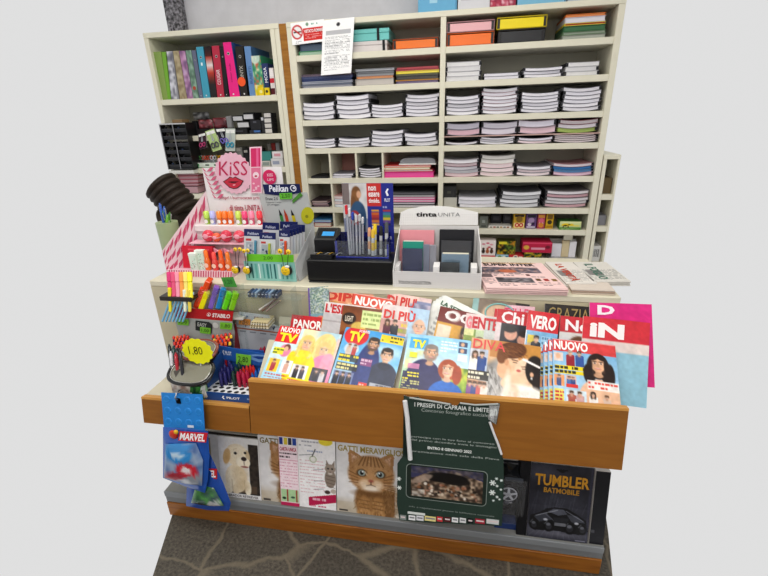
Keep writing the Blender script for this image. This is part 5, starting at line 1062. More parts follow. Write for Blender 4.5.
def kitten(p, cx, cy, s):
    """a ginger tabby seen from the front, s = half width of its head"""
    k = p.k; Y = lambda d: cy+d*s/k; A_ = '#a87c50'; D_ = '#664424'; L_ = '#d8bc9c'
    T = lambda c, f: tuple(np.clip(rgb(c)*f, 0, 1))
    p.ell(cx+s*.25, Y(1.45), s*1.05, s*1.2, '#8f6840', soft=5); p.ell(cx+s*.85, Y(1.3), s*.5, s*.9, '#84603a', 1, soft=6)
    p.fur(cx-s*.8, Y(.7), cx+s*1.35, Y(2.3), 420, ['#6a4726', '#b08a5c', '#7a5630', '#a07848', '#523519'], .05, .009, .55, 95, 35, '#8f6840')
    for sg in (-1, 1):
        p.poly([(cx+sg*s*1.05, Y(-.2)), (cx+sg*s*1.12, Y(-1.0)), (cx+sg*s*1.0, Y(-1.2)), (cx+sg*s*.78, Y(-1.1)), (cx+sg*s*.3, Y(-.8))], A_); p.poly([(cx+sg*s*.92, Y(-.4)), (cx+sg*s*.96, Y(-1.0)), (cx+sg*s*.5, Y(-.76))], '#c79c80'); p.fur(cx+sg*s*.72-s*.15, Y(-.95), cx+sg*s*.72+s*.15, Y(-.55), 30, ['#e8d8c4', '#8a6844'], .03, .006, .5, 60 if sg > 0 else 120, 20)
    p.ell(cx, cy, s*1.12, s*.97, A_, soft=4); p.ell(cx, Y(-.25), s*.8, s*.55, '#b88e60', .8, soft=8)
    p.fur(cx-s*1.15, Y(-.9), cx+s*1.15, Y(.95), 500, ['#7a5632', '#c8a074', '#96703f', '#b88c5c', '#6a4726', '#d0ac84'], .03, .006, .4, 90, 70, A_)
    for i in range(-3, 4): p.line(cx+s*.12*i, Y(-.9), cx+s*.2*i, Y(-.42), s*.06, D_, .75)
    for sg in (-1, 1):
        for j in range(4): p.line(cx+sg*s*.64, Y(.12+.13*j), cx+sg*s*1.08, Y(-.08+.2*j), s*.055, D_, .6)
        p.ell(cx+sg*s*.26, Y(.52), s*.32, s*.24, L_, .95, soft=4)
        p.ell(cx+sg*s*.45, Y(-.03), s*.25, s*.2, '#4a3018', soft=2); p.ell(cx+sg*s*.45, Y(-.03), s*.18, s*.16, '#9aa8a4'); p.ell(cx+sg*s*.45, Y(-.03), s*.085, s*.11, '#12100e'); p.ell(cx+sg*s*.41, Y(-.09), s*.04, s*.04, '#ffffff')
        p.line(cx+sg*s*.2, Y(.06), cx+sg*s*.28, Y(-.1), s*.06, '#e0c8a8', .7)
    p.ell(cx, Y(.2), s*.15, s*.3, '#c09468', .8, soft=5); p.ell(cx, Y(.36), s*.12, s*.075, '#a4584a', soft=2); p.line(cx, Y(.42), cx, Y(.56), s*.04, '#4a3024'); p.line(cx, Y(.56), cx-s*.22, Y(.63), s*.045, '#4a3024'); p.line(cx, Y(.56), cx+s*.22, Y(.63), s*.045, '#4a3024')
    p.ell(cx, Y(.78), s*.42, s*.17, '#e8dccc', .95, soft=4)
    for sg in (-1, 1):
        for j in range(4): p.line(cx+sg*s*.25, Y(.5+.04*j), cx+sg*s*1.25, Y(.42+.13*j), .004, '#f4ece0', .6)
    p.ell(cx, Y(1.06), s*.75, s*.16, '#6a4726', .75, soft=5)
    for sg in (-1, 1):
        p.ell(cx+sg*s*.34, Y(1.75), s*.33, s*.55, '#a67a4a', soft=3); p.ell(cx+sg*s*.34, Y(2.12), s*.36, s*.24, '#b88c5a', soft=2)
        p.fur(cx+sg*s*.34-s*.28, Y(1.3), cx+sg*s*.34+s*.28, Y(2.2), 90, ['#7a5632', '#c8a074', '#96703f'], .03, .007, .5, 90, 25, '#a67a4a')
        for j in (-1, 0, 1): p.line(cx+sg*s*.34+s*.13*j, Y(2.1), cx+sg*s*.34+s*.13*j, Y(2.32), s*.03, '#50341a', .8)
        for j in range(3): p.line(cx+sg*s*.34-s*.25, Y(1.42+.2*j), cx+sg*s*.34+s*.25, Y(1.46+.2*j), s*.06, D_, .5)
def c_kit(p, hide=False):
    p.grad(0, 0, 1, 1, '#d0cecf', '#e0dedd'); p.rect(0, .84, 1, 1, '#cfc6b6'); p.ell(.3, .9, .5, .12, '#b9ab96', .6, soft=8); p.ell(.2, .35, .2, .5, '#e4e2e2', .6, soft=10)
    kitten(p, .5, .41, .29); p.noise(.84, .6, 1, .98, ['#d8d4cc', '#a89c88', '#e4e0da', '#b8aa94'], .02, .6); p.rect(.04, .96, .16, .985, '#4a4440'); p.rect(.9, .02, .96, .08, '#c0b488', .5)
calendar((335.8, 441.8), (407, 449), .008, c_kit, lambda q, O, U, V: q.text('GATTI MERAVIGLIOSI', O, U, V, (.03, .03, .99, .115), '#a08c3c', .02), 'calendar with ginger tabby kitten facing forward, gold title', w=110)
calendar((257.5, 434.5), (318, 441), .002, c_kit, lambda q, O, U, V: q.text('GATTI MERAVIGLIOSI', O, U, V, (.03, .03, .99, .115), '#7a6c3c', .02), 'kitten calendar partly hidden behind the pink leaflet', w=90, width=.27)
def c_leaf1(p):
    p.a[:] = rgb('#f0dce2'); p.rect(0, .0, 1, .13, '#e8e4e4'); 
    for i, c in enumerate(('#2c3c8a', '#d8c040', '#3a3a4a', '#2c4a9a')): p.rect(.06+i*.23, .02, .24+i*.23, .12, c)
    p.rect(0, .15, 1, .21, '#f2e4e8'); p.lines(.05, .22, .95, .32, 2, '#3a2a30', .85); p.line(0, .335, 1, .335, .015, '#b82a5a'); p.lines(.05, .36, .95, .74, 9, '#c87a94', .55, .35); p.line(.5, .36, .5, .74, .01, '#d88aa4', .7)
    p.rect(.04, .76, .96, .94, '#b0d0a0'); p.rect(.35, .76, .42, .94, '#a04a3c'); p.rect(.82, .76, .9, .94, '#a04a3c'); p.ell(.2, .89, .1, .07, '#2a4030'); p.ell(.66, .87, .11, .06, '#3a5a4a'); p.rect(0, .95, 1, 1, '#c02a5c'); p.rect(0, 0, .02, 1, '#c83a6c')
calendar((278, 435.5), (297, 438), .014, c_leaf1, lambda q, O, U, V: q.text('CARTA UNICA', O, U, V, (.06, .15, .95, .205), '#b01c48', .02), 'pink and white leaflet with small pictures, left of the white leaflet', name='leaflet', cat='leaflet', w=50, col='#f0e4e8', t=.003)
def c_leaf2(p):
    p.a[:] = rgb('#f0eeee'); p.ell(.76, .03, .17, .1, '#e8d440'); p.lines(.1, .03, .6, .14, 2, '#8a8a98', .6, .35); p.lines(.1, .3, .72, .8, 11, '#c88a94', .5, .3); p.lines(.3, .16, .95, .2, 1, '#6a7aa8', .6); p.line(.1, .25, .45, .22, .012, '#4a4a52'); p.ell(.44, .29, .09, .09, '#a8b08a'); p.ell(.44, .29, .07, .07, '#eceae4'); p.line(.42, .25, .5, .15, .025, '#3a3a3c')
    for y in (.42, .58, .7): p.line(.45, y+.02, .68, y, .012, '#4a4a56', .8)
    p.ell(.86, .54, .14, .25, '#8a7c70'); p.ell(.86, .4, .13, .12, '#9a8c80'); p.poly([(.75, .36), (.77, .28), (.83, .34)], '#8a7c70'); p.poly([(.9, .34), (.97, .28), (.98, .37)], '#8a7c70')
    for x in (.81, .91): p.ell(x, .4, .025, .022, '#2a2420')
    p.ell(.86, .45, .02, .015, '#5a3a34'); p.ell(.86, .47, .06, .03, '#d8d0c8', .7)
    for j in range(4): p.line(.76, .5+.05*j, .97, .52+.05*j, .018, '#4a4038', .6)
    p.ell(.78, .74, .07, .05, '#4a3a34'); p.ell(.93, .72, .07, .06, '#b8aca0'); p.poly([(.3, .84), (1, .76), (1, .88), (.3, .97)], '#b82050'); p.lines(.4, .83, .95, .9, 1, '#f0d8e0', .8); p.lines(.35, .94, .98, .99, 1, '#c84a6c', .8)
calendar((295, 437), (335, 441.3), .01, c_leaf2, None, 'white leaflet with grey kitten photo and magenta band', name='leaflet', cat='leaflet', w=80, col='#f0eeee', t=.003)
# ------------------------------------------------------------------ torn poster on the front board
def pl_(pts, off=.004): return [onlip(395+x/4.117, 390+y/4.117, off) for x, y in pts]
out = [(36, 22), (58, 100), (72, 285), (32, 272), (22, 285), (10, 302), (8, 470), (18, 536), (120, 545), (440, 560), (448, 400), (447, 292), (428, 215), (388, 128), (418, 142), (432, 55), (300, 60), (268, 50), (255, 66), (240, 68), (228, 55), (150, 42), (110, 38), (95, 28), (62, 30)]
t = thing('poster', 'torn dark green poster with a cave photo taped to the front board', 'poster', onlip(455, 525, .004))
q = MB(); pts = pl_(out); 
bm = bmesh.new(); f = bm.faces.new([bm.verts.new(p) for p in pts]); bmesh.ops.triangulate(bm, faces=[f]); bm.normal_update()
bm.verts.index_update(); V_ = [v.co.copy() for v in bm.verts]; Fs = [tuple(v.index for v in f.verts) for f in bm.faces]; bm.free()
q._add(V_, Fs, '#2a3c34'); q._add([p-LN*.0008 for p in V_], [f[::-1] for f in Fs], '#d8d8d8'); q.build('sheet', 'gloss_print', t)
PO = pl_([(30, 20)], .0046)[0]; PU = pl_([(440, 57)], .0046)[0]-PO; PU = Vector((PU.x, 0, 0)); PV = -LU*((PO-pl_([(30, 540)], .0046)[0]).dot(LU))
def pu(px, py):
    d = onlip(px, py, .0046)-PO; return d.dot(PU)/PU.length_squared, d.dot(PV)/PV.length_squared
def pbox(x0, y0, x1, y1):
    ym, xm = (y0+y1)/2, (x0+x1)/2; a = pu(395+x0/4.117, 390+ym/4.117); c = pu(395+x1/4.117, 390+ym/4.117); d = pu(395+xm/4.117, 390+y0/4.117); e = pu(395+xm/4.117, 390+y1/4.117)
    return (a[0], d[1], c[0], e[1])
for s_, bx, c_, bo in (('I PRESEPI DI CAPRAIA E LIMITE', (80, 62, 388, 80), '#d8dcd8', .02), ('Concorso fotografico sociale', (108, 86, 385, 104), '#a8b0aa', 0), ('partecipa con le tue foto al concorso', (66, 202, 410, 212), '#b8c0ba', 0),
    ('dal primo dicembre invia le immagini', (66, 216, 418, 226), '#b8c0ba', 0), ('ENTRO 8 GENNAIO 2022', (134, 240, 316, 252), '#e8ece8', .03), ('premiazione nella sala della Pieve', (70, 264, 430, 274), '#b8c0ba', 0), ('info e regolamento presso la biblioteca comunale', (58, 496, 410, 504), '#98a29c', 0)):
    q = MB(); q.text(s_, PO, PU, PV, pbox(*bx), c_, bo); q.build('lettering', 'paper', t)
q = MB()
fx0, fy0, fx1, fy1 = pbox(45, 318, 380, 462); 
def rr(x0, y0, x1, y1, r):
    P = []; ry = r*PU.length/PV.length
    for cx, cy, a0 in ((x0+r, y0+ry, 180), (x1-r, y0+ry, 90), (x1-r, y1-ry, 0), (x0+r, y1-ry, 270)):
        for k in range(6): a = math.radians(a0-k*18); P.append((cx+r*math.cos(a), cy-ry*math.sin(a)))
    return P
q.shape(rr(fx0, fy0, fx1, fy1, .05), PO, PU, PV, '#8a948e', .0003); q.shape(rr(fx0+.007, fy0+.005, fx1-.007, fy1-.005, .046), PO, PU, PV, '#1e2a24', .0006)
ph = Pic(90, 44, '#4a382c'); ph.noise(0, 0, 1, 1, ['#2a201a', '#8a7460', '#c8b49c', '#5a4636', '#3a2c24', '#a08a74'], .035, .95); ph.poly([(0, 0), (1, 0), (1, .3), (.6, .05), (.3, .1), (.08, .35), (0, .4)], '#3a3a5a'); ph.noise(0, 0, 1, .22, ['#4a4038', '#7a7068', '#2c2a34', '#3a3a5c'], .04, .6)
ph.ell(.5, .3, .3, .08, '#0e0b0a'); ph.ell(.62, .38, .2, .06, '#120e0c', .9); ph.ell(.16, .4, .16, .05, '#a89484', .8, rot=-25); 
for _ in range(60): ph.ell(random.uniform(.1, .95), random.uniform(.5, .92), random.uniform(.01, .03), random.uniform(.01, .025), random.choice(['#d8c8b4', '#8a5a3c', '#2a1c14', '#e8e0d4', '#b0806a', '#1a1410']), .9)
ph.noise(.02, .75, .2, 1, ['#e8e4dc', '#5a4a3c'], .03, .6)
a = pbox(66, 326, 362, 450); q.grid(ph, PO+PU*a[0]+PV*a[1]+LN*.001, PU*(a[2]-a[0]), PV*(a[3]-a[1])); q.build('cave_photo', 'gloss_print', t)
for x, y, r in ((402, 382, 12), (400, 422, 12), (418, 365, 6), (438, 372, 6), (420, 395, 6), (436, 410, 5), (420, 440, 6), (405, 455, 5), (430, 450, 5), (16, 365, 9), (18, 402, 9)):
    u, v = pu(395+x/4.117, 390+y/4.117); R = r/4.117/430*1.55/PU.length; kx = PU.length/PV.length
    q = MB()
    for j in range(3):
        an = math.pi*j/3; dx, dy = R*math.cos(an), R*math.sin(an)*kx; nx, ny = -R*.2*math.sin(an), R*.2*math.cos(an)*kx
        q.shape([(u-dx-nx, v-dy-ny), (u-dx+nx, v-dy+ny), (u+dx+nx, v+dy+ny), (u+dx-nx, v+dy-ny)], PO, PU, PV, '#dce2de', .0004+.0001*j)
    q.build('snowflake', 'paper', t)
for i, (x0, x1, c) in enumerate(((20, 46, '#8a928e'), (56, 84, '#e8e8e8'), (88, 118, '#d8d8dc'), (122, 168, '#e0d490'), (172, 196, '#c83a40'), (202, 230, '#5a2428'), (234, 260, '#e4e4e4'), (266, 292, '#d8d8d8'), (298, 322, '#1a1a1c'), (330, 370, '#a02c3c'), (376, 428, '#c8ccca'))):
    q = MB(); q.rect(pbox(x0, 514+i*1.8, x1, 534+i*1.8), PO, PU, PV, c, .0005); q.rect(pbox(x0+4, 520+i*1.8, x1-4, 526+i*1.8), PO, PU, PV, '#8a8a8e' if c[1] in 'de' else '#d8c8c8', .0008); q.build('sponsor_logo', 'paper', t)
q = MB(); q.rect(pbox(52, 503, 124, 513), PO, PU, PV, '#d8dcd8'); q.build('sponsor_logo', 'paper', t)
q = MB()
def curl(pts, r, col='#dcdcdc'):
    P = pl_(pts, .006); q.tube([p+LN*r for p in P], r, col, 8)
curl([(42, 40), (52, 110), (58, 200), (64, 280)], .008); curl([(390, 130), (408, 180), (424, 220), (438, 262)], .004); curl([(60, 30), (110, 38), (150, 44), (228, 58)], .003, '#a8aca8'); curl([(268, 52), (330, 60), (425, 56)], .003, '#a8aca8')
q.build('curled_edge', 'paper', t)['label'] = 'white curled paper edges'
q = MB(); P = pl_([(388, 62), (384, 120), (416, 142), (432, 58)], .009); q.poly(P, '#8f9692'); q.poly(P[::-1], '#d8d8d8'); A0, A1, A2 = P[0], P[3]-P[0], P[1]-P[0]; q.text('an', A0, A1, A2, (.1, .3, .8, .8), '#d8dcd8', .03, .001); q.build('torn_corner', 'paper', t)
# ------------------------------------------------------------------ toy car pack
O = onC(499, 450, .004); t = thing('toy_car_box', 'toy car box with a five spoke wheel showing beside the poster', 'toy', (onC(512, 520).x, 1.19, ZS+.0005))
X0, X1 = onC(496, 500, .004).x, onC(524, 500, .004).x
zt = onC(512, 457, 0).z
q = MB(); q.box((X0, 1.24, ZS+.001), (X1, 1.30, zt), '#2a2a2e', .002); q.box((X0, 1.155, ZS+.001), (X1, 1.239, ZS+.03), '#24386a', .002); q.rect((.2, .02, .95, .16), (X0, 1.2395, zt), (X1-X0, 0, 0), (0, 0, ZS-zt), '#c8c4b8'); q.rect((.3, .06, .9, .1), (X0, 1.2395, zt), (X1-X0, 0, 0), (0, 0, ZS-zt), '#d0a83c', .0008); q.rect((.2, .2, .95, .22), (X0, 1.2395, zt), (X1-X0, 0, 0), (0, 0, ZS-zt), '#8a8a90'); q.build('carton', 'card', t)
wc = onC(508.5, 494, .01); wy = 1.17
q = MB(); zc = at(508.5, 494, wy).z; xc = at(508.5, 494, wy).x; zb0 = ZS+.031
prof = [(X0+.004, zb0+.02), (X1-.004, zb0+.02), (X1-.004, zc+.03), (xc+.035, zc+.075), (xc-.005, zc+.085), (X0+.004, zc+.06)]
q.prism([(x, wy+.004, z) for x, z in prof], (0, .055, 0), '#26282c'); q.rect((.25, .1, .9, .35), (X0, wy+.003, zc+.08), (X1-X0, 0, 0), (0, 0, -.07), '#4a5058'); q.build('car_body', 'shiny_plastic', t)
q = MB(); q.cyl((xc, wy, zc), (xc, wy+.02, zc), .036, None, '#141416', 24); o = q.build('tyre', 'plastic', t)
q = MB(); q.cyl((xc, wy-.002, zc), (xc, wy+.001, zc), .03, None, '#d0d2d4', 24); q.cyl((xc, wy-.0024, zc), (xc, wy-.0021, zc), .026, None, '#3a3c40', 24)
for k in range(5):
    a = 2*math.pi*k/5+math.pi/2; d = Vector((math.cos(a), 0, math.sin(a))); nn = Vector((-d.z, 0, d.x)); c0 = Vector((xc, wy-.0025, zc))
    q.prism([c0-nn*.005+d*.003, c0-nn*.0035+d*.028, c0+nn*.0035+d*.028, c0+nn*.005+d*.003][::-1], (0, -.001, 0), '#d8dadc')
q.cyl((xc, wy-.004, zc), (xc, wy-.0024, zc), .007, None, '#c0c2c4', 12); q.build('wheel_rim', 'plastic', o)
q = MB(); x2 = xc-.005; z2 = zc-.055; q.ball((x2, wy+.01, z2), (.022, .012, .018), '#5a5c60'); q.ball((x2+.015, wy+.006, z2+.012), (.008, .006, .006), '#b8b8ba'); q.build('engine_part', 'metal', t)
q = MB(); q.slab((X0, 1.152, zt-.05), (X1-X0, 0, 0), (0, 0, ZS+.031-zt+.05), .0006, '#ffffff'); q.build('clear_window', 'wrap', t)
# ------------------------------------------------------------------ dark model car box
def c_tum(p):
    p.grad(0, 0, 1, .55, '#24242c', '#1c1c24'); p.grad(0, .55, 1, 1, '#26262e', '#34343e'); p.ell(.2, .12, .3, .14, '#5a5a68', .45, soft=14); p.ell(.5, .5, .45, .22, '#44454f', .5, soft=14)
    for k in range(16): x = random.uniform(.1, .95); p.line(x, random.uniform(.35, .55), x-.06, random.uniform(.6, .78), .006, '#7a7c88', .3)
    for k in range(10): p.line(.02+.1*k, 1, .25+.055*k, .8, .007, '#8a8c98', .3)
    p.ell(.5, .92, .46, .05, '#9a9aa6', .45, soft=8); p.ell(.3, .86, .26, .04, '#b8b8c4', .35, soft=6)
    p.poly([(.03, .82), (.05, .7), (.18, .66), (.3, .59), (.45, .56), (.62, .56), (.78, .62), (.95, .7), (.99, .84), (.86, .9), (.5, .88), (.12, .9)], '#131316')
    p.poly([(.33, .63), (.42, .585), (.58, .585), (.64, .64), (.5, .67)], '#50525c'); p.poly([(.1, .71), (.3, .64), (.42, .73), (.2, .78)], '#383a42'); p.poly([(.64, .65), (.8, .65), (.93, .73), (.72, .74)], '#40424a'); p.poly([(.42, .7), (.68, .7), (.64, .76), (.46, .76)], '#24252a')
    for x, r in ((.12, .09), (.36, .1), (.7, .11), (.9, .09)): p.ell(x, .83, r*.85, r, '#0a0a0c'); p.ell(x, .83, r*.5, r*.62, '#2c2c32'); p.ell(x-.01, .8, r*.35, r*.3, '#6a6c74', .9); p.line(x-r*.7, .8, x-r*.3, .76, .012, '#8a8c94', .7)
    p.rect(.45, .77, .63, .81, '#8a8c94', .7); p.line(.14, .7, .48, .6, .01, '#b8bac4', .8); p.line(.62, .6, .9, .71, .01, '#9a9ca8', .8); p.line(.3, .67, .44, .75, .008, '#8a8c98', .6); p.ell(.3, .74, .035, .022, '#d8dae4', .8); p.ell(.8, .75, .035, .022, '#d8dae4', .8)
    p.rect(.95, 0, 1, 1, '#50506a', .25); p.rect(.8, .97, .96, .985, '#7a7a88'); p.grain(.03, .03)
th, O, U, V = calendar((531.5, 462), (594.5, 470), .012, c_tum, lambda q, O, U, V: (q.text('TUMBLER', O, U, V, (.08, .135, .95, .285), '#c08a28', .03), q.text('BATMOBILE', O, U, V, (.23, .305, .8, .375), '#a87a28', .03), q.shape([(.5, .06), (.48, .045), (.465, .058), (.42, .05), (.4, .07), (.44, .075), (.46, .09), (.5, .1), (.54, .09), (.56, .075), (.6, .07), (.58, .05), (.535, .058), (.52, .045)], O, U, V, '#0e0e10', .0008)), 'black boxed model car set with gold lettering and a dark car', name='model_car_box', cat='toy box', col='#101014', t=.05, w=100)
q = MB(); q.slab(O-Vector((.034, 0, 0))+CALN*.0, (.033, 0, 0), V, .05, '#0e0e12'); q.build('box_spine', 'card', th)
calendar((596.5, 471), (628, 474), .01, lambda p: (p.grad(0, 0, 1, 1, '#141418', '#1c1c22'), p.rect(.05, .8, .3, .84, '#4a4a50')), None, 'plain black box at the right end of the bottom shelf', name='model_car_box', cat='toy box', col='#101014', t=.05, w=20, width=.045)
# ------------------------------------------------------------------ blue toy bags hanging at the left
def bag(name, outline, off, th_, cols, label, header=None, post=None):
    P = [onlip(x, y, off) for x, y in outline]; c = sum(P, Vector())/len(P)
    t = thing(name, label, 'toy bag', min(P, key=lambda p: p.z))
    return t, P, c
def puff(q, P, c, th_, col, pic=None, n=LN, rings=5):
    """a flat bag outline swelling towards the viewer"""
    k = len(P); N = []
    for i in range(k):
        for j in range(4): N.append(P[i].lerp(P[(i+1) % k], j/4))
    m_ = len(N); vs = []; cc = []; 
    bb = [(p-c) for p in N]
    for r in range(rings+1):
        s = 1-r/rings*.999; h = th_*(1-s**2)**.6
        for i, p in enumerate(N): vs.append(c+(p-c)*s+n*(h+.0015*math.sin(i*1.9+r*2.1)*(0 < r < rings)))
    xs = [p.x for p in N]; zs = [p.z for p in N]
    for v in vs:
        if pic is None: cc.append(lin(col))
        else:
            u = min(max((v.x-min(xs))/(max(xs)-min(xs)), 0), .999); w = min(max((max(zs)-v.z)/(max(zs)-min(zs)), 0), .999)
            a = pic.a[int(w*pic.h), int(u*pic.w)]; cc.append(lin(a))
    fs = [(r*m_+i, r*m_+(i+1) % m_, (r+1)*m_+(i+1) % m_, (r+1)*m_+i) for r in range(rings) for i in range(m_)]
    q._add(vs, fs, col, True, cc); q._add(N, [tuple(range(m_))[::-1]], col)
ol2 = [(198, 452), (187, 478), (186, 506), (207, 510), (229, 511), (231, 503), (223, 482), (214, 462), (209, 452)]
t, P, c = bag('toy_bag', ol2, .002, .02, None, 'blue toy bag with green contents hanging behind the front bag')
q = MB(); puff(q, P, c, .014, '#1c4a9c'); q.build('bag', 'shiny_plastic', t)
q = MB(); Pw = [onlip(x, y, .0165) for x, y in ((196, 484), (191, 503), (208, 506), (224, 506), (214, 488))]; cw = sum(Pw, Vector())/5; pc = Pic(30, 24, '#3a6a44'); pc.noise(0, 0, 1, 1, ['#3f8a44', '#2c5a3a', '#5aa050', '#3a4a5a'], .14, .9); pc.ell(.75, .8, .2, .14, '#b8b8b8'); pc.ell(.3, .9, .2, .1, '#2a3040'); puff(q, Pw, cw, .012, '#3f8a44', pc, rings=9); q.build('clear_window', 'shiny_plastic', t)
O = onlip(205.5, 468.5, .012); U = onlip(217, 469, .012)-O; V = onlip(205.5, 478.5, .012)-O; q = MB(); q.slab(O, U, V, .0012, '#c8242c'); q.text('VEL', O, U, V, (.1, .15, .9, .85), '#f4f0f0', .04); q.build('logo_patch', 'gloss_print', t)
ol1 = [(163, 427), (163, 478), (184, 486), (205, 493), (208, 480), (209.5, 456), (208, 431), (190, 428.5)]
t, P, c = bag('toy_bag', ol1, .03, .03, None, 'blue toy bag with red logo patch hanging by its dotted header')
q = MB(); puff(q, P, c, .022, '#1f56ac'); q.build('bag', 'shiny_plastic', t)
Pw = [onlip(x, y, .05) for x, y in ((165, 444), (164, 478), (186, 484), (202, 486), (203, 460), (196, 443))]; cw = sum(Pw, Vector())/6
pc = Pic(44, 44, '#5a7aa8'); pc.noise(0, 0, 1, 1, ['#4a6a9c', '#8aa0c0', '#3a5a94', '#a8b4c4'], .14, .8); pc.ell(.42, .24, .34, .26, '#2f86c4'); pc.ell(.4, .3, .2, .06, '#dfe6ea', .8); pc.ell(.62, .62, .26, .17, '#c0283a'); pc.ell(.62, .62, .12, .08, '#e4dcdc'); pc.ell(.25, .82, .28, .1, '#a02838'); pc.ell(.75, .85, .22, .11, '#8a9098'); pc.ell(.55, .9, .12, .07, '#c8ccd0')
q = MB(); puff(q, Pw, cw, .012, '#5a7aa8', pc, rings=10); q.build('clear_window', 'shiny_plastic', t)
O = onlip(179.5, 431.5, .056); U = onlip(207.5, 433.5, .056)-O; V = onlip(178, 440.5, .056)-O; q = MB(); q.slab(O, U, V, .003, '#c8202c'); q.text('MARVEL', O, U, V, (.05, .1, .95, .9), '#f6f2f2', .035); q.build('logo_patch', 'gloss_print', t)
q = MB(); q.ball(onlip(173.5, 434.5, .046), (.018, .008, .019), '#c83a24'); q.ball(onlip(176, 432, .052), (.009, .006, .009), '#e8b824'); q.build('red_emblem', 'gloss_print', t)
O = onlip(161, 392.5, .03); U = onlip(202.5, 394.5, .03)-O; V = onlip(164, 428, .03)-O
q = MB(); q.slab(O, U, V, .0015, '#2484d0')
n = V.cross(U).normalized(); cu, cv = U.length, V.length
for r in range(3):
    for k in range(4):
        c = O+U*((k+.5)/4)+V*((r+.55)/3.2); q.cyl(c, c+n*.0016, .0135, .012, '#2a8cd8', 16); q.cyl(c+n*.0016, c+n*.0019, .0085, .008, '#2080c8', 16)
q.rect((.6, .86, .75, .93), O, U, V, '#d8e4f0', .003); q.build('dotted_header', 'plastic', t)
q = MB(); c = O+U*.42+V*.14+n*.004; q.box((c.x-.009, c.y-.004, c.z-.02), (c.x+.009, c.y+.002, c.z+.004), '#2a2a2c', .003); q.tube([c+Vector((0, -.004, .0)), c+Vector((0, -.012, .012)), c+Vector((0, .0, .024)), c+Vector((0, .02, .024))], .0028, '#b8b8bc', 6); q.build('hook_clip', 'metal', t)
# ================================================================== displays on the counter
def quad(tl, tr, bl, Y):
    O = at(*tl, Y); return O, at(*tr, Y)-O, at(*bl, Y)-O
def onz(p, Y, z): return Vector((xat(p, z, Y), Y, z))
# ---- pink lip balm display
t = thing('lip_balm_display', 'white and pink lip balm counter display with a round lips sign', 'display stand', (at(233, 250, 1.65).x, 1.65, CT))
YK = 1.75; O, U, V = quad((201.5, 168), (281, 168), (202.5, 226), YK); U.z = 0; V.x = 0
zb = CT-O.z; 
q = MB(); q.slab(O+Vector((0, .004, 0)), U*.76, Vector((0, 0, zb)), .004, '#eeeaea'); q.slab(O+U*.76+Vector((0, .004, 0)), U*.24, V*1.0, .004, '#f0eced')
q.build('back_card', 'card', t)
q = MB()
c0 = at(233.5, 173.5, YK-.006); r = at(252, 173.5, YK-.006).x-c0.x; R = [(r*(1+.035*math.cos(24*a))) for a in [2*math.pi*i/144 for i in range(144)]]
q.prism([c0+Vector((R[i]*math.cos(2*math.pi*i/144), 0, R[i]*math.sin(2*math.pi*i/144)))for i in range(144)][::-1], (0, .003, 0), '#e9bccb')
o = q.build('round_sign', 'card', t)
q = MB(); q.text('KiSS', c0+Vector((-r, -.0005, r)), Vector((2*r, 0, 0)), Vector((0, 0, -2*r)), (.13, .2, .9, .55), '#c42a5c', -.002, .001, .08); q.build('lettering', 'card', o)
q = MB(); Lc = at(233.5, 182.5, YK-.008); lw = at(243, 182, YK-.008).x-Lc.x; lh = lw*.55
def lip(pts, col, lift): q._add([Lc+Vector((x*lw, -lift, y*lh)) for x, y in pts], [tuple(range(len(pts)))], col)
outl = [(-1, .15), (-.6, .5), (-.25, .9), (0, .7), (.25, .9), (.6, .55), (1, .25), (.7, -.4), (.3, -.9), (-.1, -1), (-.5, -.75)]
lip([(x*1.1, y*1.14) for x, y in outl][::-1], '#3a1418', 0); lip(outl[::-1], '#c82c44', .0006); lip([(-.6, .12), (-.2, .22), (.2, .2), (.65, .22), (.2, -.08), (-.2, -.1)][::-1], '#5a1420', .0012); lip([(-.1, -.35), (.2, -.3), (.15, -.5), (-.1, -.55)][::-1], '#f0a8b4', .0012); q.build('lips_emblem', 'gloss_print', o)
q = MB(); O2, U2, V2 = quad((249.5, 147), (261.5, 146.5), (250.5, 193.5), YK-.007); q.slab(O2, U2, V2, .003, '#f2d0da'); q.rect((.1, .03, .9, .42), O2, U2, V2, '#d6336c'); q.rect((.55, .03, .75, .42), O2, U2, V2, '#e8689a', .0006); q.rect((.1, .44, .9, .97), O2, U2, V2, '#e27a9c'); q.disc(.5, .6, .26, O2, U2, V2, '#f6dce4', .0008, ry=.07); q.disc(.5, .62, .12, O2, U2, V2, '#c02850', .0012, ry=.02)
for k in range(5): q.disc(.3+.2*(k % 3), .78+.06*(k % 2)+.03*k, .1, O2, U2, V2, '#f4c8d6', .0008, ry=.02)
q.build('lipstick_cutout', 'card', t)
q = MB(); c1 = at(269.8, 177, YK); O3 = O; q.disc((c1-O).dot(U)/U.length_squared, (O.z-c1.z)/V.length, .083, O+Vector((0, -.002, 0)), U, V, '#d42a64', .0008); 
q.text('KISS', O, U, V, (.825, .1, .895, .15), '#f0c8d6', .02, .004); q.text('LIPS', O, U, V, (.82, .18, .9, .22), '#f0c8d6', .02, .004)
q.build('pink_disc', 'card', t); q = MB(); q.text('Scopri i burrocacao profumati', O, U, V, (.16, .47, .82, .54), '#b0405e', .008, .002); q.build('lettering', 'card', t); q = MB(); q.text('di tinta UNITA kiss', O, U, V, (.28, .62, .79, .72), '#b02c4c', .01, .002); q.build('lettering', 'card', t); q = MB()
for k in range(7):                                       # palm leaf on the left of the card
    a0 = O+U*(.06+.012*k)+V*(.06+.075*k); 
    for s in (-1, 1): q.poly([a0+Vector((0, -.0022, 0)), a0+U*(.06 if s > 0 else -.045)+V*(-.05)+Vector((0, -.0022, .006)), a0+U*(.1 if s > 0 else -.05)+V*(-.075)+Vector((0, -.0022, 0)), a0+U*(.06 if s > 0 else -.03)+V*(-.02)+Vector((0, -.0022, -.003))][::s], '#d26a88')
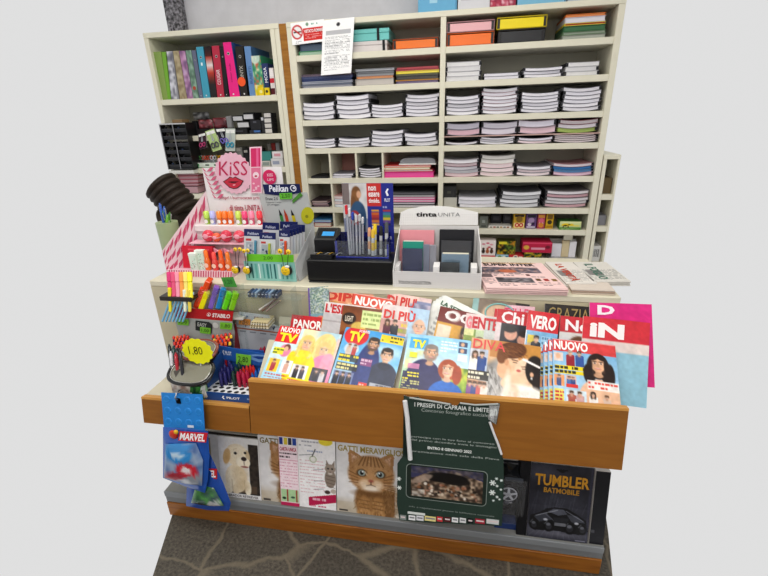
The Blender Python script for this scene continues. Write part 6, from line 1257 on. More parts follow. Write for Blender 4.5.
q.build('card_print', 'card', t)
# leaf patterned wing at the left, running forward from the card to the front lip
xw = O.x; zt0 = at(202, 191, YK).z; f0 = at(166, 250, 1.58); zf = f0.z; xf = at(168, 262, 1.58).x
wing = [Vector((xw, YK+.002, zt0)), Vector((xf, 1.56, zf)), Vector((xf, 1.56, CT)), Vector((xw, YK+.002, CT))]
q = MB(); n = (wing[1]-wing[0]).cross(wing[3]-wing[0]).normalized(); n = n if n.y < 0 else -n
q._add(wing, [(0, 1, 2, 3)], '#efd8de'); q._add([p-n*.003 for p in wing], [(3, 2, 1, 0)], '#efd8de')
def wp(u, v): a = wing[0].lerp(wing[1], u); b_ = wing[3].lerp(wing[2], u); return a.lerp(b_, v)+n*.001
for k in range(11):
    for j in range(3):
        u = .04+k*.09; v = .03+j*.3+.05*(k % 2); s = 1 if (k+j) % 2 else -1
        q.poly([wp(u, v), wp(min(u+.09, 1), v+.08), wp(min(u+.11, 1), v+.22), wp(u+.03, v+.14)], '#d0567a')
q.build('side_wing', 'card', t)
# tiers
zs1 = at(220, 224.5, 1.70).z; xs0, xs1 = at(194, 226, 1.68).x, at(264, 226, 1.68).x
q = MB(); q.box((xs0, 1.68, zs1-.028), (xs1, YK-.002, zs1), '#efe9e8', .002); q.build('upper_tier', 'card', t)
zs2 = at(220, 243, 1.63).z
q = MB(); q.box((xs0, 1.62, zs2-.004), (xs1, 1.68, zs2), '#e8b8c4', .001); q.box((xs0, 1.69, CT+.03), (xs1, 1.695, zs1-.03), '#dcd0d0'); q.box((xs0, 1.672, CT+.02), (xs1, 1.676, zs2-.004), '#d8c4c6'); q.build('middle_tier', 'card', t)
xl0, xl1 = at(168, 274, 1.545).x, at(232, 276, 1.545).x
q = MB(); q.box((xl0, 1.545, CT+.0005), (xl1, 1.548, CT+.03), '#f0d4dc'); q.box((xl0, 1.549, CT+.0005), (xl1, 1.69, CT+.018), '#eac4cf')
for k in range(26): 
    x = xl0+(xl1-xl0)*(k+.2)/26; q.poly([(x, 1.5445, CT+.002), (x+.006, 1.5445, CT+.002), (x+.012, 1.5445, CT+.029), (x+.006, 1.5445, CT+.029)], '#cc5c7c')
q.build('front_lip', 'card', t)
cols = ['#a8c84a', '#a4a8d8', '#ee7a24', '#ec6c1c', '#ee7020', '#b4cc50', '#d03a6a', '#e87a94', '#d8303c']
for k, px in enumerate((207, 213, 219.8, 225.3, 231, 238.8, 245, 251.8, 259.8)):
    x = at(px, 218, 1.71).x; h = at(px, 211, 1.71).z-zs1; o = thing('lip_balm', f'{["lime", "lilac", "orange", "orange", "orange", "lime", "magenta", "pink and white", "red"][k]} lip balm tube, {NTH[k]} from left on the white tier', 'lip balm', (x, 1.71, zs1), 'lip balm tubes on the white tier')
    q = MB(); q.lathe((x, 1.71, zs1), (0, 0, 1), [(0, .011), (h*.45, .0115), (h*.5, .0105)], cols[k], 12); q.build('base', 'shiny_plastic', o)
    q = MB(); c = tuple(np.minimum(rgb(cols[k])*1.12+.05, 1)); q.lathe((x, 1.71, zs1+h*.5), (0, 0, 1), [(0, .0135), (h*.42, .0125), (h*.5, .009)], c, 12); q.build('cap', 'shiny_plastic', o)
    q = MB(); q.disc(.5, .5, .4, (x-.011, 1.6982, zs1+h*.4), (.022, 0, 0), (0, 0, -h*.35), '#f6f2ee', 0, 12); q.build('sticker', 'gloss_print', o)
for k, (px, py, c, l) in enumerate(((208.5, 237, '#dc3850', 'red'), (216.5, 236.5, '#e8643c', 'orange'), (226.5, 237, '#d43450', 'red'), (239.5, 236.5, '#e0465c', 'coral'))):
    Y = 1.65; x = at(px, py, Y).x; r = .026 if k != 1 else .02
    o = thing('lip_balm_ball', f'{l} round lip balm ball, {NTH[k]} from left on the middle tier', 'lip balm', (x, Y, zs2), 'round lip balms on the middle tier')
    q = MB(); q.ball((x, Y, zs2+r), (r, r*.9, r), c, 14, 10); q.build('shell', 'shiny_plastic', o)
    q = MB(); q.tube([(x+r*.99*math.cos(a), Y+r*.9*math.sin(a), zs2+r) for a in [2*math.pi*i/16 for i in range(17)]], .0016, '#f2d4da', 6); q.build('seam', 'plastic', o)
    q = MB(); q.ball((x, Y-r*.86, zs2+r*1.1), (r*.5, .003, r*.42), '#f4a8b8', 10, 6); q.build('label', 'gloss_print', o)
for k, px in enumerate((217, 227)):
    x = at(px, 246, 1.61).x; z = CT+.0185; Y = 1.612; o = thing('hair_bow', f'small pink bow {["left", "right"][k]} of the pair below the round lip balms', 'bow', (x, Y, z), 'pink bows')
    q = MB(); z = zs2-.03
    for s in (-1, 1): q.prism([(x, Y, z), (x+s*.02, Y, z-.012), (x+s*.02, Y, z+.012)][::(1 if s > 0 else -1)], (0, .006, 0), '#ee9cb0')
    q.ball((x, Y, z), .005, '#f6c4d0', 8, 6); q.build('loops', 'fabric', o)
    q = MB(); q.box((x-.002, Y+.002, CT+.0185), (x+.002, Y+.005, z), '#e4e0e0'); q.build('stick', 'plastic', o)
zt = CT+.0185
x0, x1 = at(183, 255, 1.62).x, at(213, 255, 1.62).x
q = MB(); q.slab(Vector((x0, 1.625, at(195, 246, 1.625).z)), (x1-x0, 0, 0), (0, -.02, zt-at(195, 246, 1.625).z), .02, '#d4263c'); q.rect((.2, .12, .9, .2), (x0, 1.625, at(195, 246, 1.625).z), (x1-x0, 0, 0), (0, -.02, zt-at(195, 246, 1.625).z), '#e85a6a', .001); tag(q.build('gift_box', 'card', None, ((x0+x1)/2, 1.63, zt)), 'flat red box leaning behind the mint floral boxes', 'box')
def mint(px0, px1, y0, Y, l):
    x0, x1 = at(px0, 262, Y).x, at(px1, 262, Y).x; h = at(px0, y0, Y).z-zt; o = thing('lip_balm_box', l, 'box', ((x0+x1)/2, Y+.01, zt), 'mint floral boxes')
    q = MB(); q.box((x0, Y, zt), (x1, Y+.02, zt+h), '#dceee0', .001); q.build('carton', 'card', o)
    q = MB(); q.box((x0-.0005, Y-.0006, zt+h*.86), (x1+.0005, Y+.0205, zt+h+.0005), '#e8f2e8', .001)
    for k in range(26): q.disc(random.uniform(.08, .92), random.uniform(.18, .97), .045, (x0, Y, zt+h), (x1-x0, 0, 0), (0, 0, -h), random.choice(['#6aa886', '#7ab894', '#c85a6a', '#4f9478', '#8fc4a4']), .0006, 7)
    q.build('floral_print', 'card', o)
mint(196, 204.6, 250.5, 1.585, 'mint floral box, the right and taller of the two'); mint(189.3, 196.3, 253.5, 1.57, 'mint floral box, the left of the two')
for k, px in enumerate((207.5, 215, 221.8, 228.5)):
    Y = 1.59; x = at(px, 262, Y).x; h = at(px, 250+k % 2*2, Y).z-zt; c = ['#ee7428', '#e8544c', '#ea6020', '#ee7c2c'][k]
    o = thing('lip_balm_bottle', f'{["orange", "coral", "deep orange", "light orange"][k]} bottle, {NTH[k]} from left on the front tier', 'bottle', (x, Y, zt), 'orange bottles on the front tier')
    q = MB(); q.lathe((x, Y, zt), (0, 0, 1), [(0, .012), (.004, .0135), (h*.5, .013), (h*.62, .008)], c, 14); q.build('bottle', 'shiny_plastic', o)
    q = MB(); q.lathe((x, Y, zt+h*.62), (0, 0, 1), [(0, .0095), (h*.3, .0085), (h*.38, .005)], tuple(np.minimum(rgb(c)*1.1, 1)), 12); q.build('cap', 'shiny_plastic', o)
    q = MB(); q.disc(.5, .5, .42, (x-.012, Y-.0142, zt+h*.42), (.024, 0, 0), (0, 0, -h*.3), '#f8d8c0', 0, 12); q.build('label', 'gloss_print', o)
# ---- blue headed pencil display
t = thing('eraser_display', 'grey counter display with navy header and packs of erasing pens', 'display stand', (at(275, 262, 1.6).x, 1.6, CT))
YP = 1.72; q = MB(); P = [at(x, y, YP) for x, y in ((258.7, 193.5), (265.5, 222), (270, 240), (309, 240), (314, 222), (307, 192.4))]; q.prism(P, (0, .003, 0), '#b9bcba'); q.build('back_card', 'card', t)
O, U, V = quad((262.6, 184.3), (299.3, 184), (264.2, 192.6), YP-.004); q = MB(); q.prism([at(x, y, YP-.004) for x, y in ((262.6, 184.5), (264.8, 194), (280, 195.5), (301, 193), (299.3, 184))], (0, .003, 0), '#141c50'); q.text('Pelikan', O, U, V, (.16, .1, .68, .92), '#e4e6f0', .03, .001, .05)
q.disc(.82, .5, .085, O, U, V, '#e4e6f0', .0008, 18); q.disc(.82, .5, .06, O, U, V, '#141c50', .0012, 18); q.disc(.84, .46, .03, O, U, V, '#e4e6f0', .0016, 10); q.build('header', 'card', t)
O, U, V = quad((259, 193), (311, 193), (262, 222), YP); q = MB(); q.text('Erase 2.0', O, U, V, (.12, .14, .36, .24), '#3a3c44', .01, .001); q.build('lettering', 'card', t); q = MB(); q.text('la gomma a matita', O, U, V, (.13, .29, .42, .35), '#5a5c62', 0, .001); q.build('lettering', 'card', t); q = MB(); q.text('per correggere', O, U, V, (.14, .38, .38, .44), '#5a5c62', 0, .001); q.build('lettering', 'card', t); q = MB()
q.prism([at(x, y, YP-.006) for x, y in ((292.5, 200), (292.5, 203.5), (302.5, 195.5), (300, 192.3))], (0, .003, 0), '#4f8a34')
q.build('printed_eraser', 'card', t)
for (x, c) in ((279.5, '#3f8a44'), (284.5, '#c44424'), (291.5, '#c8b41c')): 
    q = MB(); q.poly([at(x, 215.5-.0, YP-.002), at(x+1.5, 222, YP-.002), at(x+4.6, 222, YP-.002), at(x+3, 215.5, YP-.002)], c); q.poly([at(x-.8, 209, YP-.002), at(x, 215.5, YP-.002), at(x+3, 215.5, YP-.002)], '#1c1c20' if x != 284.5 else '#b03c1c'); q.build('printed_pencil', 'card', t)
q = MB(); P = [at(307.5+6.5*math.cos(a), 215.5+8.5*math.sin(a), YP-.003) for a in [-2*math.pi*i/20 for i in range(20)]]; q.poly(P, '#c0bc24'); q.disc(.9, .78, .03, O+Vector((0, -.004, 0)), U, V, '#8a8c1c', .001); q.build('card_print', 'card', t)
o, u, v = quad((279.2, 193.3), (291.8, 192.8), (279.8, 199.4), YP-.01); q = MB(); q.slab(o, u, v, .001, '#68b83c'); q.text('2,50', o, u, v, (.15, .15, .85, .85), '#2c4a24', 0); q.build('price_tag', 'paper', t)
# box: base, right side panel, front
xb0, xb1 = at(247, 275, 1.53).x, at(296, 278, 1.53).x; zbx = CT+.0005
q = MB(); q.box((xb0, 1.53, zbx), (xb1, YP, zbx+.004), '#d8dada'); q.build('box_base', 'card', t)
P = [at(313.5, 224, YP), at(311, 243, YP), Vector((xb1+.012, 1.53, CT+.002)), at(295, 262, 1.53)]; P[1] = Vector((P[0].x-.002, YP, CT+.002)); q = MB(); q._add(P, [(0, 1, 2, 3)], '#dfe1e2'); q._add([p+Vector((.003, 0, 0)) for p in P], [(3, 2, 1, 0)], '#d6d8da')
a_, b_ = P[3], P[0]; q.text('Pelikan', P[2].lerp(P[3], .35)+Vector((-.001, 0, 0)), (P[1]-P[2])*.6, (P[2]-P[3])*.2, (.1, 0, .9, 1), '#4a4c58', .02, .001); q.build('side_panel', 'card', t)
O, U, V = quad((243.5, 261), (294.5, 262), (244, 277.5), 1.528); U.z = 0; q = MB(); q.slab(O, U, Vector((0, 0, CT+.001-O.z)), .0015, '#8fc4bc'); 
for k in range(12): q.rect((.06+k*.075, .12, .08+k*.075+.012*(k % 3), .88), O, U, Vector((0, 0, CT+.001-O.z)), random.choice(['#5aa49c', '#c4dcd8', '#3f8a84', '#e0ecea', '#68b0a4', '#2c6a6a']), .0005)
q.build('teal_front', 'gloss_print', t)
O, U, V = quad((246.5, 254), (293.5, 255), (247, 261.3), 1.527); q = MB(); q.slab(O, U, V, .0015, '#74c834'); q.text('2,00', O, U, V, (.36, .25, .56, .75), '#3a6a24', 0); q.build('green_strip', 'paper', t)
def pack(px0, px1, y0, y1, Y, c, l, sk=0):
    O, U, V = quad((px0, y0), (px1, y0+.8), (px0+sk, y1), Y); o = thing('eraser_pack', l, 'blister pack', (O+U*.5+V), 'blister packs in the navy headed display')
    U.z *= .5; q = MB(); q.slab(O, U, V*.25, .004, '#1c2660'); q.text('Pelikan', O, U, V, (.2, .1, .8, .2), '#c8cce4', .02, .001); q.build('header', 'gloss_print', o)
    q = MB(); q.slab(O+V*.252, U, V*.748, .003, '#d4d6da'); q.rect((.1, .34, .4, .42), O, U, V, '#c44a4a'); q.rect((.12, .46, .5, .9), O, U, V, '#b4bac4', .0005); 
    for k in range(5): q.disc(.2+.3*random.random(), .5+.4*random.random(), .07, O, U, V, random.choice(['#4a5a9c', '#8a90a8', '#5a6a8a', '#e8e8ee']), .0008, 8)
    q.build('card', 'card', o)
    q = MB(); q.cyl(O+U*.66+V*.4-Vector((0, .006, 0)), O+U*.66+V*.95-Vector((0, .006, 0)), .0055, .0055, c, 10); q.build('eraser_pen', 'shiny_plastic', o)
pack(280, 297.5, 221.5, 250, 1.68, '#5aa04a', 'blister pack at the back right under the pencil pictures'); pack(262.5, 279, 222.5, 250, 1.67, '#3a6ab0', 'blister pack at the back, second from left')
for k in range(6): pack(292-k*2.6, 304.8-k*3.0, 224.5+k*1.2, 252+k*.6, 1.655-k*.014, ['#c8342c', '#4f9a44', '#d8b020', '#3a7ac0', '#c44a3c', '#e2562c'][k], f'blister pack in the receding row at right, {NTH[k]} from the back')
pack(244, 262.5, 229, 256, 1.60, '#5a9ab8', 'blister pack at the front left, beside the lip balms'); pack(259.5, 275.5, 232.5, 258, 1.575, '#b8c040', 'blister pack at the front middle, lowest header')
# bee clips on the display front
def bee(px, py, Y, l, hs, s=1.0):
    c = at(px, py, Y); o = thing('bee_clip', l, 'clip', (c.x, c.y, c.z-.014*s), 'yellow and black bee clips')
    r = .0155*s; q = MB(); q.ball(c, (r, .008, r*1.05), '#f0c818', 14, 10); q.build('body', 'shiny_plastic', o)
    q = MB(); q.ball(c+Vector((r*.55, .005, .001)), (r*.85, .007, r*1.02), '#1e1c1a', 12, 8); q.build('black_back', 'plastic', o)
    q = MB(); q.ball(c+Vector((r*.5, -.002, r*.95)), (r*.55, .004, r*.28), '#f2f2ee', 10, 6); q.build('wing', 'plastic', o)
    q = MB(); 
    for dx in (-.35, .3): q.ball(c+Vector((r*dx, -.0075, r*.3)), (.0018, .001, .0022), '#1c1a18', 6, 5)
    q.tube([c+Vector((r*(-.3+.12*k), -.008, -r*.2-.002*math.sin(math.pi*k/5))) for k in range(6)], .0006, '#5a3c14', 5); q.build('face', 'plastic', o)
    for hx, hy in hs:
        h = at(hx, hy, Y-.004); q = MB(); q.tube([c+Vector(((h.x-c.x)*.4, 0, r*.7)), c.lerp(h, .7)+Vector((.002, 0, 0)), h], .0013, '#2a2622', 6); a = q.build('antenna', 'plastic', o)
        q = MB(); q.ball(h, (.0085*s, .005, .0085*s), '#f2ca20', 10, 8); q.ball(h-Vector((0, .0045, 0)), (.003, .0015, .003), '#5a4410', 6, 5); q.build('antenna_ball', 'shiny_plastic', a)
bee(235, 270, 1.515, 'bee clip at the left, beside the orange bottles', ((235.3, 249.5), (239.8, 249.3))); bee(246.3, 270.3, 1.512, 'bee clip second from left, at the edge of the green strip', ((243.8, 251), (247.8, 250.6))); bee(285.4, 270.8, 1.51, 'bee clip alone at the right of the green strip', ((280, 251.2), (288.4, 252)), 1.25)
# ---- black organiser with pen display
t = thing('desk_organiser', 'long black box with a black device with blue display on it', 'organiser', (at(350, 280, 1.6).x, 1.6, CT))
x0, x1 = at(307, 270, 1.53).x, at(392.8, 273, 1.53).x; zo = at(350, 261, 1.53).z
q = MB(); q.box((x0, 1.53, CT+.006), (x1, 1.72, zo), '#121214', .004); q.box((x0+.004, 1.528, CT+.0005), (x1-.004, 1.72, CT+.005), '#3a3c3c'); q.build('box_body', 'plastic', t)
xa, xb2 = at(310, 250, 1.545).x, at(335, 245, 1.6).x; zq = at(320, 240, 1.6).z; zr = at(320, 228, 1.66).z
q = MB(); q.prism([(xa, 1.60, zo), (xa, 1.60, zq), (xa, 1.67, zr), (xa, 1.70, zr-.01), (xa, 1.70, zo)], (xb2-xa, 0, 0), '#17171a'); q.build('device', 'plastic', t)
O = Vector((xa, 1.60, zq)); q = MB(); U = Vector((xb2-xa, 0, 0)); Vv = Vector((0, -.07, zq-zr)); O = Vector((xa, 1.67, zr)); q.rect((.3, .34, .88, .68), O, U, Vv, '#3fa0e0', .001); q.rect((.08, .1, .94, .85), O, U, Vv, '#0c0c0e', .0005); q.build('blue_display', 'shiny_plastic', t)
q = MB(); zc = zo
q.box((xa, 1.545, zo), (xb2, 1.595, zo+.006), '#0e0e10', .001); q.box((xa, 1.54, zo), (xb2, 1.545, zo+.02), '#1a1a1d', .001); q.build('clip_tray', 'plastic', t)
for k in range(7):
    q = MB(); xx = xa+.012+.016*k; q.tube([(xx-.008, 1.56+.003*(k % 2), zo+.013), (xx+.006, 1.57, zo+.02), (xx+.014, 1.575, zo+.015)], .0022, ['#8a8a8c', '#b8923c', '#3a3a3c'][k % 3], 6); o = q.build('paper_clip', 'metal', None, (xx, 1.568, zo+.0065)); tag(o, f'{["silver", "brass", "dark"][k % 3]} clip in the black tray, {NTH[k]} from the left', 'clip', 'clips in the black tray')
# acrylic pen holder with its photo card
t = thing('pen_display', 'blue acrylic pen display with photo card of a girl with backpack', 'display stand', (at(362, 255, 1.62).x, 1.62, zo))
xp0, xp1 = at(336.5, 245, 1.58).x, at(388, 245, 1.58).x; zp1 = at(360, 232, 1.64).z; YF = 1.57
q = MB(); q.box((xp0, YF, zo+.0005), (xp1, 1.64, zo+.003), '#3a44b4'); q.box((xp0, YF, zo), (xp0+.002, 1.64, zp1-.01), '#3a44b4'); q.box((xp1-.002, YF, zo), (xp1, 1.64, zp1-.01), '#3a44b4'); q.box((xp0, 1.638, zo), (xp1, 1.64, zp1), '#3a44b4'); q.build('blue_box', 'blue_acrylic', t)
q = MB(); q.box((xp0-.004, YF-.004, zo+.004), (xp1+.006, YF-.002, at(360, 241, YF).z), '#e8ecf4'); 
for f in (.0, .5, 1): q.box((xp0+(xp1-xp0)*f-.001, YF-.002, zo+.004), (xp0+(xp1-xp0)*f+.001, 1.637, zo+.05), '#e8ecf4')
q.build('clear_front', 'acrylic', t)
q = MB(); q.box((xp0-.003, YF+.0, zo+.0), (xp0+.005, YF+.004, zp1-.02), '#2a38b0'); q.box((xp0, YF-.0015, zo+.001), (xp1, YF, zo+.006), '#2a38b0'); q.box((xp1-.003, YF, zo), (xp1+.003, YF+.003, zp1-.03), '#2a38b0'); q.build('blue_edges', 'shiny_plastic', t)
O, U, V = quad((341.5, 183.5), (392.8, 183), (342.8, 232), 1.65); U.z = 0; V.x = 0; V.z = zo-O.z+.004
p = Pic(76, 80, '#25308c'); p.rect(0, 0, .49, .78, '#d4d2d2'); p.noise(0, 0, .49, .4, ['#d8d6d6', '#c4c4c6', '#e2e0e0', '#b8b4b4'], .08, .7); p.rect(0, .0, .14, .3, '#5a4a48', .7); p.rect(0, .5, .49, .78, '#3a4a7a', .5)
p.ell(.28, .14, .09, .1, '#7a5230'); p.ell(.25, .24, .08, .14, '#8a5c34'); p.ell(.33, .16, .045, .055, '#d8a888'); p.ell(.22, .3, .06, .12, '#7a5230'); p.ell(.3, .48, .16, .24, '#34587c'); p.ell(.39, .5, .06, .2, '#2c4a6c'); p.noise(.16, .36, .44, .68, ['#34587c', '#2c4a6c', '#3f6a90'], .05, .5); p.ell(.23, .5, .11, .12, '#a83a40'); p.ell(.22, .5, .07, .08, '#e0d8d8'); p.ell(.22, .51, .04, .05, '#3a3a5a'); p.rect(.12, .6, .44, .7, '#24344c'); p.rect(.2, .72, .47, .78, '#b8c0cc')
p.rect(.49, 0, .76, .32, '#c83430'); 
for k in range(6):
    y = .37+.04*k; p.rect(.57, y, .71, y+.035, ['#d8a03c', '#c8642c', '#b03a34', '#8a2c3a', '#c87a3c', '#e0b85a'][k]); p.rect(.79, y, .93, y+.035, ['#a83a3a', '#3f7aa0', '#4a8a5a', '#c8b43c', '#6a4a8a', '#3a3a4a'][k])
p.rect(.57, .61, .6, .65, '#e8e8f0'); p.lines(.79, .32, .93, .36, 1, '#c8cce4'); p.rect(.5, .76, .54, .82, '#b8bcd8'); p.lines(.66, .84, .98, .92, 2, '#9aa0cc', .8)
q = MB(); q.slab(O+Vector((0, .002, 0)), U, V, .003, '#2a349a'); q.grid(p, O, U, V)
for i, (s, w) in enumerate((('non', .17), ('essere', .24), ('timido.', .25))): q.text(s, O, U, V, (.52, .04+.085*i, .52+w*.9, .105+.085*i), '#f6ecec', .03, .0008)
q.text('PILOT', O, U, V, (.83, .21, .94, .26), '#e8eaf6', .02, .0008); q.text('PINTOR', O, U, V, (.76, .76, .96, .81), '#e8eaf6', .03, .0008); q.shape([(.85, .12), (.89, .07), (.92, .08), (.89, .12), (.92, .17), (.88, .18)], O, U, V, '#f0f0f8', .0008); q.build('photo_card', 'gloss_print', t)
def marker_(c, capc, body='#d8dade', L=.135, r=.006):
    def make():
        o = thing('marker', None, None, local=True); q = MB(); q.cyl((0, 0, 0), (0, 0, L*.68), r, None, body, 12); q.cyl((0, 0, L*.2), (0, 0, L*.5), r*1.02, None, c, 12); q.build('barrel', 'shiny_plastic', o)
        q = MB(); q.lathe((0, 0, L*.68), (0, 0, 1), [(0, r*1.12), (L*.26, r*1.05), (L*.32, r*.6)], capc, 12); q.build('cap', 'plastic', o); return o
    return make
for k, (px, py, c, nm) in enumerate(((369.5, 227.5, '#e8b08a', 'pale apricot'), (375, 224, '#f0d028', 'yellow'), (381, 226, '#2a2a2a', 'black'), (386.5, 222, '#55585c', 'dark grey'), (373, 229, '#e8c040', 'golden'))):
    Y = 1.615-.012*(k % 2)-.02*(k == 4); p0 = at(px, 255, Y); p0.z = zo+.004; p1 = at(px, py, Y)
    place(('mk', c), marker_(c if k != 2 else '#8a8a8c', c, '#c8cacd', (p1-p0).length*1.0, .0068), axis_matrix(p0, p1-p0), f'{nm} capped paint marker standing in the blue acrylic display', 'marker', 'paint markers')
for k, (px, py, bx) in enumerate(((346, 205, 350), (349, 208, 352), (352.5, 212, 354), (356, 215, 357), (359.5, 214, 360), (362.5, 217, 363))):
    Y = 1.59+.008*(k % 3); p0 = at(bx, 254, Y); p0.z = zo+.004; p1 = at(px, py, Y); cc = ['#d8303c', '#e8e8ec', '#3a5ac0', '#d0d2d6', '#c8cace', '#d8dade'][k]
    def mk(L=(p1-p0).length, cc=cc):
        o = thing('pen_packet', None, None, local=True); q = MB(); q.box((-.008, -.004, 0), (.008, .004, L*.82), '#e2e4e8', .002); q.build('clear_sleeve', 'wrap', o); q = MB(); q.cyl((0, 0, .003), (0, 0, L*.8), .0042, None, '#c4c6cc', 10); q.cyl((0, 0, L*.5), (0, 0, L*.8), .0046, None, '#b4b8c2', 10); q.build('pen', 'plastic', o); q = MB(); q.box((-.0085, -.0045, L*.82), (.0085, .0045, L), cc, .003); q.build('top_tab', 'gloss_print', o); return o
    place(('pp', k), mk, axis_matrix(p0, p1-p0), f'{["red", "white", "blue", "clear", "clear", "pale"][k]} tabbed clear pen packet, {NTH[k]} from left in acrylic display', 'pen', 'clear pen packets')
# ---- white notebook display
t = thing('notebook_display', 'white cardboard notebook display with arched header', 'display stand', (at(436, 285, 1.6).x, 1.6, CT))
YT = 1.66; YF = 1.51; zc0 = CT+.0005
hx = [at(400.7, 212, YT), at(478, 212, YT), at(478, 225, YT), at(399, 225, YT)]
L0, L1 = at(393.5, 280, YF).x, at(480.8, 281, YF).x
arch = [hx[3], hx[2], Vector((hx[1].x, YT, at(470, 212.5, YT).z))]+[at(470-7.3*k*.95, 211.5-5.5*math.sin(math.pi*k/10)**.8, YT) for k in range(1, 10)]+[Vector((hx[0].x, YT, at(404, 212.5, YT).z))]
def dots(q, O, U, V, nx, ny, c):
    for i in range(nx):
        for j in range(ny):
            q.rect(((i+.15)/nx, (j+.15)/ny, (i+.62)/nx, (j+.62)/ny), O, U, V, c, .0003)
q = MB(); q.prism(arch[::-1], (0, .004, 0), '#f2f1ee'); O = Vector((hx[0].x, YT, hx[0].z)); O = at(400.7, 213.5, YT); U = Vector((hx[1].x-hx[0].x, 0, 0)); V = Vector((0, 0, hx[3].z-O.z)); dots(q, O, U, V, 40, 7, '#e4e2de'); q.build('header', 'card', t)
q = MB(); To, Tu, Tv = quad((416, 212.3), (461, 212.3), (416, 216.6), YT); q.text('tinta', To, Tu, Tv, (0, 0, .47, 1), '#1c1a1a', .03, .0012); q.text('UNITA', To, Tu, Tv, (.5, .1, .98, .95), '#4a4a4e', -.012, .0012); q.build('lettering', 'card', t)
q = MB(); q.box((L0+.01, YT+.001, zc0), (L1-.01, YT+.004, hx[3].z), '#d8d6d4'); q.box((L0+.005, YF+.003, zc0), (L1-.005, YT, zc0+.004), '#e6e4e2')
q.build('inner_shell', 'card', t)
zf1 = at(436, 272.3, YF).z; q = MB(); q.box((L0, YF, zc0), (L1, YF+.003, zf1), '#dcdad9'); O = Vector((L0, YF, zf1)); U = Vector((L1-L0, 0, 0)); V = Vector((0, 0, zc0-zf1)); dots(q, O, U, V, 40, 7, '#cccac9'); q.text('TOUCH COLLECTION', O, U, V, (.06, .58, .44, .78), '#4a4a4e', .01, .001); q.build('front_panel', 'card', t)
for s, xx in ((0, L0), (1, L1)):
    P = [Vector((xx, YF, zc0)), Vector((xx, YF, zf1)), Vector((xx+(.012 if s == 0 else -.008), YF+.05, zf1+.1)), Vector(((hx[0] if s == 0 else hx[1]).x, YT, hx[3].z)), Vector(((hx[0] if s == 0 else hx[1]).x, YT, zc0))]
    q = MB(); q.prism(P if s else P[::-1], (.0025 if s else -.0025, 0, 0), '#e4e2e0'); q.build('side_panel', 'card', t)
for k, px in enumerate((397, 436.5, 474)):
    q = MB(); xx = at(px, 268, 1.56).x; q.box((xx-.012, 1.54, zc0+.004), (xx+.012, 1.60, zf1+.012), '#eceae8', .001); q.build('support', 'card', t)
def nb(px0, px1, y0, Y, col, l, th_=.012, tilt=.1, page='#efe9dc', wrap=True, post=None, top=False):
    zb = zc0+.0045; O = at(px0, y0, Y); x1 = at(px1, y0, Y).x; h = O.z-zb; U = Vector((x1-O.x, 0, 0)); V = Vector((0, -h*tilt, -h)); o = thing('notebook', l, 'notebook', O+U*.5+V, 'notebooks in the white display')
    q = MB(); q.slab(O, U, V, .0015, col); q.slab(O-Vector((0, -th_+.0015, 0)), U, V, .0015, col); q.slab(O-Vector((0, -.001, 0)), Vector((.003, 0, 0)), V, th_-.001, col); q.build('cover', 'card', o)
    q = MB(); q.slab(O+Vector((.003, .0016, .003 if top else -.002)), U-Vector((.004, 0, 0)), V+Vector((0, 0, .004)), th_-.0035, page, page); q.build('pages', 'paper', o)
    if post: q = MB(); post(q, O, U, V); q.build('print', 'card', o)
    if wrap: q = MB(); q.slab(O+Vector((-.002, -.003, .003)), U+Vector((.004, 0, 0)), V*1.0, .0004, '#ffffff'); q.build('clear_wrapper', 'wrap', o)
nb(399.3, 434.3, 230.5, 1.64, '#e89aa2', 'large pink notebook at the back left of the white display', wrap=False)
nb(439.6, 474.5, 230, 1.645, '#26262a', 'large black notebook at the back right of the white display', wrap=False)
nb(442, 471, 241, 1.615, '#1d1d20', 'smaller black wrapped notebook before the large black one')
nb(402.8, 423.5, 241.5, 1.61, '#2f9a86', 'teal notebook just behind the navy one', wrap=False, top=True, page='#e6e2d6')
nb(402.3, 422.3, 249, 1.59, '#24305c', 'navy blue notebook at the front left of the white display', post=lambda q, O, U, V: q.rect((.2, .6, .8, .62), O, U, V, '#3a4678'))
nb(423.5, 429.5, 245, 1.60, '#8a90a0', 'narrow clear wrapped notebook right of the navy one', page='#dcdce0'); nb(430, 436.2, 245.5, 1.605, '#a8a8ac', 'second narrow clear wrapped notebook right of the navy one', page='#dcdce0')
nb(441.8, 469, 254, 1.59, '#86a4b4', 'grey blue notebook with cream page edges at the front right', wrap=True, top=True, th_=.02, page='#f0ead4', post=lambda q, O, U, V: q.text('NOTEBOOK', O, U, V, (.12, .2, .7, .3), '#5a7686', 0))
nb(441.8, 459.5, 263, 1.565, '#1f2a28', 'small black notebook in front of the grey blue one', post=lambda q, O, U, V: q.text('notes', O, U, V, (.3, .35, .62, .5), '#8a9490', 0))
# ================================================================== left part of the rack: pens and markers
ZL = LEDGE
def pen(body, cap, clip='#c8cace', L=.14, r=.0048, tip=None, cw=.0018):
    def make():
        o = thing('ball_pen', None, None, local=True)
        q = MB(); q.lathe((0, 0, 0), (0, 0, 1), [(0, .001), (L*.09, r*.7), (L*.12, r*.95), (L*.24, r*.98), (L*.27, r), (L*.62, r)], body, 10, [tip or '#c8c8cc', tip or '#b8b8bc', tip or body, tip or body, body, body]); q.build('barrel', 'shiny_plastic', o)
        q = MB(); q.lathe((0, 0, L*.62), (0, 0, 1), [(0, r*1.1), (L*.3, r*1.02), (L*.34, r*.5), (L*.38, r*.45)], cap, 10); q.build('cap', 'shiny_plastic', o)
        q = MB(); q.box((-cw, -r*1.9, L*.62), (cw, -r*1.2, L*.95), clip, .0005); q.box((-.0018, -r*1.7, L*.92), (.0018, 0, L*.95), clip); q.build('clip', 'metal', o); return o
    return make
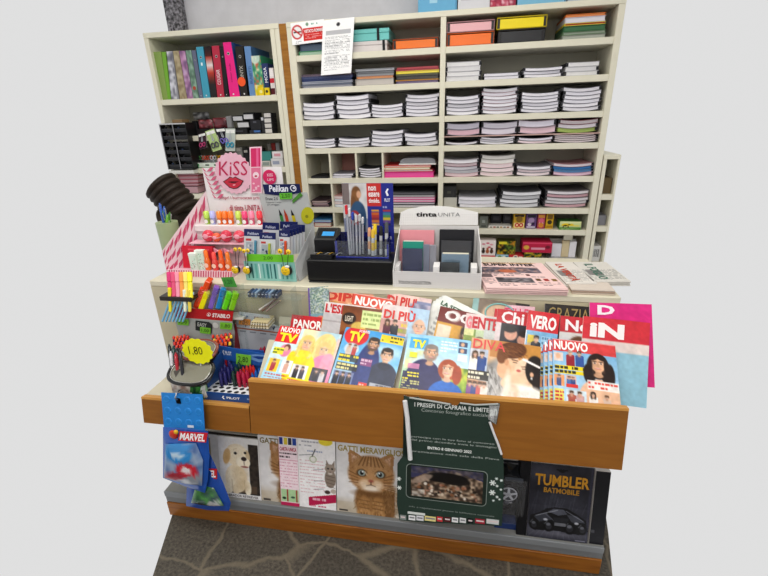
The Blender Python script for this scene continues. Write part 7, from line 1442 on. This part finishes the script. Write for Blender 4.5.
# ---- blue pen display on the low ledge
t = thing('pen_display', 'blue cardboard pen display with holed white tray on the low ledge', 'display stand', (at(228, 405, 1.2).x, 1.24, ZL))
YF = 1.172; x0, x1 = at(205.5, 405, YF).x, XB-.006; zf = at(215, 400.5, YF).z; YBk = 1.36
zb = max(at(222, 352, YBk-.03).z, ZL+.1)
YH = 1.32; zh0 = at(222, 358, YH).z; zh1 = at(222, 346, YH).z
q = MB(); O = Vector((x0, YF, ZL+.036)); U = Vector((x1-x0, 0, 0)); V = Vector((0, 0, -.0355)); q.slab(O, U, V, .002, '#1f4f92'); q.text('PILOT', O, U, V, (.5, .38, .78, .66), '#eef2f8', .03, .001); q.shape([(.4, .52), (.43, .3), (.46, .34), (.43, .52), (.46, .7), (.43, .74)], O, U, V, '#eef2f8', .001); q.rect((.93, .4, .98, .6), O, U, V, '#7a9ac8'); q.build('front_panel', 'gloss_print', t)
# sloping holed tray
TO = Vector((x0+.003, YF+.002, ZL+.034)); TB = Vector((x0+.003, 1.31, ZL+.012))
q = MB(); q.slab(TB, (x1-x0-.006, 0, 0), TO-TB, .003, '#e6e8ea')
for r in range(5):
    for k in range(6):
        q.disc((k+.5+.25*(r % 2))/6.6, (r+.5)/5, .05, TB, (x1-x0-.006, 0, 0), TO-TB, '#17191c', .0006, 12)
q.build('holed_tray', 'card', t)
q = MB(); P = [Vector((x0, YF, ZL+.0005)), Vector((x0, YF, ZL+.036)), Vector((x0+.006, YF+.09, ZL+.11)), Vector((x0+.01, YH, zh1-.02)), Vector((x0, YH, ZL+.0005))]; q.prism(P[::-1], (-.002, 0, 0), '#2f5fa4'); q.build('side_panel', 'gloss_print', t)
Hl = at(217.5, 345.5, YH); Hr = at(268, 354.5, YH); hd = Vector((0, 0, at(217.5, 358, YH).z-Hl.z)); q = MB(); q.slab(Hl, Hr-Hl, hd*1.05, .003, '#2a62b0'); q.text('PILOT', Hl, Hr-Hl, hd, (.13, .3, .26, .62), '#f0f4fa', .03, .001); q.shape([(.08, .45), (.1, .25), (.115, .3), (.1, .46), (.115, .62), (.1, .68)], Hl, Hr-Hl, hd, '#f0f4fa', .001); q.shape([(.6, .3), (.75, .15), (1, .05), (1, .5), (.8, .75), (.6, .6)], Hl, Hr-Hl, hd, '#7aa4d8', .0008); q.shape([(.66, .4), (.8, .25), (1, .2), (1, .35), (.8, .5)], Hl, Hr-Hl, hd, '#1f4a94', .0012)
q.box((Hl.x+.01, YH+.004, ZL+.001), (XB-.01, YH+.007, Hl.z-.012), '#24549c'); q.build('back_header', 'gloss_print', t)
o, u, v = quad((236, 353.5), (251, 355.5), (236, 364), YH-.006); q = MB(); q.slab(o, u, v, .001, '#84cc44'); q.text('2,80', o, u, v, (.15, .2, .82, .78), '#2c3a24', .0, .001); q.build('price_tag', 'paper', t)
DIR = Vector((-.05, .1, 1))
def penrow(key, mk, px, py, L, lab, grp, Y, cat='pen', dr=None):
    top = at(px, py, Y); d = (dr or DIR).normalized(); place(key, mk, axis_matrix(top-d*L, d), lab, cat, grp)
k = 0
for c, pts in (('violet', [(228.5, 360, 1.30), (224, 363.5, 1.28), (221, 367, 1.26), (231, 364, 1.285), (227.5, 367, 1.265), (224, 371, 1.245), (219.5, 371.5, 1.235)]), ('dark green', [(238.5, 362, 1.29), (235.5, 366.5, 1.265), (232.5, 371, 1.24)]), ('crimson', [(237.5, 371.5, 1.24), (242.8, 372, 1.24), (246.5, 370, 1.25), (240.2, 369.5, 1.26)])):
    col = {'violet': ('#24235a', '#2a2868'), 'dark green': ('#18302a', '#173c32'), 'crimson': ('#a01838', '#b41c42')}[c]
    for i, (px, py, Y) in enumerate(pts):
        penrow((c, 1), pen(col[0], col[1], '#c4c8d4', .12, .0066, '#8a8a96', .0026), px, py, .12, f'{c} pen in the holed blue display, {NTH[i]} of its colour from the back', 'pens in the holed blue display', Y)
for i, (px, py, Y, c) in enumerate(((243, 367, 1.30, 'red'), (246.5, 365.5, 1.305, 'red'), (250, 364.5, 1.31, 'red'), (253, 365.5, 1.305, 'red'))):
    penrow(('rd', 1), pen('#c0282c', '#d8342c', '#e4e4e6', .12, .006), px, py, .12, f'bright red pen with pale clip behind the crimson pens, {NTH[i]} from left', 'red pens at the back of blue display', Y)
for i, (px, py, Y) in enumerate(((252, 373, 1.27), (255.5, 370, 1.28), (259, 368, 1.29), (262.5, 366, 1.30), (265.5, 364, 1.31))):
    penrow(('bl', 1), pen('#1c56a4', '#2268bc', '#d4d8e0', .12, .006), px, py, .12, f'bright blue pen behind the red ones, {NTH[i]} from left', 'blue pens at the right of blue display', Y)
# ---- grey empty card display behind
YG = 1.44; q = MB(); t = thing('card_display', 'pale grey card pen display, nearly empty, behind the blue one', 'display stand', (at(257, 365, YG).x, YG-.03, ZL))
pts = [(235, 371), (236, 325), (239, 312), (269, 315.5), (271.5, 324), (281, 327.5), (281, 335), (272, 372)]
P = [at(x, y, YG) for x, y in pts]; 
for p_ in (P[0], P[-1]): p_.z = ZL+.0005
q.prism(P, (0, .003, 0), '#c4c8ce'); o, u, v = quad((239, 312), (270, 315.5), (238.5, 327), YG)
q.build('back_card', 'card', t)
q = MB(); q.text('Tombow', o, u, v, (.06, .1, .3, .3), '#4a6a9a', .01, .001); q.text('MONO', o, u, v, (.5, .15, .8, .5), '#8a5a5c', .01, .001)
q.build('card_print', 'card', t)
for x in (.2, .5, .75, 1.1): q = MB(); q.shape([(x, .75), (x+.06, .6), (x+.1, .7), (x+.04, .95)], o, u, v, '#3a4458', .001); q.build('printed_pen', 'card', t)
q = MB(); q.rect((-.05, 1.02, 1.38, 1.1), o, u, v, '#a86848', .001)
for x in (.05, .38, .72, 1.05): q.rect((x, 1.2, x+.2, 1.28), o, u, v, '#8a9098', .001)
q.build('printed_band', 'card', t)
o, u, v = quad((239, 318.5), (250.5, 319.5), (238.5, 324.5), YG-.004); q = MB(); q.slab(o, u, v, .001, '#f09a28'); q.text('1,50', o, u, v, (.15, .2, .85, .8), '#5a3a14', 0, .001); q.build('price_tag', 'paper', t)
q = MB(); xg0, xg1 = at(236, 358, YG-.05).x, at(270, 362, YG-.05).x; zg = at(250, 356, YG-.05).z; q.box((xg0, YG-.05, ZL+.0005), (xg0+.002, YG, zg+.06), '#d0d4d8'); q.box((xg1-.002, YG-.05, ZL+.0005), (xg1, YG, zg+.04), '#d0d4d8'); q.box((xg0, YG-.05, ZL+.0005), (xg1, YG-.048, zg), '#bcc8d8'); q.build('tray', 'card', t)
for i, (px, py, c, nm) in enumerate(((257.5, 350, '#26283a', 'black'), (261, 347.5, '#c83a5a', 'pink'), (264.5, 346.5, '#c02c40', 'red'), (268.5, 345.5, '#2a5aa8', 'blue'))):
    penrow((nm, 'g'), pen(c, c, '#c8ccd4', .12, .006), px, py, .12, f'{nm} pen left in the pale grey display', 'few pens in the grey display', YG-.02, dr=Vector((.25, .1, 1)))
# ---- red headed display
YS_ = 1.40; t = thing('felt_pen_display', 'grey card felt pen display with red header and green price tags', 'display stand', (at(203, 340, YS_).x, YS_, ZL))
O, U, V = quad((174.4, 307.3), (233.3, 311.5), (173.8, 317), YS_); q = MB(); q.slab(O, U, V, .003, '#b8141c'); q.text('STABILO', O, U, V, (.66, .3, .96, .72), '#f0e4e4', .04, .001); q.disc(.6, .48, .035, O, U, V, '#f0e4e4', .001); q.disc(.6, .48, .027, O, U, V, '#b8141c', .0014); q.shape([(.58, .6), (.6, .35), (.62, .6)], O, U, V, '#f0e4e4', .0018); q.rect((.02, .46, .16, .54), O, U, V, '#d85a60', .001); q.build('red_header', 'gloss_print', t)
bl = O+V+Vector((-.004, 0, 0)); q = MB(); V2 = Vector((0, 0, ZL+.001-(O+V).z-U.z)); P = [O+V, O+V+U, Vector((O.x+U.x, YS_, ZL+.001)), Vector((O.x, YS_, ZL+.001))]; q.prism([P[0], P[3], P[2], P[1]], (0, .003, 0), '#a9aca8'); q.build('back_card', 'card', t)
q = MB(); P = [at(x, y, YS_-.003) for x, y in ((195.5, 320.5), (195.5, 330), (211.5, 333.5), (212.5, 325), (209, 322))]; q.poly(P, '#2a2e2e'); o, u, v = quad((197, 322), (210, 324), (197, 326), YS_-.004); q.text('EASY', o, u, v, (.05, .0, .75, 1), '#b8bcb8', .02, .001)
c = at(215.5, 325.5, YS_-.003); q.poly([c+Vector((.013*math.cos(-a), 0, .013*math.sin(-a))) for a in [2*math.pi*i/20 for i in range(20)]][::1], '#c8cac6'); q.build('card_print', 'card', t)
for i, (a, b_, c_, s) in enumerate((((177.5, 318.8), (188.5, 319.6), (177.5, 324.8), '1,50'), ((200, 327), (210.5, 328.2), (200, 333), '1,00'), ((220, 322.3), (232, 323.2), (220, 328.8), '1,80'))):
    o, u, v = quad(a, b_, c_, YS_-.006); q = MB(); q.slab(o, u, v, .001, '#7cc03c'); q.text(s, o, u, v, (.15, .2, .85, .8), '#3a5a24', 0, .001); q.build('price_tag', 'paper', t)
q = MB(); P = [Vector((O.x+U.x+.001, YS_, (O+V+U).z)), at(234.5, 352, 1.34), Vector((at(234.5, 352, 1.34).x, 1.34, ZL+.001)), Vector((O.x+U.x+.001, YS_, ZL+.001))]; q._add(P, [(0, 1, 2, 3)], '#a8142c'); q._add([p+Vector((.002, 0, 0)) for p in P], [(3, 2, 1, 0)], '#8a1424'); q.build('side_panel', 'card', t)
def felt(c, body):
    def make():
        L = .13; r = .0052; o = thing('felt_tip_pen', None, None, local=True); q = MB(); q.cyl((0, 0, 0), (0, 0, L*.9), r, None, body, 8); q.build('barrel', 'plastic', o)
        q = MB(); q.lathe((0, 0, L*.9), (0, 0, 1), [(0, r*1.08), (L*.08, r*1.05), (L*.1, r*.75)], c, 8); q.build('end_cap', 'shiny_plastic', o); return o
    return make
fc = [('red', '#d8281c'), ('orange', '#ee6a20'), ('yellow', '#f0c42c'), ('coral', '#e84a30')]; bodies = ['#2c3a5c', '#b0202c', '#4a6ab0', '#2a2a38']
for side, base, Yb in (('right', (213, 332), 1.385), ('left', (173.5, 333), 1.385)):
    i = 0
    for r in range(4):
        for k in range(5):
            px = base[0]+k*(4.2 if side == 'right' else 3.5)+(r % 2)*1.8-(r*.6 if side == 'right' else -r*.4); py = base[1]+r*3.0-k*(.6 if side == 'right' else .2)+random.uniform(-.8, .8)
            nm, c = fc[(r*2+k+random.randint(0, 1)) % 4] if side == 'right' else fc[[0, 1, 0, 3][(r+k) % 4]]; bd = bodies[(i*3+r) % 4]
            penrow((nm, bd, 'ft'), felt(c, bd), px, py, .1417, f'{nm} ended felt pen, {["back", "second", "third", "front"][r]} row, {NTH[k]} from left in {side} cluster under red header', f'felt pens, {side} cluster', Yb-.013*r, dr=Vector((.02 if side == 'right' else -.03, .25, 1))); i += 1
for i, (px, py, c, nm) in enumerate(((169, 344, '#1f2a2c', 'black'), (173, 346, '#2a4a44', 'dark green'), (177, 347.5, '#1c1c22', 'black'), (170.5, 351, '#e6e6e8', 'white'), (175.5, 352.5, '#b82434', 'red'), (180, 350, '#25252c', 'black'))):
    penrow((c, 'fp'), pen(c, c if c != '#e6e6e8' else '#d8d8dc', '#f0f0f2', .12, .0062), px, py, .12, f'{nm} pen with white clip at the left edge, {NTH[i]} from the back', 'pens at the left edge', 1.24-.008*i, dr=Vector((-.1, .3, 1)))
# ---- starburst price card
q = MB(); Y = 1.205; c = at(197.3, 351.5, Y); rx = at(212, 351.5, Y).x-c.x; rz = c.z-at(197.3, 363.5, Y).z; n = 96; P = []
for i in range(n): a = -2*math.pi*i/n; s = 1+.045*math.cos(14*a); P.append(c+Vector((rx*s*math.cos(a), 0, rz*s*math.sin(a))))
t = thing('price_card', 'yellow starburst price card standing above the black cases', 'price card', Vector((c.x, Y, ZL)))
q.prism(P, (0, .0015, 0), '#f2f020'); q.build('card', 'paper', t)
q = MB(); O = c+Vector((-rx, -.0004, rz)); q.text('1,80', O, Vector((2*rx, 0, 0)), Vector((0, 0, -2*rz)), (.22, .3, .68, .66), '#3a3c14', -.008, .001); q.build('handwritten_price', 'paper', t)
q = MB(); q.box((c.x-.003, Y+.002, ZL), (c.x+.003, Y+.005, c.z), '#c8c8c8'); q.build('stick', 'plastic', t)
# ---- oval black cases with clear lid
def case_(cx, cy, w, h, Y, zt, l, rim):
    c = at(cx, cy, Y); 
    t = thing('oval_case', l, 'case', (c.x, c.y, zt), 'oval cases'); rx = abs(at(cx+w/2, cy, Y).x-c.x); ry = rx*.62
    tilt = Matrix.Translation(c) @ Matrix.Rotation(math.radians(28), 4, 'X')
    ring = lambda s, z: [Vector((rx*s*math.copysign(abs(math.cos(a))**.75, math.cos(a)), ry*s*math.copysign(abs(math.sin(a))**.75, math.sin(a)), z)) for a in [2*math.pi*i/32 for i in range(33)]]
    q = MB(tilt); q.tube(ring(1, 0), .006, rim, 8); q.build('rim', 'shiny_plastic', t)
    q = MB(tilt); R0 = ring(1, 0)[:-1]; R1 = ring(.86, -.03)[:-1]; k = len(R0); q._add(R0+R1, [(i, k+i, k+(i+1) % k, (i+1) % k) for i in range(k)], '#1a1a1c', True); q._add(R1, [tuple(range(k))[::-1]], '#1a1a1c'); q.build('bowl', 'plastic', t)
    q = MB(tilt); R = ring(.93, .001)[:-1]; q._add(R, [tuple(range(k))], '#8a887a'); q.poly([Vector((-rx*.8, -ry*.1, .0016)), Vector((-rx*.55, -ry*.55, .0016)), Vector((-rx*.5, ry*.2, .0016))], '#4a443c'); q.build('lid', 'shiny_plastic', t)
    q = MB(tilt); R = ring(.9, .003); q.tube(R, .0018, '#c8c8c4', 6); q.build('silver_line', 'metal', t)
    q = MB(); q.box((c.x-rx*.5, c.y-.01, zt), (c.x+rx*.5, c.y+.02, c.z-.02), '#16161a', .003); q.build('base', 'plastic', t)
case_(191, 371.5, 42, 22, 1.185, ZL, 'oval black case with pale lid in front of the starburst card', '#1c1c1e'); case_(199, 350, 34, 15, 1.25, ZL, 'oval black case with coppery rim mostly behind the starburst card', '#8a4a3a')
# small packets lying in front of the case
for i, (a, c_, cols, l) in enumerate((((170, 386, 190, 396), 0, ['#e2dcd0', '#f0ece4', '#8a6a5a', '#d8d4cc'], 'white and brown packet lying before the black case'), ((186, 384, 200, 392), 0, ['#2c6a34', '#3f8a3c', '#1f4a28', '#5aa050'], 'green packet lying before the black case'), ((195, 385, 206, 396), 0, ['#e6e4e0', '#c8d8c4', '#f0eeea', '#5a9a5a'], 'white and green packet beside the blue pen display'))):
    pouch('packet', l, 'packet', a[0], a[1], a[2], a[3], 1.155+.006*i, cols, 'small packets on the ledge', zb=ZL+.0006, th=.02)
# ---- acrylic riser and the markers standing in it
YR = 1.46
t = thing('acrylic_riser', 'clear acrylic stand holding markers and notebooks in front of the counter', 'display stand', (at(250, 330, 1.42).x, 1.42, ZL))
q = MB(); za = at(280, 283, 1.47).z; xA, xB_ = at(174, 300, 1.42).x, at(301, 300, 1.42).x
q.box((xA, 1.42, za-.17), (xB_, 1.422, za-.02), '#ffffff')
for xx in (xA, at(238, 300, 1.42).x, at(291, 300, 1.42).x): q.box((xx, 1.423, ZL+.001), (xx+.003, 1.475, za-.01), '#ffffff')
q.box((xA, 1.423, za-.172), (xB_, 1.475, za-.17), '#ffffff'); q.box((at(240, 290, 1.42).x, 1.42, za-.05), (xB_, 1.475, za-.048), '#ffffff'); q.build('clear_panels', 'acrylic', t)
SH = za-.1695
def chunky(col, capc, w=.02, d=.012, L=.12):
    def make():
        o = thing('highlighter', None, None, local=True); q = MB(); q.box((-w/2, -d/2, 0), (w/2, d/2, L*.62), col, .003); q.box((-w*.36, -d/2-.0006, L*.1), (w*.36, -d/2, L*.5), tuple(np.minimum(rgb(col)*1.15+.06, 1)), 0); q.build('barrel', 'shiny_plastic', o)
        q = MB(); q.box((-w/2-.0008, -d/2-.0008, L*.62), (w/2+.0008, d/2+.0008, L), capc, .003); q.build('cap', 'shiny_plastic', o)
        q = MB(); q.box((-.003, -d/2-.004, L*.66), (.003, -d/2-.001, L*.95), capc, .001); q.build('clip', 'shiny_plastic', o); return o
    return make
past = [('magenta pink', '#d8407c'), ('rose', '#e05a80'), ('light pink', '#ee9ab0'), ('peach', '#f2a04a'), ('pale yellow', '#f0e078'), ('bright yellow', '#f4ec24')]
for i, (nm, c) in enumerate(past):
    px = 169.5+i*4.1; p1 = at(px-.4, 272, 1.43); p0 = at(px+.6, 290, 1.40); d = (p1-p0).normalized(); L = .105
    place(('hl', i), chunky(c, tuple(np.minimum(rgb(c)*1.03, 1)), .0165, .014, L), axis_matrix(p1-d*L, d), f'{nm} highlighter, {NTH[i]} from left of the pastel six', 'highlighter', 'pastel highlighters at the left edge')
# shelf board carrying them
q = MB(); px0 = at(163, 295, 1.40).x; z_ = at(180, 294.5, 1.40).z; q.box((px0, 1.375, z_-.02), (at(194, 295, 1.40).x, 1.46, z_-.002), '#2a2420', .002); tag(q.build('marker_rest', 'plastic', None, (px0+.05, 1.42, z_-.02)), 'dark rest under the six pastel highlighters', 'holder')
for i in range(7):
    px = 168+i*3.4; p1 = at(px+5, 290.5+abs(i-3)*.7, 1.40); p0 = at(px-4, 317, 1.37); d = (p1-p0).normalized(); L = (p1-p0).length+.02
    def mk(L=L):
        o = thing('pencil', None, None, local=True); q = MB(); q.cyl((0, 0, 0), (0, 0, L*.93), .0045, None, '#7cb4d4', 6); q.cyl((0, 0, L*.93), (0, 0, L*.95), .0046, None, '#d8dce0', 8); q.build('shaft', 'plastic', o); q = MB(); q.lathe((0, 0, L*.95), (0, 0, 1), [(0, .0043), (L*.05, .003)], '#a8d0e4', 8); q.build('eraser_end', 'plastic', o); return o
    place(('pc',), mk, axis_matrix(p1-d*L, d), f'light blue pencil in the fan at the left edge, {NTH[i]} from left', 'pencil', 'light blue pencils')
for i, (px, c, nm) in enumerate(((169.5, '#f0e020', 'yellow'), (184.5, '#e8ecd8', 'white'), (189, '#ecd44a', 'pale yellow'))):
    p1 = at(px, 287.5+2*(i > 0), 1.395); p0 = at(px+.8, 312, 1.37); d = (p1-p0).normalized(); L = (p1-p0).length
    place(('mm', i), chunky(c, c, .012, .01, L), axis_matrix(p0, d), f'{nm} slim marker among the light blue pencils', 'highlighter', 'slim markers by the pencils')
for i, (nm, c, px, py, bx, by, w, Y) in enumerate((('orange', '#f0541c', 209.5, 279.5, 200, 305, .05, 1.458), ('orange red', '#e8441c', 203, 288, 195.5, 307, .03, 1.445), ('yellow', '#f4ea1c', 207.5, 291, 201, 308, .034, 1.438), ('purple', '#8a64c8', 217, 286, 210.5, 308, .028, 1.443), ('blue', '#1f86c8', 223.5, 288, 218, 308, .026, 1.438), ('bright green', '#6ad418', 229.5, 292, 224, 308.5, .03, 1.430), ('leaf green', '#84c41c', 236, 292, 231, 309, .034, 1.427))):
    p1 = at(px, py, Y); p0 = at(bx, by, Y-.016); d = (p1-p0).normalized(); L = (p1-p0).length
    place(('ck', i), chunky(c, tuple(rgb(c)*.96), w, .02, L), axis_matrix(p0, d), f'thick {nm} highlighter slanting behind the red header', 'highlighter', 'thick highlighters behind the red header')
# tray holding them above the red header
q = MB(); xq0, xq1 = at(190, 312, 1.40).x, at(240, 312, 1.40).x; zq = at(210, 311, 1.42).z; q.box((xq0, 1.41, zq-.03), (xq1, 1.47, zq-.022), '#c8c4bc', .001); tag(q.build('marker_rest', 'plastic', None, ((xq0+xq1)/2, 1.41, zq-.03)), 'pale rest under the thick highlighters behind the red header', 'holder')
q = MB(); P = [at(x, y, 1.46) for x, y in ((221, 277.5), (224.5, 287), (237, 287), (233, 277))]; q.prism(P, (0, .0015, 0), '#4f9a44'); c = P[0]; q.text('1,20', P[0], P[3]-P[0], P[1]-P[0], (.2, .25, .8, .75), '#2a5a2a', 0, .001); tag(q.build('price_tag', 'paper', None, (P[1].x, 1.46, P[1].z)), 'dark green price tag hanging under the lip balm display', 'price tag')
# striped notebooks, pencils and blue pack lying in the acrylic stand
z1 = at(258, 309, 1.44).z
for i in range(4):
    q = MB(); a = at(249.5+i*.7, 309, 1.42).x; b_ = at(268, 309, 1.42).x; z = SH+.0005+i*.0072; q.box((a, 1.40, z), (b_, 1.465, z+.0068), ['#e8e0c8', '#c8b48a', '#ece6d4', '#d8c89c'][i], .0006)
    for s in range(6): q.rect((.06+s*.15, .15, .13+s*.15, .85), (a, 1.40, z+.0068), (b_-a, 0, 0), (0, 0, -.0068), '#6a5a3c', .0003)
    tag(q.build('notebook', 'paper', None, ((a+b_)/2, 1.43, z)), f'small cream striped notebook in the acrylic stand, {["lowest", "second from bottom", "third from bottom", "topmost"][i]}', 'notebook', 'striped notebooks in acrylic stand')
for i, (a, b_, c) in enumerate((((262, 311), (279, 297), '#6a4a3a'), ((266, 311.5), (281, 300), '#8a7468'), ((259, 310), (275, 299), '#c8c0b8'))):
    p0, p1 = at(*a, 1.415), at(*b_, 1.46); d = (p1-p0).normalized(); L = (p1-p0).length
    def mk(c=c, L=L):
        o = thing('pencil', None, None, local=True); q = MB(); q.cyl((0, 0, 0), (0, 0, L*.9), .0042, None, c, 6); q.build('shaft', 'plastic', o); q = MB(); q.lathe((0, 0, L*.9), (0, 0, 1), [(0, .0042), (L*.1, .0008)], '#d8b890', 6); q.build('sharpened_tip', 'plastic', o); return o
    place(('bp', i), mk, axis_matrix(p0, d), f'{["brown", "taupe", "pale grey"][i]} pencil leaning in the clear acrylic stand', 'pencil', 'pencils in the acrylic stand')
zt_ = za-.0475
for i in range(9):
    q = MB(); x = at(250+i*3.4, 290, 1.45).x; q.box((x, 1.425, zt_), (x+.0105, 1.47, zt_+.022), ['#2c3a5c', '#3f5a84', '#8aa0bc', '#24304c'][i % 4], .002); q.rect((.15, .2, .85, .4), (x, 1.425, zt_+.022), (.0105, 0, 0), (0, 0, -.022), '#c4ccd8', .0004)
    tag(q.build('lead_case', 'plastic', None, (x+.005, 1.447, zt_)), f'small blue lead case on the upper acrylic shelf, {NTH[i]} from the left', 'lead case', 'lead cases on the acrylic shelf')
# ---- green and white pens at the far left, behind the wing
t = thing('pen_pot', 'pale green pot of green and blue pens at the left edge', 'pen pot', (at(174, 262, 1.62).x-.03, 1.62, CT)); cx = at(172, 250, 1.64).x-.012
q = MB(); q.lathe((cx, 1.66, CT+.0005), (0, 0, 1), [(0, .04), (at(172, 222, 1.66).z-CT, .046)], '#a8b48c', 18); q.build('pot', 'plastic', t)
zz = at(172, 222, 1.66).z
for i, (dx, dz, c, nm) in enumerate(((-.01, .05, '#5a9a2c', 'leaf green'), (.008, .035, '#78b83c', 'light green'), (.022, .045, '#4a8a24', 'dark green'), (-.018, .085, '#2a5ab0', 'blue'), (.0, .07, '#2f66c0', 'bright blue'))):
    p0 = Vector((cx+dx*.3, 1.66-.012*(i % 2), zz-.03)); p1 = Vector((cx+dx+.012, 1.65, zz+dz)); d = p1-p0
    place(('pp2', i), pen(c, c, '#d8d8d8', d.length+.02, .006), axis_matrix(p0-d.normalized()*.02, d), f'{nm} pen sticking up from the pale green pot', 'pen', 'pens in the green pot')
# ---- brown quilted jacket
t = thing('puffer_jacket', 'dark brown quilted puffer jacket sleeve bent at the left edge', 'jacket', (at(178, 230, 1.98).x, 1.98, 0))
YJ = 1.98; A_ = at(159, 184, YJ); B_ = at(170, 196, YJ); C_ = at(184, 213, YJ); D_ = at(168, 222, YJ)
q = MB(); path = []; rr_ = []
for i in range(49):
    u = i/48; p = A_.lerp(B_, u) if u < .0 else None
    s = u*2
    p = ((1-u)**2)*A_+2*u*(1-u)*(B_+Vector((.01, 0, .0)))+u*u*C_; path.append(p); rr_.append((.088+.006*u)*(1-.14*abs(math.cos(i*math.pi/8))**6))
q.tube(path, .08, '#2e231b', 18, rr_); q.build('upper_sleeve', 'fabric', t)
q = MB(); path = []; rr_ = []
for i in range(33):
    u = i/32; path.append(C_.lerp(D_, u)+Vector((0, -.02*u, 0))); rr_.append((.085-.012*u)*(1-.14*abs(math.cos(i*math.pi/8))**6))
q.tube(path, .06, '#2a2019', 18, rr_); q.build('lower_sleeve', 'fabric', t)
q = MB(); T0 = at(176, 205, 2.12); z0 = T0.z+.02; path = [Vector((T0.x-.002*k, T0.y, z0*(1-k/16))) for k in range(17)]; rr_ = [(.085 if k else .06)*(1-.08*(k % 2)) for k in range(17)]
q.tube(path, .13, '#281e18', 16, rr_); q.build('body', 'fabric', t)
# ================================================================== light
w = bpy.data.worlds.new('world'); SC.world = w; w.use_nodes = True; bg = w.node_tree.nodes['Background']; bg.inputs[0].default_value = (*lin('#e2e2e2'), 1); bg.inputs[1].default_value = 1.0
def area(name, loc, sx, sy, power, col=(1, .97, .93), aim=None):
    l = bpy.data.lights.new(name, 'AREA'); l.shape = 'RECTANGLE'; l.size = sx; l.size_y = sy; l.energy = power; l.color = col
    o = bpy.data.objects.new(name, l); COL.objects.link(o); o.location = loc
    if aim is not None: o.rotation_euler = (Vector(aim)-Vector(loc)).to_track_quat('-Z', 'Y').to_euler()
area('ceiling_light', (-.4, .55, 2.7), 1.6, .5, 24, (1, .98, .95))
area('ceiling_light', (-.2, -1.3, 2.6), 1.6, .5, 34, (1, .97, .93))
area('ceiling_light', (-.6, 1.9, 2.7), 2.2, .4, 14, (1, .97, .9))
vs = SC.view_settings; SC.cycles.transparent_max_bounces = 24; vs.view_transform = 'Standard'; vs.look = 'None'; vs.exposure = 0; vs.gamma = .92
